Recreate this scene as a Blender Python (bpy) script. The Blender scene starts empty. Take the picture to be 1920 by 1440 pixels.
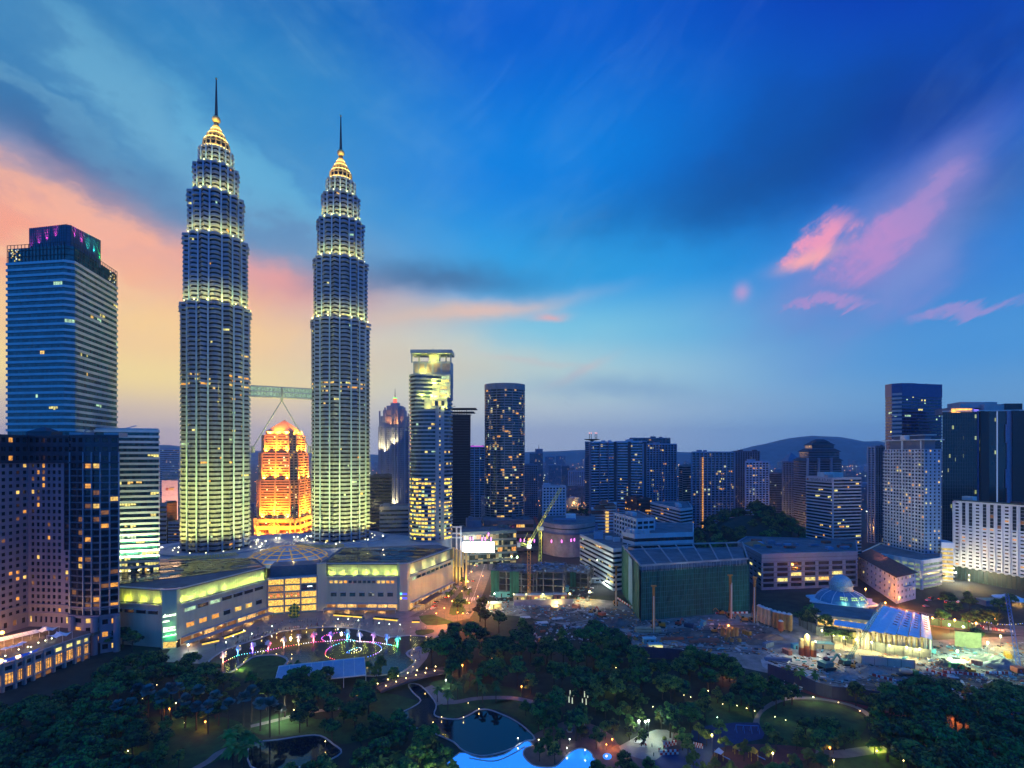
import bpy,math,random
from mathutils import Vector,Matrix
R = math.radians
rng = random.Random(11)
sc = bpy.context.scene
col = sc.collection
# ------------------------------------------------------------------ camera
F,HC,HY = 960.0,114.0,850.0        # 18 mm lens, eye 114 m above the park, horizon row in the photograph
cam_d = bpy.data.cameras.new("camera"); cam = bpy.data.objects.new("camera",cam_d); col.objects.link(cam)
cam_d.sensor_width = 36.0; cam_d.lens = 18.0; cam_d.clip_start = 1.0; cam_d.clip_end = 60000.0
cam.location = (0,0,HC); cam.rotation_euler = (R(90),0,0); cam_d.shift_y = 130.0 / 1920.0
sc.camera = cam
sc.view_settings.view_transform = 'Standard'; sc.view_settings.look = 'None'
sc.view_settings.gamma = 1.0; sc.view_settings.exposure = 0.0; sc.view_settings.use_curve_mapping = False
sc.cycles.use_denoising = True
sc.cycles.max_bounces = 5; sc.cycles.diffuse_bounces = 2; sc.cycles.glossy_bounces = 3
sc.cycles.transmission_bounces = 4; sc.cycles.volume_bounces = 2; sc.cycles.transparent_max_bounces = 6
sc.cycles.sample_clamp_indirect = 3.0
sc.cycles.caustics_reflective = False; sc.cycles.caustics_refractive = False
sc.cycles.volume_step_rate = 10.0
def lin(r,g,b):
 f = lambda c: (c / 255 / 12.92) if c / 255 <= 0.04045 else ((c / 255 + 0.055) / 1.055) ** 2.4
 return (f(r),f(g),f(b),1.0)
# ------------------------------------------------------------------ sky (a function of direction only)
world = bpy.data.worlds.new("World"); sc.world = world; world.use_nodes = True
WT = world.node_tree; WT.nodes.clear()
class N:
 """a socket with arithmetic"""
 def __init__(s,sock,tree): s.s = sock; s.t = tree
 def _m(s,op,*a):
  n = s.t.nodes.new('ShaderNodeMath'); n.operation = op
  for i,v in enumerate((s,) + a):
   if isinstance(v,N): s.t.links.new(v.s,n.inputs[i])
   else: n.inputs[i].default_value = v
  return N(n.outputs[0],s.t)
 def __add__(s,o): return s._m('ADD',o)
 def __sub__(s,o): return s._m('SUBTRACT',o)
 def __mul__(s,o): return s._m('MULTIPLY',o)
 def __truediv__(s,o): return s._m('DIVIDE',o)
 def max(s,o): return s._m('MAXIMUM',o)
 def min(s,o): return s._m('MINIMUM',o)
 def pow(s,o): return s._m('POWER',o)
 def exp(s): return s._m('EXPONENT')
 def step(s,a,b):
  n = s.t.nodes.new('ShaderNodeMapRange'); n.interpolation_type = 'SMOOTHSTEP'
  s.t.links.new(s.s,n.inputs[0]); n.inputs[1].default_value = a; n.inputs[2].default_value = b
  return N(n.outputs[0],s.t)
def ramp(tree,fac,stops,interp='LINEAR'):
 n = tree.nodes.new('ShaderNodeValToRGB'); tree.links.new(fac.s,n.inputs[0])
 cr = n.color_ramp; cr.interpolation = interp
 while len(cr.elements) < len(stops): cr.elements.new(0.5)
 for e,(p,c) in zip(cr.elements,stops): e.position = p; e.color = c
 return N(n.outputs[0],tree)
def mixc(tree,fac,a,b,mode='MIX'):
 n = tree.nodes.new('ShaderNodeMix'); n.data_type = 'RGBA'; n.blend_type = mode
 for i,v in ((0,fac),(6,a),(7,b)):
  if isinstance(v,N): tree.links.new(v.s,n.inputs[i])
  else: n.inputs[i].default_value = v
 return N(n.outputs[2],tree)
def noise(tree,vec,scale,detail=3,rough=0.5,dist=0.0):
 n = tree.nodes.new('ShaderNodeTexNoise'); tree.links.new(vec.s,n.inputs['Vector'])
 n.inputs['Scale'].default_value = scale; n.inputs['Detail'].default_value = detail
 n.inputs['Roughness'].default_value = rough; n.inputs['Distortion'].default_value = dist
 return N(n.outputs['Fac'],tree)
def combine(tree,*v):
 n = tree.nodes.new('ShaderNodeCombineXYZ')
 for i,x in enumerate(v):
  if isinstance(x,N): tree.links.new(x.s,n.inputs[i])
  else: n.inputs[i].default_value = x
 return N(n.outputs[0],tree)
def azel(px,py):
 a,b = px - 960.0,850.0 - py
 return math.degrees(math.atan2(a,960)),math.degrees(math.atan2(b,math.hypot(960,a)))
SUN_AZ,SUN_EL = -34.0,1.5
def build_sky():
 t = WT
 tc = t.nodes.new('ShaderNodeTexCoord'); sx = t.nodes.new('ShaderNodeSeparateXYZ')
 t.links.new(tc.outputs['Generated'],sx.inputs[0])
 x,y,z = (N(sx.outputs[i],t) for i in range(3))
 az = x._m('ARCTAN2',y) * 57.29578
 el = z.max(-1.0).min(1.0)._m('ARCSINE') * 57.29578
 D = N(tc.outputs['Generated'],t)
 w1 = noise(t,D,3.2,4,0.55); w2 = noise(t,combine(t,x * 1.0 + 5.0,y,z),3.2,4,0.55)
 w3 = noise(t,combine(t,x + 3.0,y,z * 2.0),11.0,5,0.6)
 n4 = noise(t,combine(t,x + z * 0.5,y,z - x * 0.4),24.0,6,0.68)
 azw = az + (w1 - 0.5) * 16.0 + (w3 - 0.5) * 5.0
 elw = el + (w2 - 0.5) * 9.0 + (w3 - 0.5) * 3.0
 def grad(stops):
  return ramp(t,el.max(0.0) / 50.0,[(e / 50.0,lin(*c)) for e,c in stops],'B_SPLINE' if False else 'EASE')
 right = grad([(0,(112,160,206)),(4,(108,166,214)),(9,(78,154,220)),(17,(26,128,218)),(27,(2,88,204)),(40,(2,44,172)),(50,(1,30,150))])
 mid = grad([(0,(178,196,212)),(4,(186,208,218)),(8,(176,216,222)),(13,(126,202,230)),(19,(44,164,232)),(29,(0,130,226)),(41,(0,94,208)),(50,(0,70,180))])
 left = grad([(0,(190,178,178)),(3.5,(226,206,172)),(7,(252,226,152)),(11,(252,205,150)),(15.5,(246,176,150)),(20,(122,160,196)),(25,(72,150,205)),(33,(50,138,200)),(40,(20,110,188)),(50,(10,90,170))])
 c = mixc(t,az.step(-27.0,1.0),left,mid)
 c = mixc(t,az.step(4.0,42.0),c,right)
 # cloud shapes: soft ellipses in azimuth / elevation, torn by noise
 def blob(px,py,rx,ry,rot,colr,amt,warp=1.0,sharp=False):
  nonlocal c
  a0,e0 = azel(px,py)
  k = math.cos(R(a0)) ** 1.6 * 0.0597 * 1.0
  rx_,ry_ = rx * k,ry * 0.052
  a = az + (azw - az) * warp - a0; e = el + (elw - el) * warp - e0
  if sharp: a = a + (n4 - 0.5) * 5.0; e = e + (w3 - 0.5) * 5.0
  cr,sr = math.cos(R(rot)),math.sin(R(rot))
  p = (a * cr + e * sr) / rx_; q = (e * cr - a * sr) / ry_
  g = ((p * p + q * q) * -1.0).exp()
  if sharp: g = (g * (w3 * 1.1 + n4 * 1.0)).step(0.30,1.02)
  c = mixc(t,g * amt,c,lin(*colr))
 # streaks high on the left
 st = noise(t,combine(t,(az * 0.8 + el * 0.45) * 0.035,(el * 1.0 + az * 0.52) * 0.16,0.0),1.6,5,0.6,0.6)
 side = az.step(4.0,-22.0)
 c = mixc(t,(w3 * 0.6 + st * 0.5).step(0.45,0.85) * side * el.step(16.0,24.0) * 0.22,c,lin(128,184,212))
 blob(90,60,260,130,-20,(26,104,168),0.6,0.8); blob(240,190,260,50,-34,(96,172,214),0.6,0.8,True); blob(480,330,260,46,-30,(104,186,224),0.6,0.8,True); blob(150,240,240,22,-28,(128,190,220),0.5,0.5,True)
 blob(330,300,330,60,-32,(120,182,212),0.55,0.9)
 blob(130,300,300,48,-30,(46,104,160),0.85,0.7)
 blob(380,400,190,40,-22,(60,120,172),0.7,0.8)
 blob(30,420,240,62,-14,(255,160,130),0.9,0.6); blob(200,430,260,40,-16,(255,186,150),0.9,0.5,True); blob(120,500,240,26,-10,(255,200,160),0.7,0.4,True)
 blob(250,470,260,60,-12,(255,178,150),0.8,0.7)
 blob(530,520,120,34,-10,(255,168,158),0.85,0.6)
 blob(530,440,160,40,-15,(92,142,190),0.75,0.8)
 blob(800,535,210,30,3,(64,112,160),0.85,0.7)
 blob(870,590,170,16,8,(244,196,172),0.8,0.5)
 blob(700,600,160,40,0,(205,190,180),0.6,0.6)
 blob(300,600,300,60,0,(255,222,150),0.55,0.5)
 blob(430,800,420,30,0,(206,192,180),0.5,0.4); blob(800,760,260,60,0,(214,210,198),0.6,0.4); blob(850,660,200,40,0,(226,222,200),0.5,0.5)
 blob(760,690,260,40,0,(222,206,176),0.55,0.6)
 blob(1085,700,60,9,22,(226,180,180),0.3,0.4)
 blob(1030,590,34,8,0,(232,178,180),0.8,0.4)
 blob(1000,678,110,7,-8,(220,184,182),0.22,0.4)
 blob(1160,735,190,26,-4,(112,152,200),0.5,0.7); blob(1500,830,700,60,0,(108,164,212),0.6,0.3); blob(900,830,400,50,0,(176,186,204),0.7,0.3)
 # dark cloud bank high on the right
 blob(1500,260,330,110,4,(8,56,134),0.62,1.3)
 blob(1330,345,240,60,10,(12,78,150),0.55,1.3)
 blob(1780,160,230,80,25,(8,42,130),0.55,1.3)
 blob(1860,370,220,50,24,(28,70,150),0.6,1.0)
 # pink torn cloud on the right
 blob(1660,510,190,95,24,(92,138,205),0.75,0.8)
 blob(1740,380,130,34,42,(150,140,205),0.7,0.6)
 wz = noise(t,combine(t,(az * 0.75 + el * 0.65) * 0.06,(el * 0.8 - az * 0.55) * 0.2,0.3),1.7,6,0.66,0.7)
 w3 = wz
 c = mixc(t,(wz * 0.35 + w1 * 0.65).step(0.45,0.75) * el.step(3.0,14.0) * 0.12,c,lin(140,190,232))
 blob(1630,470,150,60,32,(150,140,208),0.6,0.6)
 blob(1600,530,150,40,10,(136,140,210),0.4,0.6)
 blob(1640,470,130,46,34,(196,144,206),0.85,0.5,True)
 blob(1535,455,72,34,26,(246,158,190),0.95,0.4,True)
 blob(1730,390,120,22,42,(170,142,206),0.7,0.5,True)
 blob(1512,488,46,12,12,(255,178,178),0.85,0.12)
 blob(1540,572,90,13,-8,(176,146,208),0.85,0.35,True)
 blob(1800,588,130,15,4,(160,148,212),0.8,0.4,True)
 blob(1700,530,130,60,40,(128,140,212),0.6,0.3,True)
 blob(1392,548,13,15,0,(190,160,212),0.8,0.1)
 blob(1680,545,150,30,40,(120,150,215),0.5,0.8)
 # the sky behind the camera: unseen, brightened and saturated blue to light the facades
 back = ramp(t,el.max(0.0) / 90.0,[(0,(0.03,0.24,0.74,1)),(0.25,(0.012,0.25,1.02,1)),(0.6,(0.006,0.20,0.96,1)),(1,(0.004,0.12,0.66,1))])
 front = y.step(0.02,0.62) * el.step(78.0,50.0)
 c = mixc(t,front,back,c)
 ns = t.nodes.new('ShaderNodeTexSky'); ns.sky_type = 'NISHITA'; ns.sun_disc = False
 ns.sun_elevation = R(SUN_EL); ns.sun_rotation = R(SUN_AZ); ns.altitude = 100
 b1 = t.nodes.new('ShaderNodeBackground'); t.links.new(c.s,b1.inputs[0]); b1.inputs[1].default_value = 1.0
 b2 = t.nodes.new('ShaderNodeBackground'); t.links.new(ns.outputs[0],b2.inputs[0]); b2.inputs[1].default_value = 0.004
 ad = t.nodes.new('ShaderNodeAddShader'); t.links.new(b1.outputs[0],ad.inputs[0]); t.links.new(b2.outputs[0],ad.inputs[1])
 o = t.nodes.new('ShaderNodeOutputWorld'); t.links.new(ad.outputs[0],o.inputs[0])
build_sky()
world.cycles.sampling_method = 'MANUAL'; world.cycles.sample_map_resolution = 512
sun_d = bpy.data.lights.new("sun",'SUN'); sun = bpy.data.objects.new("sun",sun_d); col.objects.link(sun)
sun_d.energy = 0.35; sun_d.angle = R(12); sun_d.color = (1.0,0.55,0.30)
sv = Vector((math.sin(R(SUN_AZ)) * math.cos(R(SUN_EL)),math.cos(R(SUN_AZ)) * math.cos(R(SUN_EL)),math.sin(R(SUN_EL))))
sun.rotation_euler = (-sv).to_track_quat('-Z','Y').to_euler(); sun.location = (0,0,900)
# ------------------------------------------------------------------ pixel -> place helpers (every depth is a real distance)
def X(px,d): return (px - 960.0) / F * d
def Z(py,d): return HC + (HY - py) / F * d
def P(px,py,d): return Vector((X(px,d),d,Z(py,d)))
def G(px,py,z=0.0):
 d = (HC - z) * F / (py - HY)
 return Vector((X(px,d),d,z))
def D(py,z=0.0): return (HC - z) * F / (py - HY)
# ------------------------------------------------------------------ materials
MATS = {}
def mat(name,c=(0.5,0.5,0.5),rough=0.6,metal=0.0,var=0.12,scale=0.35,bump=0.0,emit=None,es=0.0,spec=0.5,alpha=1.0,streak=False):
 if name in MATS: return MATS[name]
 m = bpy.data.materials.new(name); m.use_nodes = True; t = m.node_tree
 b = t.nodes['Principled BSDF']
 b.inputs['Roughness'].default_value = rough; b.inputs['Metallic'].default_value = metal
 b.inputs['Specular IOR Level'].default_value = spec
 b.inputs['Base Color'].default_value = (*c,1)
 if var > 0:
  tc = t.nodes.new('ShaderNodeTexCoord')
  vec = N(tc.outputs['Object'],t)
  if streak:
   mp = t.nodes.new('ShaderNodeMapping'); t.links.new(vec.s,mp.inputs[0]); mp.inputs['Scale'].default_value = (1,1,0.12); vec = N(mp.outputs[0],t)
  n = noise(t,vec,scale,5,0.62)
  lo = tuple(max(0,v * (1 - 2.2 * var)) for v in c); hi = tuple(min(1,v * (1 + 2.2 * var)) for v in c)
  r = ramp(t,n,[(0.25,(*lo,1)),(0.75,(*hi,1))]); t.links.new(r.s,b.inputs['Base Color'])
  if bump > 0:
   bn = t.nodes.new('ShaderNodeBump'); bn.inputs['Strength'].default_value = bump; bn.inputs['Distance'].default_value = 0.3
   n2 = noise(t,vec,scale * 6,4,0.6); t.links.new(n2.s,bn.inputs['Height']); t.links.new(bn.outputs[0],b.inputs['Normal'])
 if emit:
  b.inputs['Emission Color'].default_value = (*emit,1); b.inputs['Emission Strength'].default_value = es
 MATS[name] = m; return m
def lit(name,c,s,cell=2.2,lo=0.25):
 """a lit window: a room behind glass, uneven from place to place"""
 if name in MATS: return MATS[name]
 m = bpy.data.materials.new(name); m.use_nodes = True; t = m.node_tree; b = t.nodes['Principled BSDF']
 tc = t.nodes.new('ShaderNodeTexCoord'); n = noise(t,N(tc.outputs['Object'],t),1.0 / cell,3,0.7)
 r = ramp(t,n,[(0.3,(c[0] * lo,c[1] * lo * 0.9,c[2] * lo * 0.8,1)),(0.62,(*c,1))])
 b.inputs['Base Color'].default_value = (0.05,0.05,0.05,1); b.inputs['Roughness'].default_value = 0.2
 t.links.new(r.s,b.inputs['Emission Color']); b.inputs['Emission Strength'].default_value = s
 MATS[name] = m; return m
def glass(name,c=(0.02,0.03,0.04),rough=0.09,cell=(1.5,4.0),tint=0.5,lit_frac=0.0,lit_col=(1,0.6,0.15),ls=1.2,spec=0.9):
 """curtain-wall glass: panes that differ a little in tone and tilt; a few far ones lit"""
 if name in MATS: return MATS[name]
 m = bpy.data.materials.new(name); m.use_nodes = True; t = m.node_tree; b = t.nodes['Principled BSDF']
 tc = t.nodes.new('ShaderNodeTexCoord'); s = t.nodes.new('ShaderNodeSeparateXYZ'); t.links.new(tc.outputs['Object'],s.inputs[0])
 gx,gy,gz = (N(s.outputs[i],t) for i in range(3))
 cell_v = combine(t,(gx / cell[0])._m('FLOOR'),(gy / cell[0])._m('FLOOR'),(gz / cell[1])._m('FLOOR'))
 wn = t.nodes.new('ShaderNodeTexWhiteNoise'); t.links.new(cell_v.s,wn.inputs['Vector'])
 v = N(wn.outputs['Value'],t)
 r = ramp(t,v,[(0,(*(k * (1 - tint) for k in c),1)),(1,(*(k * (1 + tint) for k in c),1))])
 t.links.new(r.s,b.inputs['Base Color'])
 b.inputs['Roughness'].default_value = rough; b.inputs['Specular IOR Level'].default_value = spec
 if lit_frac > 0:
  sep = t.nodes.new('ShaderNodeSeparateColor'); t.links.new(wn.outputs['Color'],sep.inputs[0])
  on = N(sep.outputs[0],t)._m('GREATER_THAN',1 - lit_frac)
  e = ramp(t,N(sep.outputs[1],t),[(0,(lit_col[0] * .35,lit_col[1] * .25,lit_col[2] * .2,1)),(0.6,(*lit_col,1)),(1,(0.75,1.0,0.62,1))])
  t.links.new(e.s,b.inputs['Emission Color']); t.links.new((on * ls).s,b.inputs['Emission Strength'])
 MATS[name] = m; return m
# ------------------------------------------------------------------ mesh builder
class MB:
 def __init__(s): s.v = []; s.f = []; s.mi = []; s.mats = []
 def _m(s,m):
  if m not in s.mats: s.mats.append(m)
  return s.mats.index(m)
 def face(s,pts,m):
  i = len(s.v); s.v += [tuple(p) for p in pts]; s.f.append(tuple(range(i,i + len(pts)))); s.mi.append(s._m(m)); return s
 def raw(s,vs,fs,m):
  i = len(s.v); k = s._m(m); s.v += [tuple(p) for p in vs]
  for f in fs: s.f.append(tuple(j + i for j in f)); s.mi.append(k)
  return s
 def box(s,c,size,m,rz=0.0,rx=0.0):
  hx,hy,hz = size[0] / 2,size[1] / 2,size[2] / 2
  M = Matrix.Translation(c) @ Matrix.Rotation(rz,4,'Z') @ Matrix.Rotation(rx,4,'X')
  vs = [M @ Vector((sx * hx,sy * hy,sz * hz)) for sz in (-1,1) for sx,sy in ((-1,-1),(1,-1),(1,1),(-1,1))]
  return s.raw(vs,[(3,2,1,0),(4,5,6,7),(0,1,5,4),(1,2,6,5),(2,3,7,6),(3,0,4,7)],m)
 def prism(s,poly,z0,z1,m,top=None,cap=True,bottom=False):
  n = len(poly); vs = [(p[0],p[1],z0) for p in poly] + [(p[0],p[1],z1) for p in poly]
  s.raw(vs,[(i,(i + 1) % n,n + (i + 1) % n,n + i) for i in range(n)],m)
  if cap: s.raw(vs[n:],[tuple(range(n))],top or m)
  if bottom: s.raw(vs[:n],[tuple(reversed(range(n)))],m)
  return s
 def bar(s,a,b,w,m,h=None):
  a,b = Vector(a),Vector(b); d = b - a; L = d.length
  if L < 1e-6: return s
  z = d / L; up = Vector((0,0,1)) if abs(z.z) < 0.95 else Vector((0,1,0))
  x = z.cross(up).normalized() * (w / 2); y = x.cross(z).normalized() * ((h or w) / 2)
  vs = [a - x - y,a + x - y,a + x + y,a - x + y,b - x - y,b + x - y,b + x + y,b - x + y]
  return s.raw(vs,[(3,2,1,0),(4,5,6,7),(0,1,5,4),(1,2,6,5),(2,3,7,6),(3,0,4,7)],m)
 def tube(s,a,b,r0,r1,m,n=8,caps=True):
  a,b = Vector(a),Vector(b); d = (b - a).normalized(); up = Vector((0,0,1)) if abs(d.z) < 0.95 else Vector((1,0,0))
  x = d.cross(up).normalized(); y = d.cross(x)
  vs = [a + (x * math.cos(t) + y * math.sin(t)) * r0 for t in (2 * math.pi * k / n for k in range(n))]
  vs += [b + (x * math.cos(t) + y * math.sin(t)) * r1 for t in (2 * math.pi * k / n for k in range(n))]
  fs = [(i,n + i,n + (i + 1) % n,(i + 1) % n) for i in range(n)]
  if caps: fs += [tuple(range(n)),tuple(reversed(range(n,2 * n)))]
  return s.raw(vs,fs,m)
 def lathe(s,prof,c,m,n=24):
  vs = []; k = len(prof)
  for j in range(n):
   a = 2 * math.pi * j / n
   for r,z in prof: vs.append((c[0] + r * math.cos(a),c[1] + r * math.sin(a),c[2] + z))
  fs = [(j * k + i,((j + 1) % n) * k + i,((j + 1) % n) * k + i + 1,j * k + i + 1) for j in range(n) for i in range(k - 1)]
  return s.raw(vs,fs,m)
 def ball(s,c,r,m,n=8,k=5,sz=1.0):
  return s.lathe([(max(0.001,r * math.cos(t)),r * sz * math.sin(t)) for t in (-math.pi / 2 + math.pi * i / k for i in range(k + 1))],c,m,n)
 def mesh(s,name,off=(0,0,0),smooth=False):
  me = bpy.data.meshes.new(name)
  ox,oy,oz = off
  me.from_pydata([(x - ox,y - oy,z - oz) for x,y,z in s.v],[],s.f)
  for m in s.mats: me.materials.append(m)
  if len(s.mats) > 1: me.polygons.foreach_set('material_index',s.mi)
  if smooth: me.polygons.foreach_set('use_smooth',[True] * len(s.f))
  me.update(); return me
 def build(s,name,parent=None,smooth=False,off=None):
  off = off if off is not None else ((0,0,0) if parent is None else tuple(world_loc(parent)))
  o = bpy.data.objects.new(name,s.mesh(name,off,smooth)); col.objects.link(o)
  if parent is not None: o.parent = parent
  else: o.location = off
  return o
def world_loc(o):
 p = Vector(o.location)
 while o.parent is not None: o = o.parent; p = p + Vector(o.location)
 return p
def tag(o,label=None,cat=None,group=None,kind=None):
 if label: o['label'] = label
 if cat: o['category'] = cat
 if group: o['group'] = group
 if kind: o['kind'] = kind
 return o
def thing(name,label,cat,loc,group=None):
 o = bpy.data.objects.new(name,None); col.objects.link(o); o.location = loc; o.empty_display_size = 0.5
 return tag(o,label,cat,group)
KIDS = {}
def kids(o):
 return [c for c in o.children]
def copy_tree(o,loc=None,rz=None,label=None,parent=None,group=None,scale=None):
 c = o.copy(); col.objects.link(c)
 if parent is not None: c.parent = parent
 if loc is not None: c.location = loc
 if rz is not None: c.rotation_euler = (0,0,rz)
 if scale is not None: c.scale = (scale,) * 3 if not hasattr(scale,'__len__') else scale
 if label: c['label'] = label
 if group: c['group'] = group
 for ch in kids(o): copy_tree(ch,parent=c)
 return c
def light(kind,loc,energy,color,target=None,size=60.0,blend=0.6,radius=0.3):
 d = bpy.data.lights.new("lamp_light",kind); o = bpy.data.objects.new("lamp_light",d); col.objects.link(o)
 d.energy = energy; d.color = color; d.shadow_soft_size = radius; o.location = loc
 if kind == 'SPOT':
  d.spot_size = R(size); d.spot_blend = blend
 if target is not None: o.rotation_euler = (Vector(target) - Vector(loc)).to_track_quat('-Z','Y').to_euler()
 return o
# ------------------------------------------------------------------ building kit
def corner_poly(pxL,pxC,pxR,d,ang):
 """a rectangular plan whose near corner stands at pixel column pxC and distance d; ang = direction of its right-hand face"""
 c,s_ = math.cos(R(ang)),math.sin(R(ang)); C = Vector((X(pxC,d),d,0))
 kR,kL = (pxR - 960) / F,(pxL - 960) / F
 t = (kR * d - C.x) / (c - kR * s_); u = (kL * d - C.x) / (-s_ - kL * c)
 r,l = Vector((c,s_,0)) * t,Vector((-s_,c,0)) * u
 return [C,C + r,C + r + l,C + l]
def rect_poly(px0,px1,d,depth,ang=0.0):
 """front face from px0 to px1, turned by ang about its left end; depth metres deep"""
 A = Vector((X(px0,d),d,0)); c,s_ = math.cos(R(ang)),math.sin(R(ang)); k = (px1 - 960) / F
 t = (k * d - A.x) / (c - k * s_)
 r,n = Vector((c,s_,0)) * t,Vector((-s_,c,0)) * depth
 return [A,A + r,A + r + n,A + n]
def offset_poly(poly,e):
 n = len(poly); out = []
 for i in range(n):
  a,b,c = (Vector((poly[(i + k) % n][0],poly[(i + k) % n][1])) for k in (-1,0,1))
  d1,d2 = (b - a).normalized(),(c - b).normalized()
  n1,n2 = Vector((d1.y,-d1.x)),Vector((d2.y,-d2.x)); m = n1 + n2
  m = m / max(0.25,m.length_squared) * 2 if m.length > 1e-4 else n1
  p = b + m * e; out.append(Vector((p.x,p.y,0)))
 return out
def ring(mb,poly,e_out,e_in,z0,z1,m):
 o,i = offset_poly(poly,e_out),offset_poly(poly,e_in); n = len(poly)
 vs = [(p.x,p.y,z) for q,z in ((i,z0),(o,z0),(o,z1),(i,z1)) for p in q]
 fs = []
 for k in range(n):
  j = (k + 1) % n
  for a in range(3): fs.append((a * n + k,a * n + j,(a + 1) * n + j,(a + 1) * n + k))
 return mb.raw(vs,fs,m)
def ellipse(cx,cy,rx,ry,n=32,rot=0.0,a0=0.0,a1=360.0):
 full = a1 - a0 >= 359.9; out = []
 for k in range(n if full else n + 1):
  t = R(a0 + (a1 - a0) * k / n); x,y = rx * math.cos(t),ry * math.sin(t)
  out.append(Vector((cx + x * math.cos(R(rot)) - y * math.sin(R(rot)),cy + x * math.sin(R(rot)) + y * math.cos(R(rot)),0)))
 return out
def faces_cam(a,b):
 a,b = Vector((a[0],a[1])),Vector((b[0],b[1])); d = b - a
 return Vector((d.y,-d.x)).dot(-(a + b) / 2) > 0
def pick(choices):
 t = rng.random() * sum(w for _,w in choices)
 for m,w in choices:
  t -= w
  if t <= 0: return m
 return choices[-1][0]
class Bld:
 def __init__(s,name,label,cat,base,group=None,nwin=100):
  s.root = thing(name,label,cat,base,group); s.parts = {}; s.win = []; s.nwin = nwin
 def p(s,key,name=None,under=None,smooth=False):
  if key not in s.parts:
   nm = name or key
   while isinstance(nm,tuple): nm = nm[0]
   s.parts[key] = [nm,MB(),under,smooth]
  return s.parts[key][1]
 def window(s,pts,m,name='window'):
  s.win.append((pts,m,name))
 def grid(s,A,B,z0,z1,nc,nr,wf,hf,wall,panes,depth=0.35,key='wall',edge=0.0,sill=None,skip=None,name='window',hfl=0.5):
  """a wall from A to B pierced by nc x nr windows set back in real openings"""
  A,B = Vector((A[0],A[1],0)),Vector((B[0],B[1],0)); L = (B - A).length; u = (B - A) / L; nrm = Vector((u.y,-u.x,0))
  mb = s.p(key); cw = (L - 2 * edge) / nc; ch = (z1 - z0) / nr
  pt = lambda a,z,dep=0.0: A + u * a - nrm * dep + Vector((0,0,z))
  if edge > 0:
   mb.face([pt(0,z0),pt(edge,z0),pt(edge,z1),pt(0,z1)],wall); mb.face([pt(L - edge,z0),pt(L,z0),pt(L,z1),pt(L - edge,z1)],wall)
  for j in range(nr):
   for i in range(nc):
    a0,a1 = edge + i * cw,edge + (i + 1) * cw; b0,b1 = z0 + j * ch,z0 + (j + 1) * ch
    if skip and skip(i,j): mb.face([pt(a0,b0),pt(a1,b0),pt(a1,b1),pt(a0,b1)],wall); continue
    w0,w1 = a0 + cw * (1 - wf) / 2,a1 - cw * (1 - wf) / 2; h0 = b0 + ch * (1 - hf) * hfl; h1 = h0 + ch * hf
    mb.raw([pt(a0,b0),pt(a1,b0),pt(a1,b1),pt(a0,b1),pt(w0,h0),pt(w1,h0),pt(w1,h1),pt(w0,h1),
      pt(w0,h0,depth),pt(w1,h0,depth),pt(w1,h1,depth),pt(w0,h1,depth)],
                       [(0,1,5,4),(1,2,6,5),(2,3,7,6),(3,0,4,7),(4,5,9,8),(5,6,10,9),(6,7,11,10),(7,4,8,11)],wall)
    s.window([pt(w0,h0,depth),pt(w1,h0,depth),pt(w1,h1,depth),pt(w0,h1,depth)],pick(panes),name)
  return s
 def flat(s,A,B,z0,z1,m,key='wall'):
  s.p(key).face([(A[0],A[1],z0),(B[0],B[1],z0),(B[0],B[1],z1),(A[0],A[1],z1)],m); return s
 def bands(s,poly,z0,z1,n,frac,band,core,proud=0.3,inset=0.15,top=None,key='spandrel',core_key='glazing',at_top=True):
  """a glass core with one projecting band to each storey"""
  s.p(core_key).prism([(p.x,p.y) for p in offset_poly(poly,-inset)],z0,z1,core,top or band)
  h = (z1 - z0) / n
  for j in range(n):
   b0 = z0 + j * h + (h * (1 - frac) if at_top else 0)
   ring(s.p((key,j)),poly,proud,-inset - 0.05,b0,b0 + h * frac,band)
  return s
 def lit_runs(s,poly,z0,z1,n,frac,count,mats,seg=2.6,runs=(1,4),inset=0.15,at_top=True,rows=None,edges=None):
  """rooms with their lights on, behind the glass of the storeys"""
  h = (z1 - z0) / n; q = offset_poly(poly,-inset + 0.06)
  E = [(q[i],q[(i + 1) % len(q)]) for i in range(len(q)) if faces_cam(q[i],q[(i + 1) % len(q)])]
  if edges: E = [(q[i],q[(i + 1) % len(q)]) for i in edges]
  W = [(b - a).length for a,b in E]
  for _ in range(count):
   a,b = E[rng.choices(range(len(E)),W)[0]]; L = (b - a).length; k = max(1,int(L / seg))
   j = rng.randrange(n) if rows is None else rng.choice(rows)
   i0 = rng.randrange(k); m = pick(mats)
   b0 = z0 + j * h + (0 if at_top else h * frac); gh = h * (1 - frac)
   for i in range(i0,min(k,i0 + rng.randint(*runs))):
    if rng.random() < 0.15: continue
    p0,p1 = a.lerp(b,(i + 0.06) / k),a.lerp(b,(i + 0.94) / k); zz = gh * rng.choice((0.05,0.05,0.35))
    s.window([(p0.x,p0.y,b0 + zz),(p1.x,p1.y,b0 + zz),(p1.x,p1.y,b0 + gh * 0.93),(p0.x,p0.y,b0 + gh * 0.93)],m,'lit_window')
  return s
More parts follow.
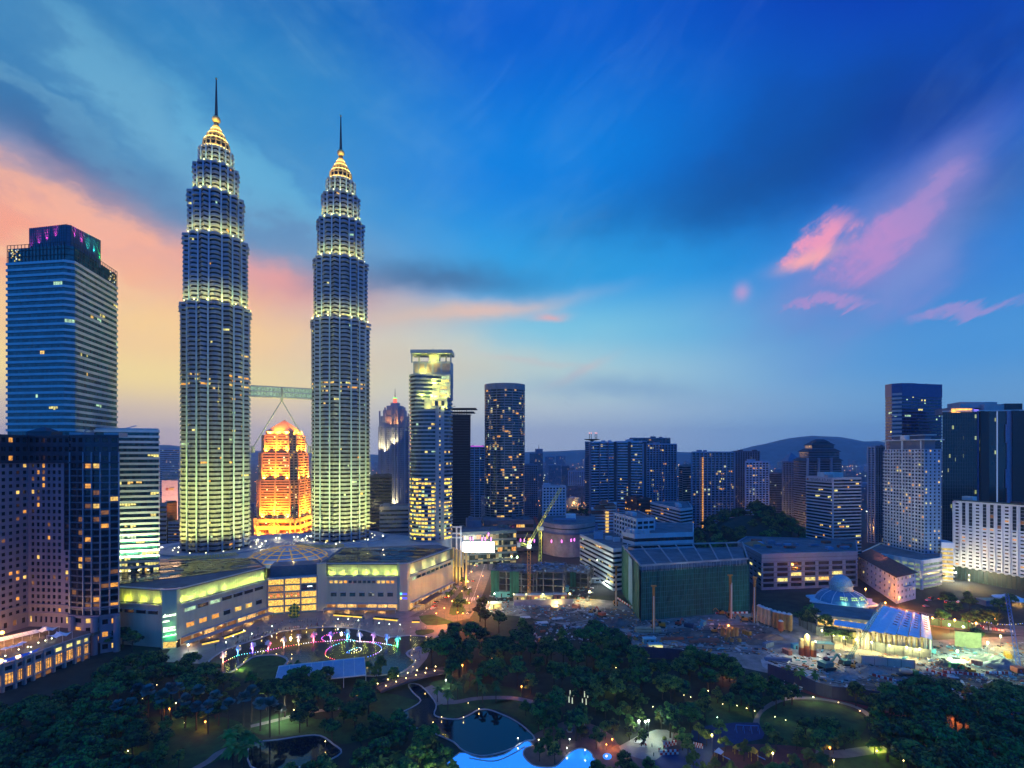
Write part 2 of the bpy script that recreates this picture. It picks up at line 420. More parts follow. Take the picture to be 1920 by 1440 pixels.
 def finish(s):
  objs = {}
  for key in [k for k,v in s.parts.items() if v[2] is None] + [k for k,v in s.parts.items() if v[2] is not None]:
   name,mb,under,sm = s.parts[key]
   if mb.f: objs[key] = mb.build(name,objs.get(under,s.root),sm)
  if s.win:
   def app(w):
    a,b,c = (Vector(w[0][i]) for i in (0,1,3)); ctr = (b + c) / 2 - Vector((0,0,HC))
    vis = 1 if (b - a).cross(c - a).dot(ctr) < 0 else 0.01
    return (b - a).length * (c - a).length / ctr.length_squared * vis
   s.win.sort(key=app,reverse=True)
   for pts,m,name in s.win[:s.nwin]: MB().face(pts,m).build(name,s.root)
   if len(s.win) > s.nwin:
    mb = MB()
    for pts,m,name in s.win[s.nwin:]: mb.face(pts,m)
    tag(mb.build(s.win[0][2],s.root),kind='stuff')
  return s.root
def text_on(mb,s_,org,u,width,height,m):
 """words built as flat letters on a wall: org = lower left, u = reading direction"""
 cu = bpy.data.curves.new('letters','FONT'); cu.body = s_; o = bpy.data.objects.new('letters',cu); col.objects.link(o)
 me = bpy.data.meshes.new_from_object(o.evaluated_get(bpy.context.evaluated_depsgraph_get())); bpy.data.objects.remove(o)
 xs = [v.co.x for v in me.vertices]; ys = [v.co.y for v in me.vertices]; x0,w,y0,h = min(xs),max(xs) - min(xs),min(ys),max(ys) - min(ys)
 mb.raw([org + u * ((v.co.x - x0) / w * width) + Vector((0,0,(v.co.y - y0) / h * height)) for v in me.vertices],[tuple(p.vertices) for p in me.polygons],m)
# shared materials
concrete = mat('concrete',(0.33,0.32,0.31),0.85,var=0.16,scale=0.12)
pale_wall = mat('pale_wall',(0.62,0.62,0.60),0.8,var=0.10,scale=0.08,streak=True)
white_paint = mat('white_paint',(0.78,0.78,0.76),0.6,var=0.07,scale=0.1,streak=True)
cream_stone = mat('cream_stone',(0.50,0.44,0.36),0.75,var=0.12,scale=0.15,streak=True)
grey_panel = mat('grey_panel',(0.30,0.33,0.36),0.5,var=0.10,scale=0.1)
steel_blue = mat('steel_blue_panel',(0.42,0.50,0.56),0.35,0.3,var=0.08,scale=0.1)
dark_metal = mat('dark_metal',(0.04,0.045,0.05),0.5,0.4,var=0.1)
roof_felt = mat('roof_felt',(0.13,0.14,0.15),0.9,var=0.2,scale=0.1)
red_tile = mat('red_roof_tile',(0.30,0.07,0.04),0.8,var=0.2,scale=0.5)
dark_glass = glass('dark_glass',(0.012,0.02,0.03))
blue_glass = glass('blue_glass',(0.03,0.07,0.10))
teal_glass = glass('teal_glass',(0.02,0.08,0.09))
black_glass = glass('black_glass',(0.006,0.009,0.014),0.06)
W_or = lit('window_orange',(1.0,0.42,0.06),1.3)
W_am = lit('window_amber',(1.0,0.62,0.14),1.5)
W_ye = lit('window_yellow',(1.0,0.86,0.25),1.4)
W_gr = lit('window_green_white',(0.62,1.0,0.62),1.0)
W_wh = lit('window_white',(0.9,0.95,0.85),1.6)
W_dim = lit('window_dim',(0.55,0.22,0.05),0.5)
WARM = [(W_or,4),(W_am,4),(W_ye,2),(W_dim,2)]
COOL = [(W_ye,4),(W_gr,3),(W_wh,1),(W_am,2)]
def panes(dark,lit_share,lits):
 tot = sum(w for _,w in lits)
 return [(dark,1 - lit_share)] + [(m,lit_share * w / tot) for m,w in lits]
# ------------------------------------------------------------------ the twin towers
steel = mat('stainless_steel',(0.19,0.26,0.34),0.36,0.45,var=0.10,scale=0.2)
pipe_m = mat('blue_steel_pipe',(0.22,0.40,0.60),0.4,0.3,var=0.06)
tower_glass = glass('tower_glass',(0.006,0.016,0.028),0.14,(1.6,4.0),spec=0.5)
lamp_glow = mat('floodlight_glow',(0.8,0.8,0.7),0.5,var=0,emit=(1.0,0.92,0.5),es=4)
gold_lit = mat('gilded_cladding',(0.62,0.45,0.16),0.45,0.3,var=0.1)
def star(Rr,e=0.0):
 """sixteen-lobed plan: eight corners of two turned squares with round bays between them"""
 out = []
 for k in range(8):
  a = R(45 * k); v = 0.85 * Rr + e
  out.append((Rr + e,a)); out.append((v,a + R(10.5)))
  for q in range(1,6):
   t = q / 6; ang = a + R(10.5 + 24 * t); out.append((v + 0.115 * Rr * math.sin(math.pi * t),ang))
  out.append((v,a + R(34.5)))
 return [Vector((r * math.cos(a),r * math.sin(a),0)) for r,a in out]
def star_ring(mb,prof,m_of):
 """prof = [(radius, inset, z)] -> stacked rings of the star plan"""
 rings = [[(p.x,p.y,z) for p in star(r,e)] for r,e,z in prof]; n = len(rings[0])
 for k in range(len(rings) - 1):
  vs = rings[k] + rings[k + 1]
  mb.raw(vs,[(i,(i + 1) % n,n + (i + 1) % n,n + i) for i in range(n)],m_of(k))
 return mb
TIERS = [(30.0,244.0,28.6,54),(244.0,304.0,26.4,15),(304.0,343.0,23.0,9),(343.0,369.0,18.6,6),(369.0,384.5,14.6,4)]
def twin_tower(label,cx,cy,rz,lit_seed):
 root = thing('twin_tower',label,'skyscraper',(cx,cy,28.0),'pair of twin towers'); root.rotation_euler = (0,0,rz)
 lr = random.Random(lit_seed); Z0 = 28.0
 for ti,(z0,z1,Rr,nf) in enumerate(TIERS):
  h = (z1 - z0) / nf
  core = star_ring(MB(),[(Rr,-0.9,z0 - Z0),(Rr,-0.9,z1 - Z0)],lambda k: tower_glass)
  core.face([(p.x,p.y,z1 - Z0) for p in star(Rr,-0.9)],roof_felt)
  tier = core.build('shaft_tier',off=(0,0,0)); tier.parent = root
  # one storey band, shared by every storey of the tier
  band = MB()
  star_ring(band,[(Rr,-0.95,0.44 * h),(Rr,0.55,0.46 * h),(Rr,0.55,0.53 * h),(Rr,-0.05,0.54 * h),(Rr,-0.05,0.98 * h),(Rr,-0.95,0.99 * h)],lambda k: steel)
  bm = band.mesh('storey_band')
  for j in range(nf):
   o = bpy.data.objects.new('storey_band',bm); col.objects.link(o); o.parent = tier; o.location = (0,0,z0 - Z0 + j * h)
   if j >= nf - 2 and ti < 4:      # the double cornice under each setback steps out
    o.scale = (1.035,1.035,1.0)
  for k in range(8):
   for s_ in (10.5,34.5):
    a = R(45 * k + s_); r = 0.85 * Rr + 1.3
    c = MB().tube((r * math.cos(a),r * math.sin(a),z0 - Z0),(r * math.cos(a),r * math.sin(a),z1 - Z0),0.7,0.7,pipe_m,6)
    o = c.build('pipe_column',off=(0,0,0)); o.parent = tier
  # rooms with lights on
  pts = star(Rr,-0.8); n = len(pts)
  cnt = {0: 64,1: 10,2: 4,3: 2,4: 0}[ti]
  mech = {0: [36,37,38]}.get(ti,[])
  for q in range(cnt + (60 if mech else 0)):
   j = lr.choice(mech) if q >= cnt else lr.randrange(nf)
   i = lr.randrange(n); a,b = pts[i],pts[(i + 1) % n]
   zz = z0 - Z0 + j * h
   w = MB().face([(a.x,a.y,zz + 0.03 * h),(b.x,b.y,zz + 0.03 * h),(b.x,b.y,zz + 0.42 * h),(a.x,a.y,zz + 0.42 * h)],lr.choice((W_am,W_or,W_ye,W_gr)) if q < cnt else lr.choice((W_am,W_ye,W_or)))
   o = w.build('lit_window',off=(0,0,0)); o.parent = tier
  # floodlights on the ledge below the tier, shining up the metal
  for k in range(16):
   a = R(22.5 * k + 11); r = Rr + (4.2 if ti == 0 else 1.5)
   f = MB().tube((r * math.cos(a),r * math.sin(a),z0 - Z0 + 0.3),(r * math.cos(a),r * math.sin(a),z0 - Z0 + 0.9),0.35,0.45,lamp_glow,8)
   o = f.build('floodlight',off=(0,0,0)); o.parent = tier
   wa = a + rz; wr = r + 0.2
   # lamps only where the visible side needs them
   px_,py_ = math.cos(wa),math.sin(wa)
   if px_ * cx + py_ * cy > 0.42 * math.hypot(cx,cy): continue
   if ti == 0:
    wr = Rr + 30.0
    light('SPOT',(cx + wr * px_,cy + wr * py_,z0 + 2),280000,(1.0,0.74,0.13),(cx + (Rr - 2) * px_,cy + (Rr - 2) * py_,z0 + 52),100,1.0,0.8)
    if k % 2 == 0: light('SPOT',(cx + (Rr + 48) * px_,cy + (Rr + 48) * py_,z0 + 8),900000,(1.0,0.76,0.15),(cx + (Rr - 2) * px_,cy + (Rr - 2) * py_,z0 + 88),70,1.0,0.8)
   else:
    wr = Rr + 6.5; light('SPOT',(cx + wr * px_,cy + wr * py_,z0 - 1.5),(0,54000,38000,26000,15000)[ti],(1.0,0.66,0.08),(cx + (Rr - 1.0) * px_,cy + (Rr - 1.0) * py_,z0 + 5),72,1.0,0.3)
 # crown: ribbed diminishing drums, ring ball, mast
 crown = MB(); prof = [(384.5,11.2),(393.5,10.2),(394.0,8.3),(399.5,7.2),(400,5.3),(404.0,4.5),(404.5,3.1),(408,2.4)]
 for k in range(0,8,2):
  (za,ra),(zb,rb) = prof[k],prof[k + 1]
  star_ring(crown,[(ra,-0.5,za - Z0),(rb,-0.5,zb - Z0)],lambda i: tower_glass)
  nb = 2
  for q in range(nb):
   zz = za + (zb - za) * (q + 0.55) / nb; rr = ra + (rb - ra) * (q + 0.55) / nb
   star_ring(crown,[(rr,-0.6,zz - Z0),(rr,0.5,zz - Z0),(rr,0.5,zz + 0.7 - Z0),(rr,-0.6,zz + 0.8 - Z0)],lambda i: gold_lit)
  crown.face([(p.x,p.y,zb - Z0) for p in star(rb,0.0)],gold_lit)
  for i in range(16):
   a = R(22.5 * i); crown.bar((ra * math.cos(a),ra * math.sin(a),za - Z0),(rb * math.cos(a),rb * math.sin(a),zb - Z0),0.7,gold_lit)
 cr = crown.build('crown',off=(0,0,0)); cr.parent = root
 glow = mat('crown_lamp_glow',(0.8,0.6,0.3),0.5,var=0,emit=(1.0,0.70,0.16),es=3)
 for k,(z,r) in enumerate(((385.2,12.2),(394.6,9.3),(400.6,6.3),(405.0,4.0))):
  o = ring(MB(),ellipse(0,0,r,r,24),0.15,-0.15,z - Z0,z - Z0 + 0.35,glow).build('crown_lamp',off=(0,0,0)); o.parent = cr
  for q in range(6):
   a = -math.pi / 2 + R(-75 + 30 * q); light('POINT',(cx + (r + 0.6) * math.cos(a),cy + (r + 0.6) * math.sin(a),z + 1.2),(900,600,400,300)[k],(1.0,0.72,0.18),radius=0.4)
 mast = MB(); mast.tube((0,0,408 - Z0),(0,0,413.5 - Z0),2.0,1.8,dark_metal,12)
 o = mast.build('mast_stem',root,off=(0,0,0))
 b = MB().ball((0,0,414.3 - Z0),3.5,gold_lit,20,12); o = b.build('ring_ball',root,True,off=(0,0,0))
 for q in range(3): light('POINT',(cx + (-4.5,0,4.5)[q],cy - 6.0,410.5),700,(1.0,0.75,0.25),radius=0.4)
 s_ = MB().tube((0,0,417 - Z0),(0,0,451 - Z0),1.35,0.45,dark_metal,10)
 o = s_.build('spire',root,off=(0,0,0))
 f = MB().ball((0,0,451.3 - Z0),0.9,gold_lit,8,6).build('finial',root,off=(0,0,0))
 return root
T1 = (X(405.5,461.0),461.0); T2 = (X(639.0,512.0),512.0)
axis = math.atan2(T2[1] - T1[1],T2[0] - T1[0])
twin_tower('nearer and taller-looking twin tower with floodlit tiers, left end of the skybridge',T1[0],T1[1],axis + R(22.5),3)
twin_tower('farther twin tower with floodlit tiers, at the right end of the skybridge',T2[0],T2[1],axis + R(22.5),8)
def skybridge():
 a,b = Vector((*T1,0)),Vector((*T2,0)); u = (b - a).normalized(); n = Vector((u.y,-u.x,0)); mid = (a + b) / 2
 a2,b2 = a + u * 27.5,b - u * 27.5; zb = 166.5
 root = thing('skybridge','two-storey glazed skybridge on V-shaped legs joining the twin towers','bridge',(mid.x,mid.y,zb))
 q = lambda p,s_,z: p + n * s_ + Vector((0,0,z))
 deck = MB(); gl = MB(); rail = MB()
 for z0,z1 in ((166.5,167.7),(171.3,172.3),(175.8,177.0)):
  c = mid + Vector((0,0,(z0 + z1) / 2)); deck.box(c,((b2 - a2).length,5.4,z1 - z0),steel,math.atan2(u.y,u.x))
 deck.build('deck',root)
 sb_glass = lit('bridge_glass_lit',(0.55,0.95,0.70),0.55,1.5,0.2)
 for z0,z1 in ((167.7,171.3),(172.3,175.8)):
  c = mid + Vector((0,0,(z0 + z1) / 2)); MB().box(c,((b2 - a2).length,4.6,z1 - z0),sb_glass,math.atan2(u.y,u.x)).build('glazing',root)
 L = (b2 - a2).length; fr = MB()
 for k in range(21):
  p = a2.lerp(b2,k / 20)
  for s_ in (2.45,-2.45): fr.bar(q(p,s_,167.7),q(p,s_,175.8),0.3 if k != 10 else 1.8,steel)
 fr.build('frame',root)
 apex = mid + Vector((0,0,164.2)); MB().tube(apex + Vector((0,0,2.4)),apex - Vector((0,0,1.2)),1.3,0.9,steel,12).build('bearing',root)
 for p in (a,b):
  s_ = 1 if p is a else -1; foot = p + u * s_ * 29.5 + Vector((0,0,119.5))
  lg = MB().tube(apex + n * 0.0,foot,0.5,0.5,steel,10); lg.tube(foot + Vector((0,0,1.5)),foot - Vector((0,0,5)),1.5,1.5,steel,10); lg.build('leg',root)
  light('SPOT',tuple(foot - n * -3.0 + Vector((u.x * s_ * 3,u.y * s_ * 3,-4))),700,(0.95,1.0,0.7),tuple(apex),40,0.9,0.4)
white_steel = mat('white_painted_steel',(0.7,0.7,0.66),0.4,0.1,var=0.05)
skybridge()
# ------------------------------------------------------------------ ground, hills
ground_m = mat('ground_earth',(0.03,0.034,0.036),0.95,var=0.3,scale=0.02)
g = MB().face([(-8300,-900,-0.35),(8300,-900,-0.35),(8300,7400,-0.35),(-8300,7400,-0.35)],ground_m)
tag(g.build('ground'),kind='structure')
def hills(pts,d0,depth,m):
 """a ridge with its own spread of spurs: pts = [(px, py)] along the skyline at distance d0"""
 mb = MB(); rows = 9; n = len(pts); vs = []
 rr = random.Random(5)
 for k in range(rows):
  t = k / (rows - 1); prof = math.sin(math.pi * min(1,t * 1.0)) if 0 < t < 1 else 0
  for i,(px,py) in enumerate(pts):
   x = X(px,d0); h = max(0,Z(py,d0)) * (prof ** 1.1) * (1 + (rr.uniform(-.10,.10) if k != rows // 2 else 0)) - (2.2 if k in (0,rows - 1) else 0)
   if i in (0,n - 1): h = -2.2
   vs.append((x + rr.uniform(-1,1) * d0 * 0.004,d0 + (t - 0.5) * depth,h))
 mb.raw(vs,[(k * n + i,k * n + i + 1,(k + 1) * n + i + 1,(k + 1) * n + i) for k in range(rows - 1) for i in range(n - 1)],m)
 o = mb.build('hills',smooth=True); tag(o,kind='structure')
hill_m = mat('hill_forest',(0.05,0.10,0.11),0.95,var=0.3,scale=0.01)
hills([(1330,852),(1370,848),(1400,843),(1430,834),(1455,828),(1480,822),(1500,819),(1520,817),(1545,818),(1570,819),(1595,823),(1620,828),(1650,834),(1690,838),(1740,843),(1800,846),(1850,850)],5600,1600,hill_m)
hills([(840,852),(900,848),(960,849),(1000,847),(1040,846),(1080,844),(1110,843),(1150,843),(1200,845),(1260,847),(1330,849),(1400,852)],6500,1500,hill_m)
hills([(120,856),(180,846),(230,842),(280,836),(310,834),(340,837),(380,842),(440,843),(520,848),(600,850),(700,852),(800,856)],6400,1500,hill_m)
# ------------------------------------------------------------------ left side: tall office tower, hotel, hotel wing
def p2(px,d): return Vector((X(px,d),d,0))
def office_tower():
 A,B,C_,D_ = p2(13.5,327),p2(121,321),p2(140,323.5),p2(219.5,374)
 poly = [A,B,C_,D_,Vector((D_.x - 48,D_.y + 10,0)),Vector((A.x - 3,A.y + 46,0))]
 b = Bld('office_tower','tall dark glass office tower with pale bands and pink and green crown lights','skyscraper',(X(120,345),345,-2))
 z1 = Z(487,321); n = 61; z0 = z1 - n * 3.92
 tg = glass('office_glass',(0.02,0.10,0.10),0.12,(1.6,3.92))
 band = mat('pale_band_panel',(0.48,0.55,0.58),0.42,0.25,var=0.08,scale=0.15)
 b.bands(poly,z0,z1,n,0.40,band,tg,0.55,0.1)
 b.lit_runs(poly,z0,z1,n,0.40,26,[(W_ye,5),(W_am,3),(W_gr,3)],1.6,(1,5),0.05,rows=list(range(22,61)))
 # blue chamfer panel seen between the two faces
 # screen storeys above the last band, then the set-back crown box
 z2 = Z(462,323)
 b.p('screen').prism([(p.x,p.y) for p in offset_poly(poly,-0.3)],z1,z2,tg,roof_felt)
 mb = b.p('screen_frame')
 for i in range(4):
  a,c = poly[i],poly[(i + 1) % 6]; k = max(1,int((c - a).length / 2.6))
  for j in range(k + 1):
   p = a.lerp(c,j / k); mb.bar((p.x,p.y,z1),(p.x,p.y,z2 + 2.0),0.25,dark_metal)
  for q in range(4):
   z = z1 + (z2 + 2 - z1) * q / 3; mb.bar((a.x,a.y,z),(c.x,c.y,z),0.25,dark_metal)
 W = [(poly[3],poly[2]),(poly[0],poly[1])]
 for (e,f) in W:
  for _ in range(16):
   t = rng.uniform(0.0,0.22); p = e.lerp(f,t); zz = z1 + rng.uniform(0.5,(z2 - z1) * 0.85); u = (f - e).normalized()
   q = p + u * 0.9; w = [(p.x,p.y,zz),(q.x,q.y,zz),(q.x,q.y,zz + 0.9),(p.x,p.y,zz + 0.9)]
   if e is poly[3]: w = [w[1],w[0],w[3],w[2]]
   b.window(w,rng.choice((W_ye,W_wh,W_am)),'lit_window')
 cz1 = Z(418,325)
 crown = [p2(55,333),p2(124,327),p2(133,328.5),p2(188.5,352),Vector((X(188.5,352) - 34,362,0)),Vector((X(55,333) - 2,362,0))]
 wall = mat('crown_blue_panel',(0.05,0.10,0.17),0.45,0.2,var=0.1)
 mb = b.p('crown'); mb.prism([(p.x,p.y) for p in crown],z2 - 3,cz1,wall,roof_felt)
 gr = b.p('crown_grid')
 for i in range(3):
  a,c = crown[i],crown[i + 1]; n_ = Vector(((c - a).y,-(c - a).x,0)).normalized() * 0.05; k = max(1,int((c - a).length / 1.7))
  for j in range(k + 1):
   p = a.lerp(c,j / k) + n_; gr.bar((p.x,p.y,z2),(p.x,p.y,cz1 + 0.2),0.16,dark_metal)
  for q in range(10):
   z = z2 + (cz1 - z2) * q / 9; gr.bar(tuple(a + n_ + Vector((0,0,z))),tuple(c + n_ + Vector((0,0,z))),0.12,dark_metal)
 b.finish()
 def glow(i,t,zf,colr,e):
  a,c = crown[i],crown[i + 1]; nn = Vector(((c - a).y,-(c - a).x,0)).normalized(); p = a.lerp(c,t) + nn * 1.3
  light('SPOT',(p.x,p.y,z2 + 1.0 + zf),e,colr,(p.x - nn.x * 1.2,p.y - nn.y * 1.2,z2 + 14 + zf),42,1.0,0.2)
 pink,green = (1.0,0.05,0.35),(0.05,1.0,0.55)
 for t,zf in ((0.06,-1),(0.27,1),(0.48,3),(0.72,5)): glow(0,t,zf,pink,60000)
 for t,zf,c_ in ((0.12,6,pink),(0.34,4,pink),(0.55,2,green),(0.76,1,green),(0.95,-1,(0.05,1.0,0.1))): glow(2,t,zf,c_,60000)
 # lower wing of bands
 A,B = p2(178,341),p2(298,352)
 w = Bld('office_block','lower banded office block beside the tall dark tower, lit yellow near its foot','building',(X(240,350),350,-2))
 poly = [A,B,p2(297,384),Vector((A.x - 3,A.y + 30,0))]
 z1 = Z(806,346); n = 27; z0 = 30.0
 w.bands(poly,z0,z1,n,0.42,band,tg,0.5,0.1)
 w.p('podium_floor').prism([(p.x,p.y) for p in offset_poly(poly,-0.5)],-2,z0,concrete)
 w.lit_runs(poly,z0,z1,n,0.42,34,[(W_ye,6),(W_am,3),(W_gr,2)],1.6,(1,6),0.05,rows=[0,1,1,2,3,4,5,6,7,9,11,13,15,17,19,22])
 w.p('parapet').prism([(p.x,p.y) for p in offset_poly(poly,-0.2)],z1,z1 + 1.2,band)
 w.p('roof_crane').bar((X(225,348),352,z1 + 1),(X(248,352),356,z1 + 3.5),0.6,band)
 w.finish()
 for k in range(7):
  t = (k + 0.5) / 7; p = A.lerp(B,t) + Vector((2,-9,0))
  light('SPOT',(p.x,p.y,37.5),60000,(0.95,1.0,0.45),(p.x,p.y + 9,60),95,0.9,0.5)
  o = MB().box((p.x,p.y,36.2),(0.8,0.8,0.6),lamp_glow); o.tube((p.x,p.y,31),(p.x,p.y,36),0.12,0.1,dark_metal,6)
  tag(o.build('floodlight',off=(p.x,p.y,31)),'small white floodlight on the podium at the foot of the lower banded office block','lamp','floodlights along the banded office block')
office_tower()
def hotel():
 b = Bld('hotel','broad stone hotel tower with rows of small square windows, a few glowing orange','hotel',(X(100,300),300,0))
 stone = mat('hotel_stone',(0.22,0.20,0.25),0.75,var=0.12,scale=0.1,streak=True)
 dk = mat('hotel_dark_panel',(0.035,0.05,0.075),0.4,0.2,var=0.1)
 fin = mat('hotel_blue_fin',(0.22,0.30,0.38),0.4,0.3,var=0.08)
 hg = glass('hotel_glass',(0.012,0.012,0.018),0.1,(1.2,3.4),spec=0.6)
 pn = panes(hg,0.11,[(W_or,5),(W_am,3),(W_dim,4)]); pd = panes(hg,0.16,[(W_or,4),(W_dim,5),(W_am,2)])
 L0,L1,L2,L3,L4,L5,L6 = p2(-75,266),p2(53,299),p2(130,296),p2(132,293.5),p2(157,291),p2(188,291.5),p2(223,296)
 zb,zw,zt = Z(1150,297),Z(867,297),Z(817,296); nr = 23
 b.grid(L0,L1,zb,zw,9,nr,0.52,0.5,stone,pn)
 b.grid(L1,L2 + (L1 - L2) * 0.13,zb,zw,6,nr,0.54,0.58,stone,pn,edge=1.2)
 M = L2 + (L1 - L2) * 0.13
 b.grid(M,L2,zb,zb + (zw - zb) * 0.42,1,10,0.55,0.58,stone,pn)
 b.grid(M,L2,zb + (zw - zb) * 0.42,zw,1,13,0.8,0.7,dk,pd)
 b.grid(L3,L4,zb,zw,2,nr,0.72,0.66,dk,pd); b.grid(L4,L5,zb,zw,2,nr,0.76,0.66,dk,pd); b.grid(L5,L6,zb,zw,2,nr,0.82,0.62,dk,pd)
 b.flat(L2,L3,zb,zw,dk)
 # crown storeys, dark
 cr = b.p('crown')
 for e,f,nc in ((L0,L1,9),(L1,L2,7),(L3,L4,2),(L4,L5,2),(L5,L6,2)):
  b.grid(e,f,zw,zt,nc,3,0.6,0.5,dk,panes(hg,0.05,[(W_or,1)]),key='crown')
 back = [L6,p2(221,330),Vector((L1.x + 10,330,0)),Vector((L0.x - 20,300,0)),L0]
 for i in range(len(back) - 1): b.flat(back[i],back[i + 1],zb,zt,stone)
 roof = [L0,L1,L2,L3,L4,L5,L6,back[1],back[2],back[3]]
 b.p('roof').face([(p.x,p.y,zt - 0.3) for p in roof],roof_felt)
 cor = b.p('cornice')
 for i in range(6):
  e,f = roof[i],roof[i + 1]
  n_ = Vector(((f - e).y,-(f - e).x,0)).normalized() * 0.3
  for z,s_ in ((zt,0.9),(zw,0.7),(zb,1.0),(zb + 5.0,0.7)):
   cor.bar(tuple(e + n_ + Vector((0,0,z))),tuple(f + n_ + Vector((0,0,z))),0.9,dk if z > zb + 9 else stone,s_)
 fn = b.p('fin')
 for e,f,ts in ((L3,L4,(0,1)),(L4,L5,(0.5,)),(L5,L6,(0,0.5,1))):
  n_ = Vector(((f - e).y,-(f - e).x,0)).normalized() * 0.35
  for t in ts:
   p = e.lerp(f,t) + n_; fn.bar((p.x,p.y,zb + 1),(p.x,p.y,zw + 6),0.55,fin)
  for j in range(nr + 1):
   z = zb + (zw - zb) * j / nr; fn.bar(tuple(e + n_ * 0.5 + Vector((0,0,z))),tuple(f + n_ * 0.5 + Vector((0,0,z))),0.22,fin)
 # public storeys under the tower
 lo = panes(hg,0.5,[(W_or,4),(W_am,4)])
 b.grid(L0,L1,6,zb,7,2,0.4,0.4,stone,panes(hg,.3,WARM)); b.grid(L1,L2,6,zb,8,2,0.4,0.45,stone,lo)
 b.grid(L3,L4,6,zb,1,3,0.6,0.5,stone,lo); b.grid(L4,L5,6,zb,2,3,0.6,0.5,stone,lo); b.grid(L5,L6,0,zb,2,3,0.6,0.4,stone,lo)
 b.flat(L2,L3,6,zb,stone)
 for px,d in ((138,293),(180,291),(222,296)):
  p = p2(px,d); b.p(('pier',px)).tube((p.x,p.y - 1.2,0),(p.x,p.y - 1.2,zb),1.7,1.7,stone,12)
 t = b.p('roof_pavilion'); q = p2(72,305)
 t.box((q.x,q.y + 4,zt + 1.3),(15,8,3.2),dk); t.raw([(q.x - 6,q.y - 1,zt + 2.9),(q.x + 6,q.y - 1,zt + 2.9),(q.x + 6,q.y + 9,zt + 2.9),(q.x - 6,q.y + 9,zt + 2.9),(q.x,q.y + 4,zt + 6)],[(0,1,4),(1,2,4),(2,3,4),(3,0,4)],dk)
 for px,d in ((140,300),(205,303)):
  q = p2(px,d); b.p(('roof_box',px),'plant_room').box((q.x,q.y + 5,zt + 1.0),(9,7,2.4),grey_panel)
 q = p2(150,302); b.p('roof_hoist').bar((q.x,q.y,zt),(q.x + 5,q.y - 1,zt + 4),0.5,fin)
 b.finish()
 # added orange points, without fixtures, stand in for city light bounced onto the wall
 for px,d,z,e in ((8,272,22,7000),(60,285,22,3000),(-30,262,20,7000),(30,280,20,3000)):
  light('POINT',(X(px,d),d - 8,z),e,(1.0,0.42,0.10),radius=1.0)
hotel()
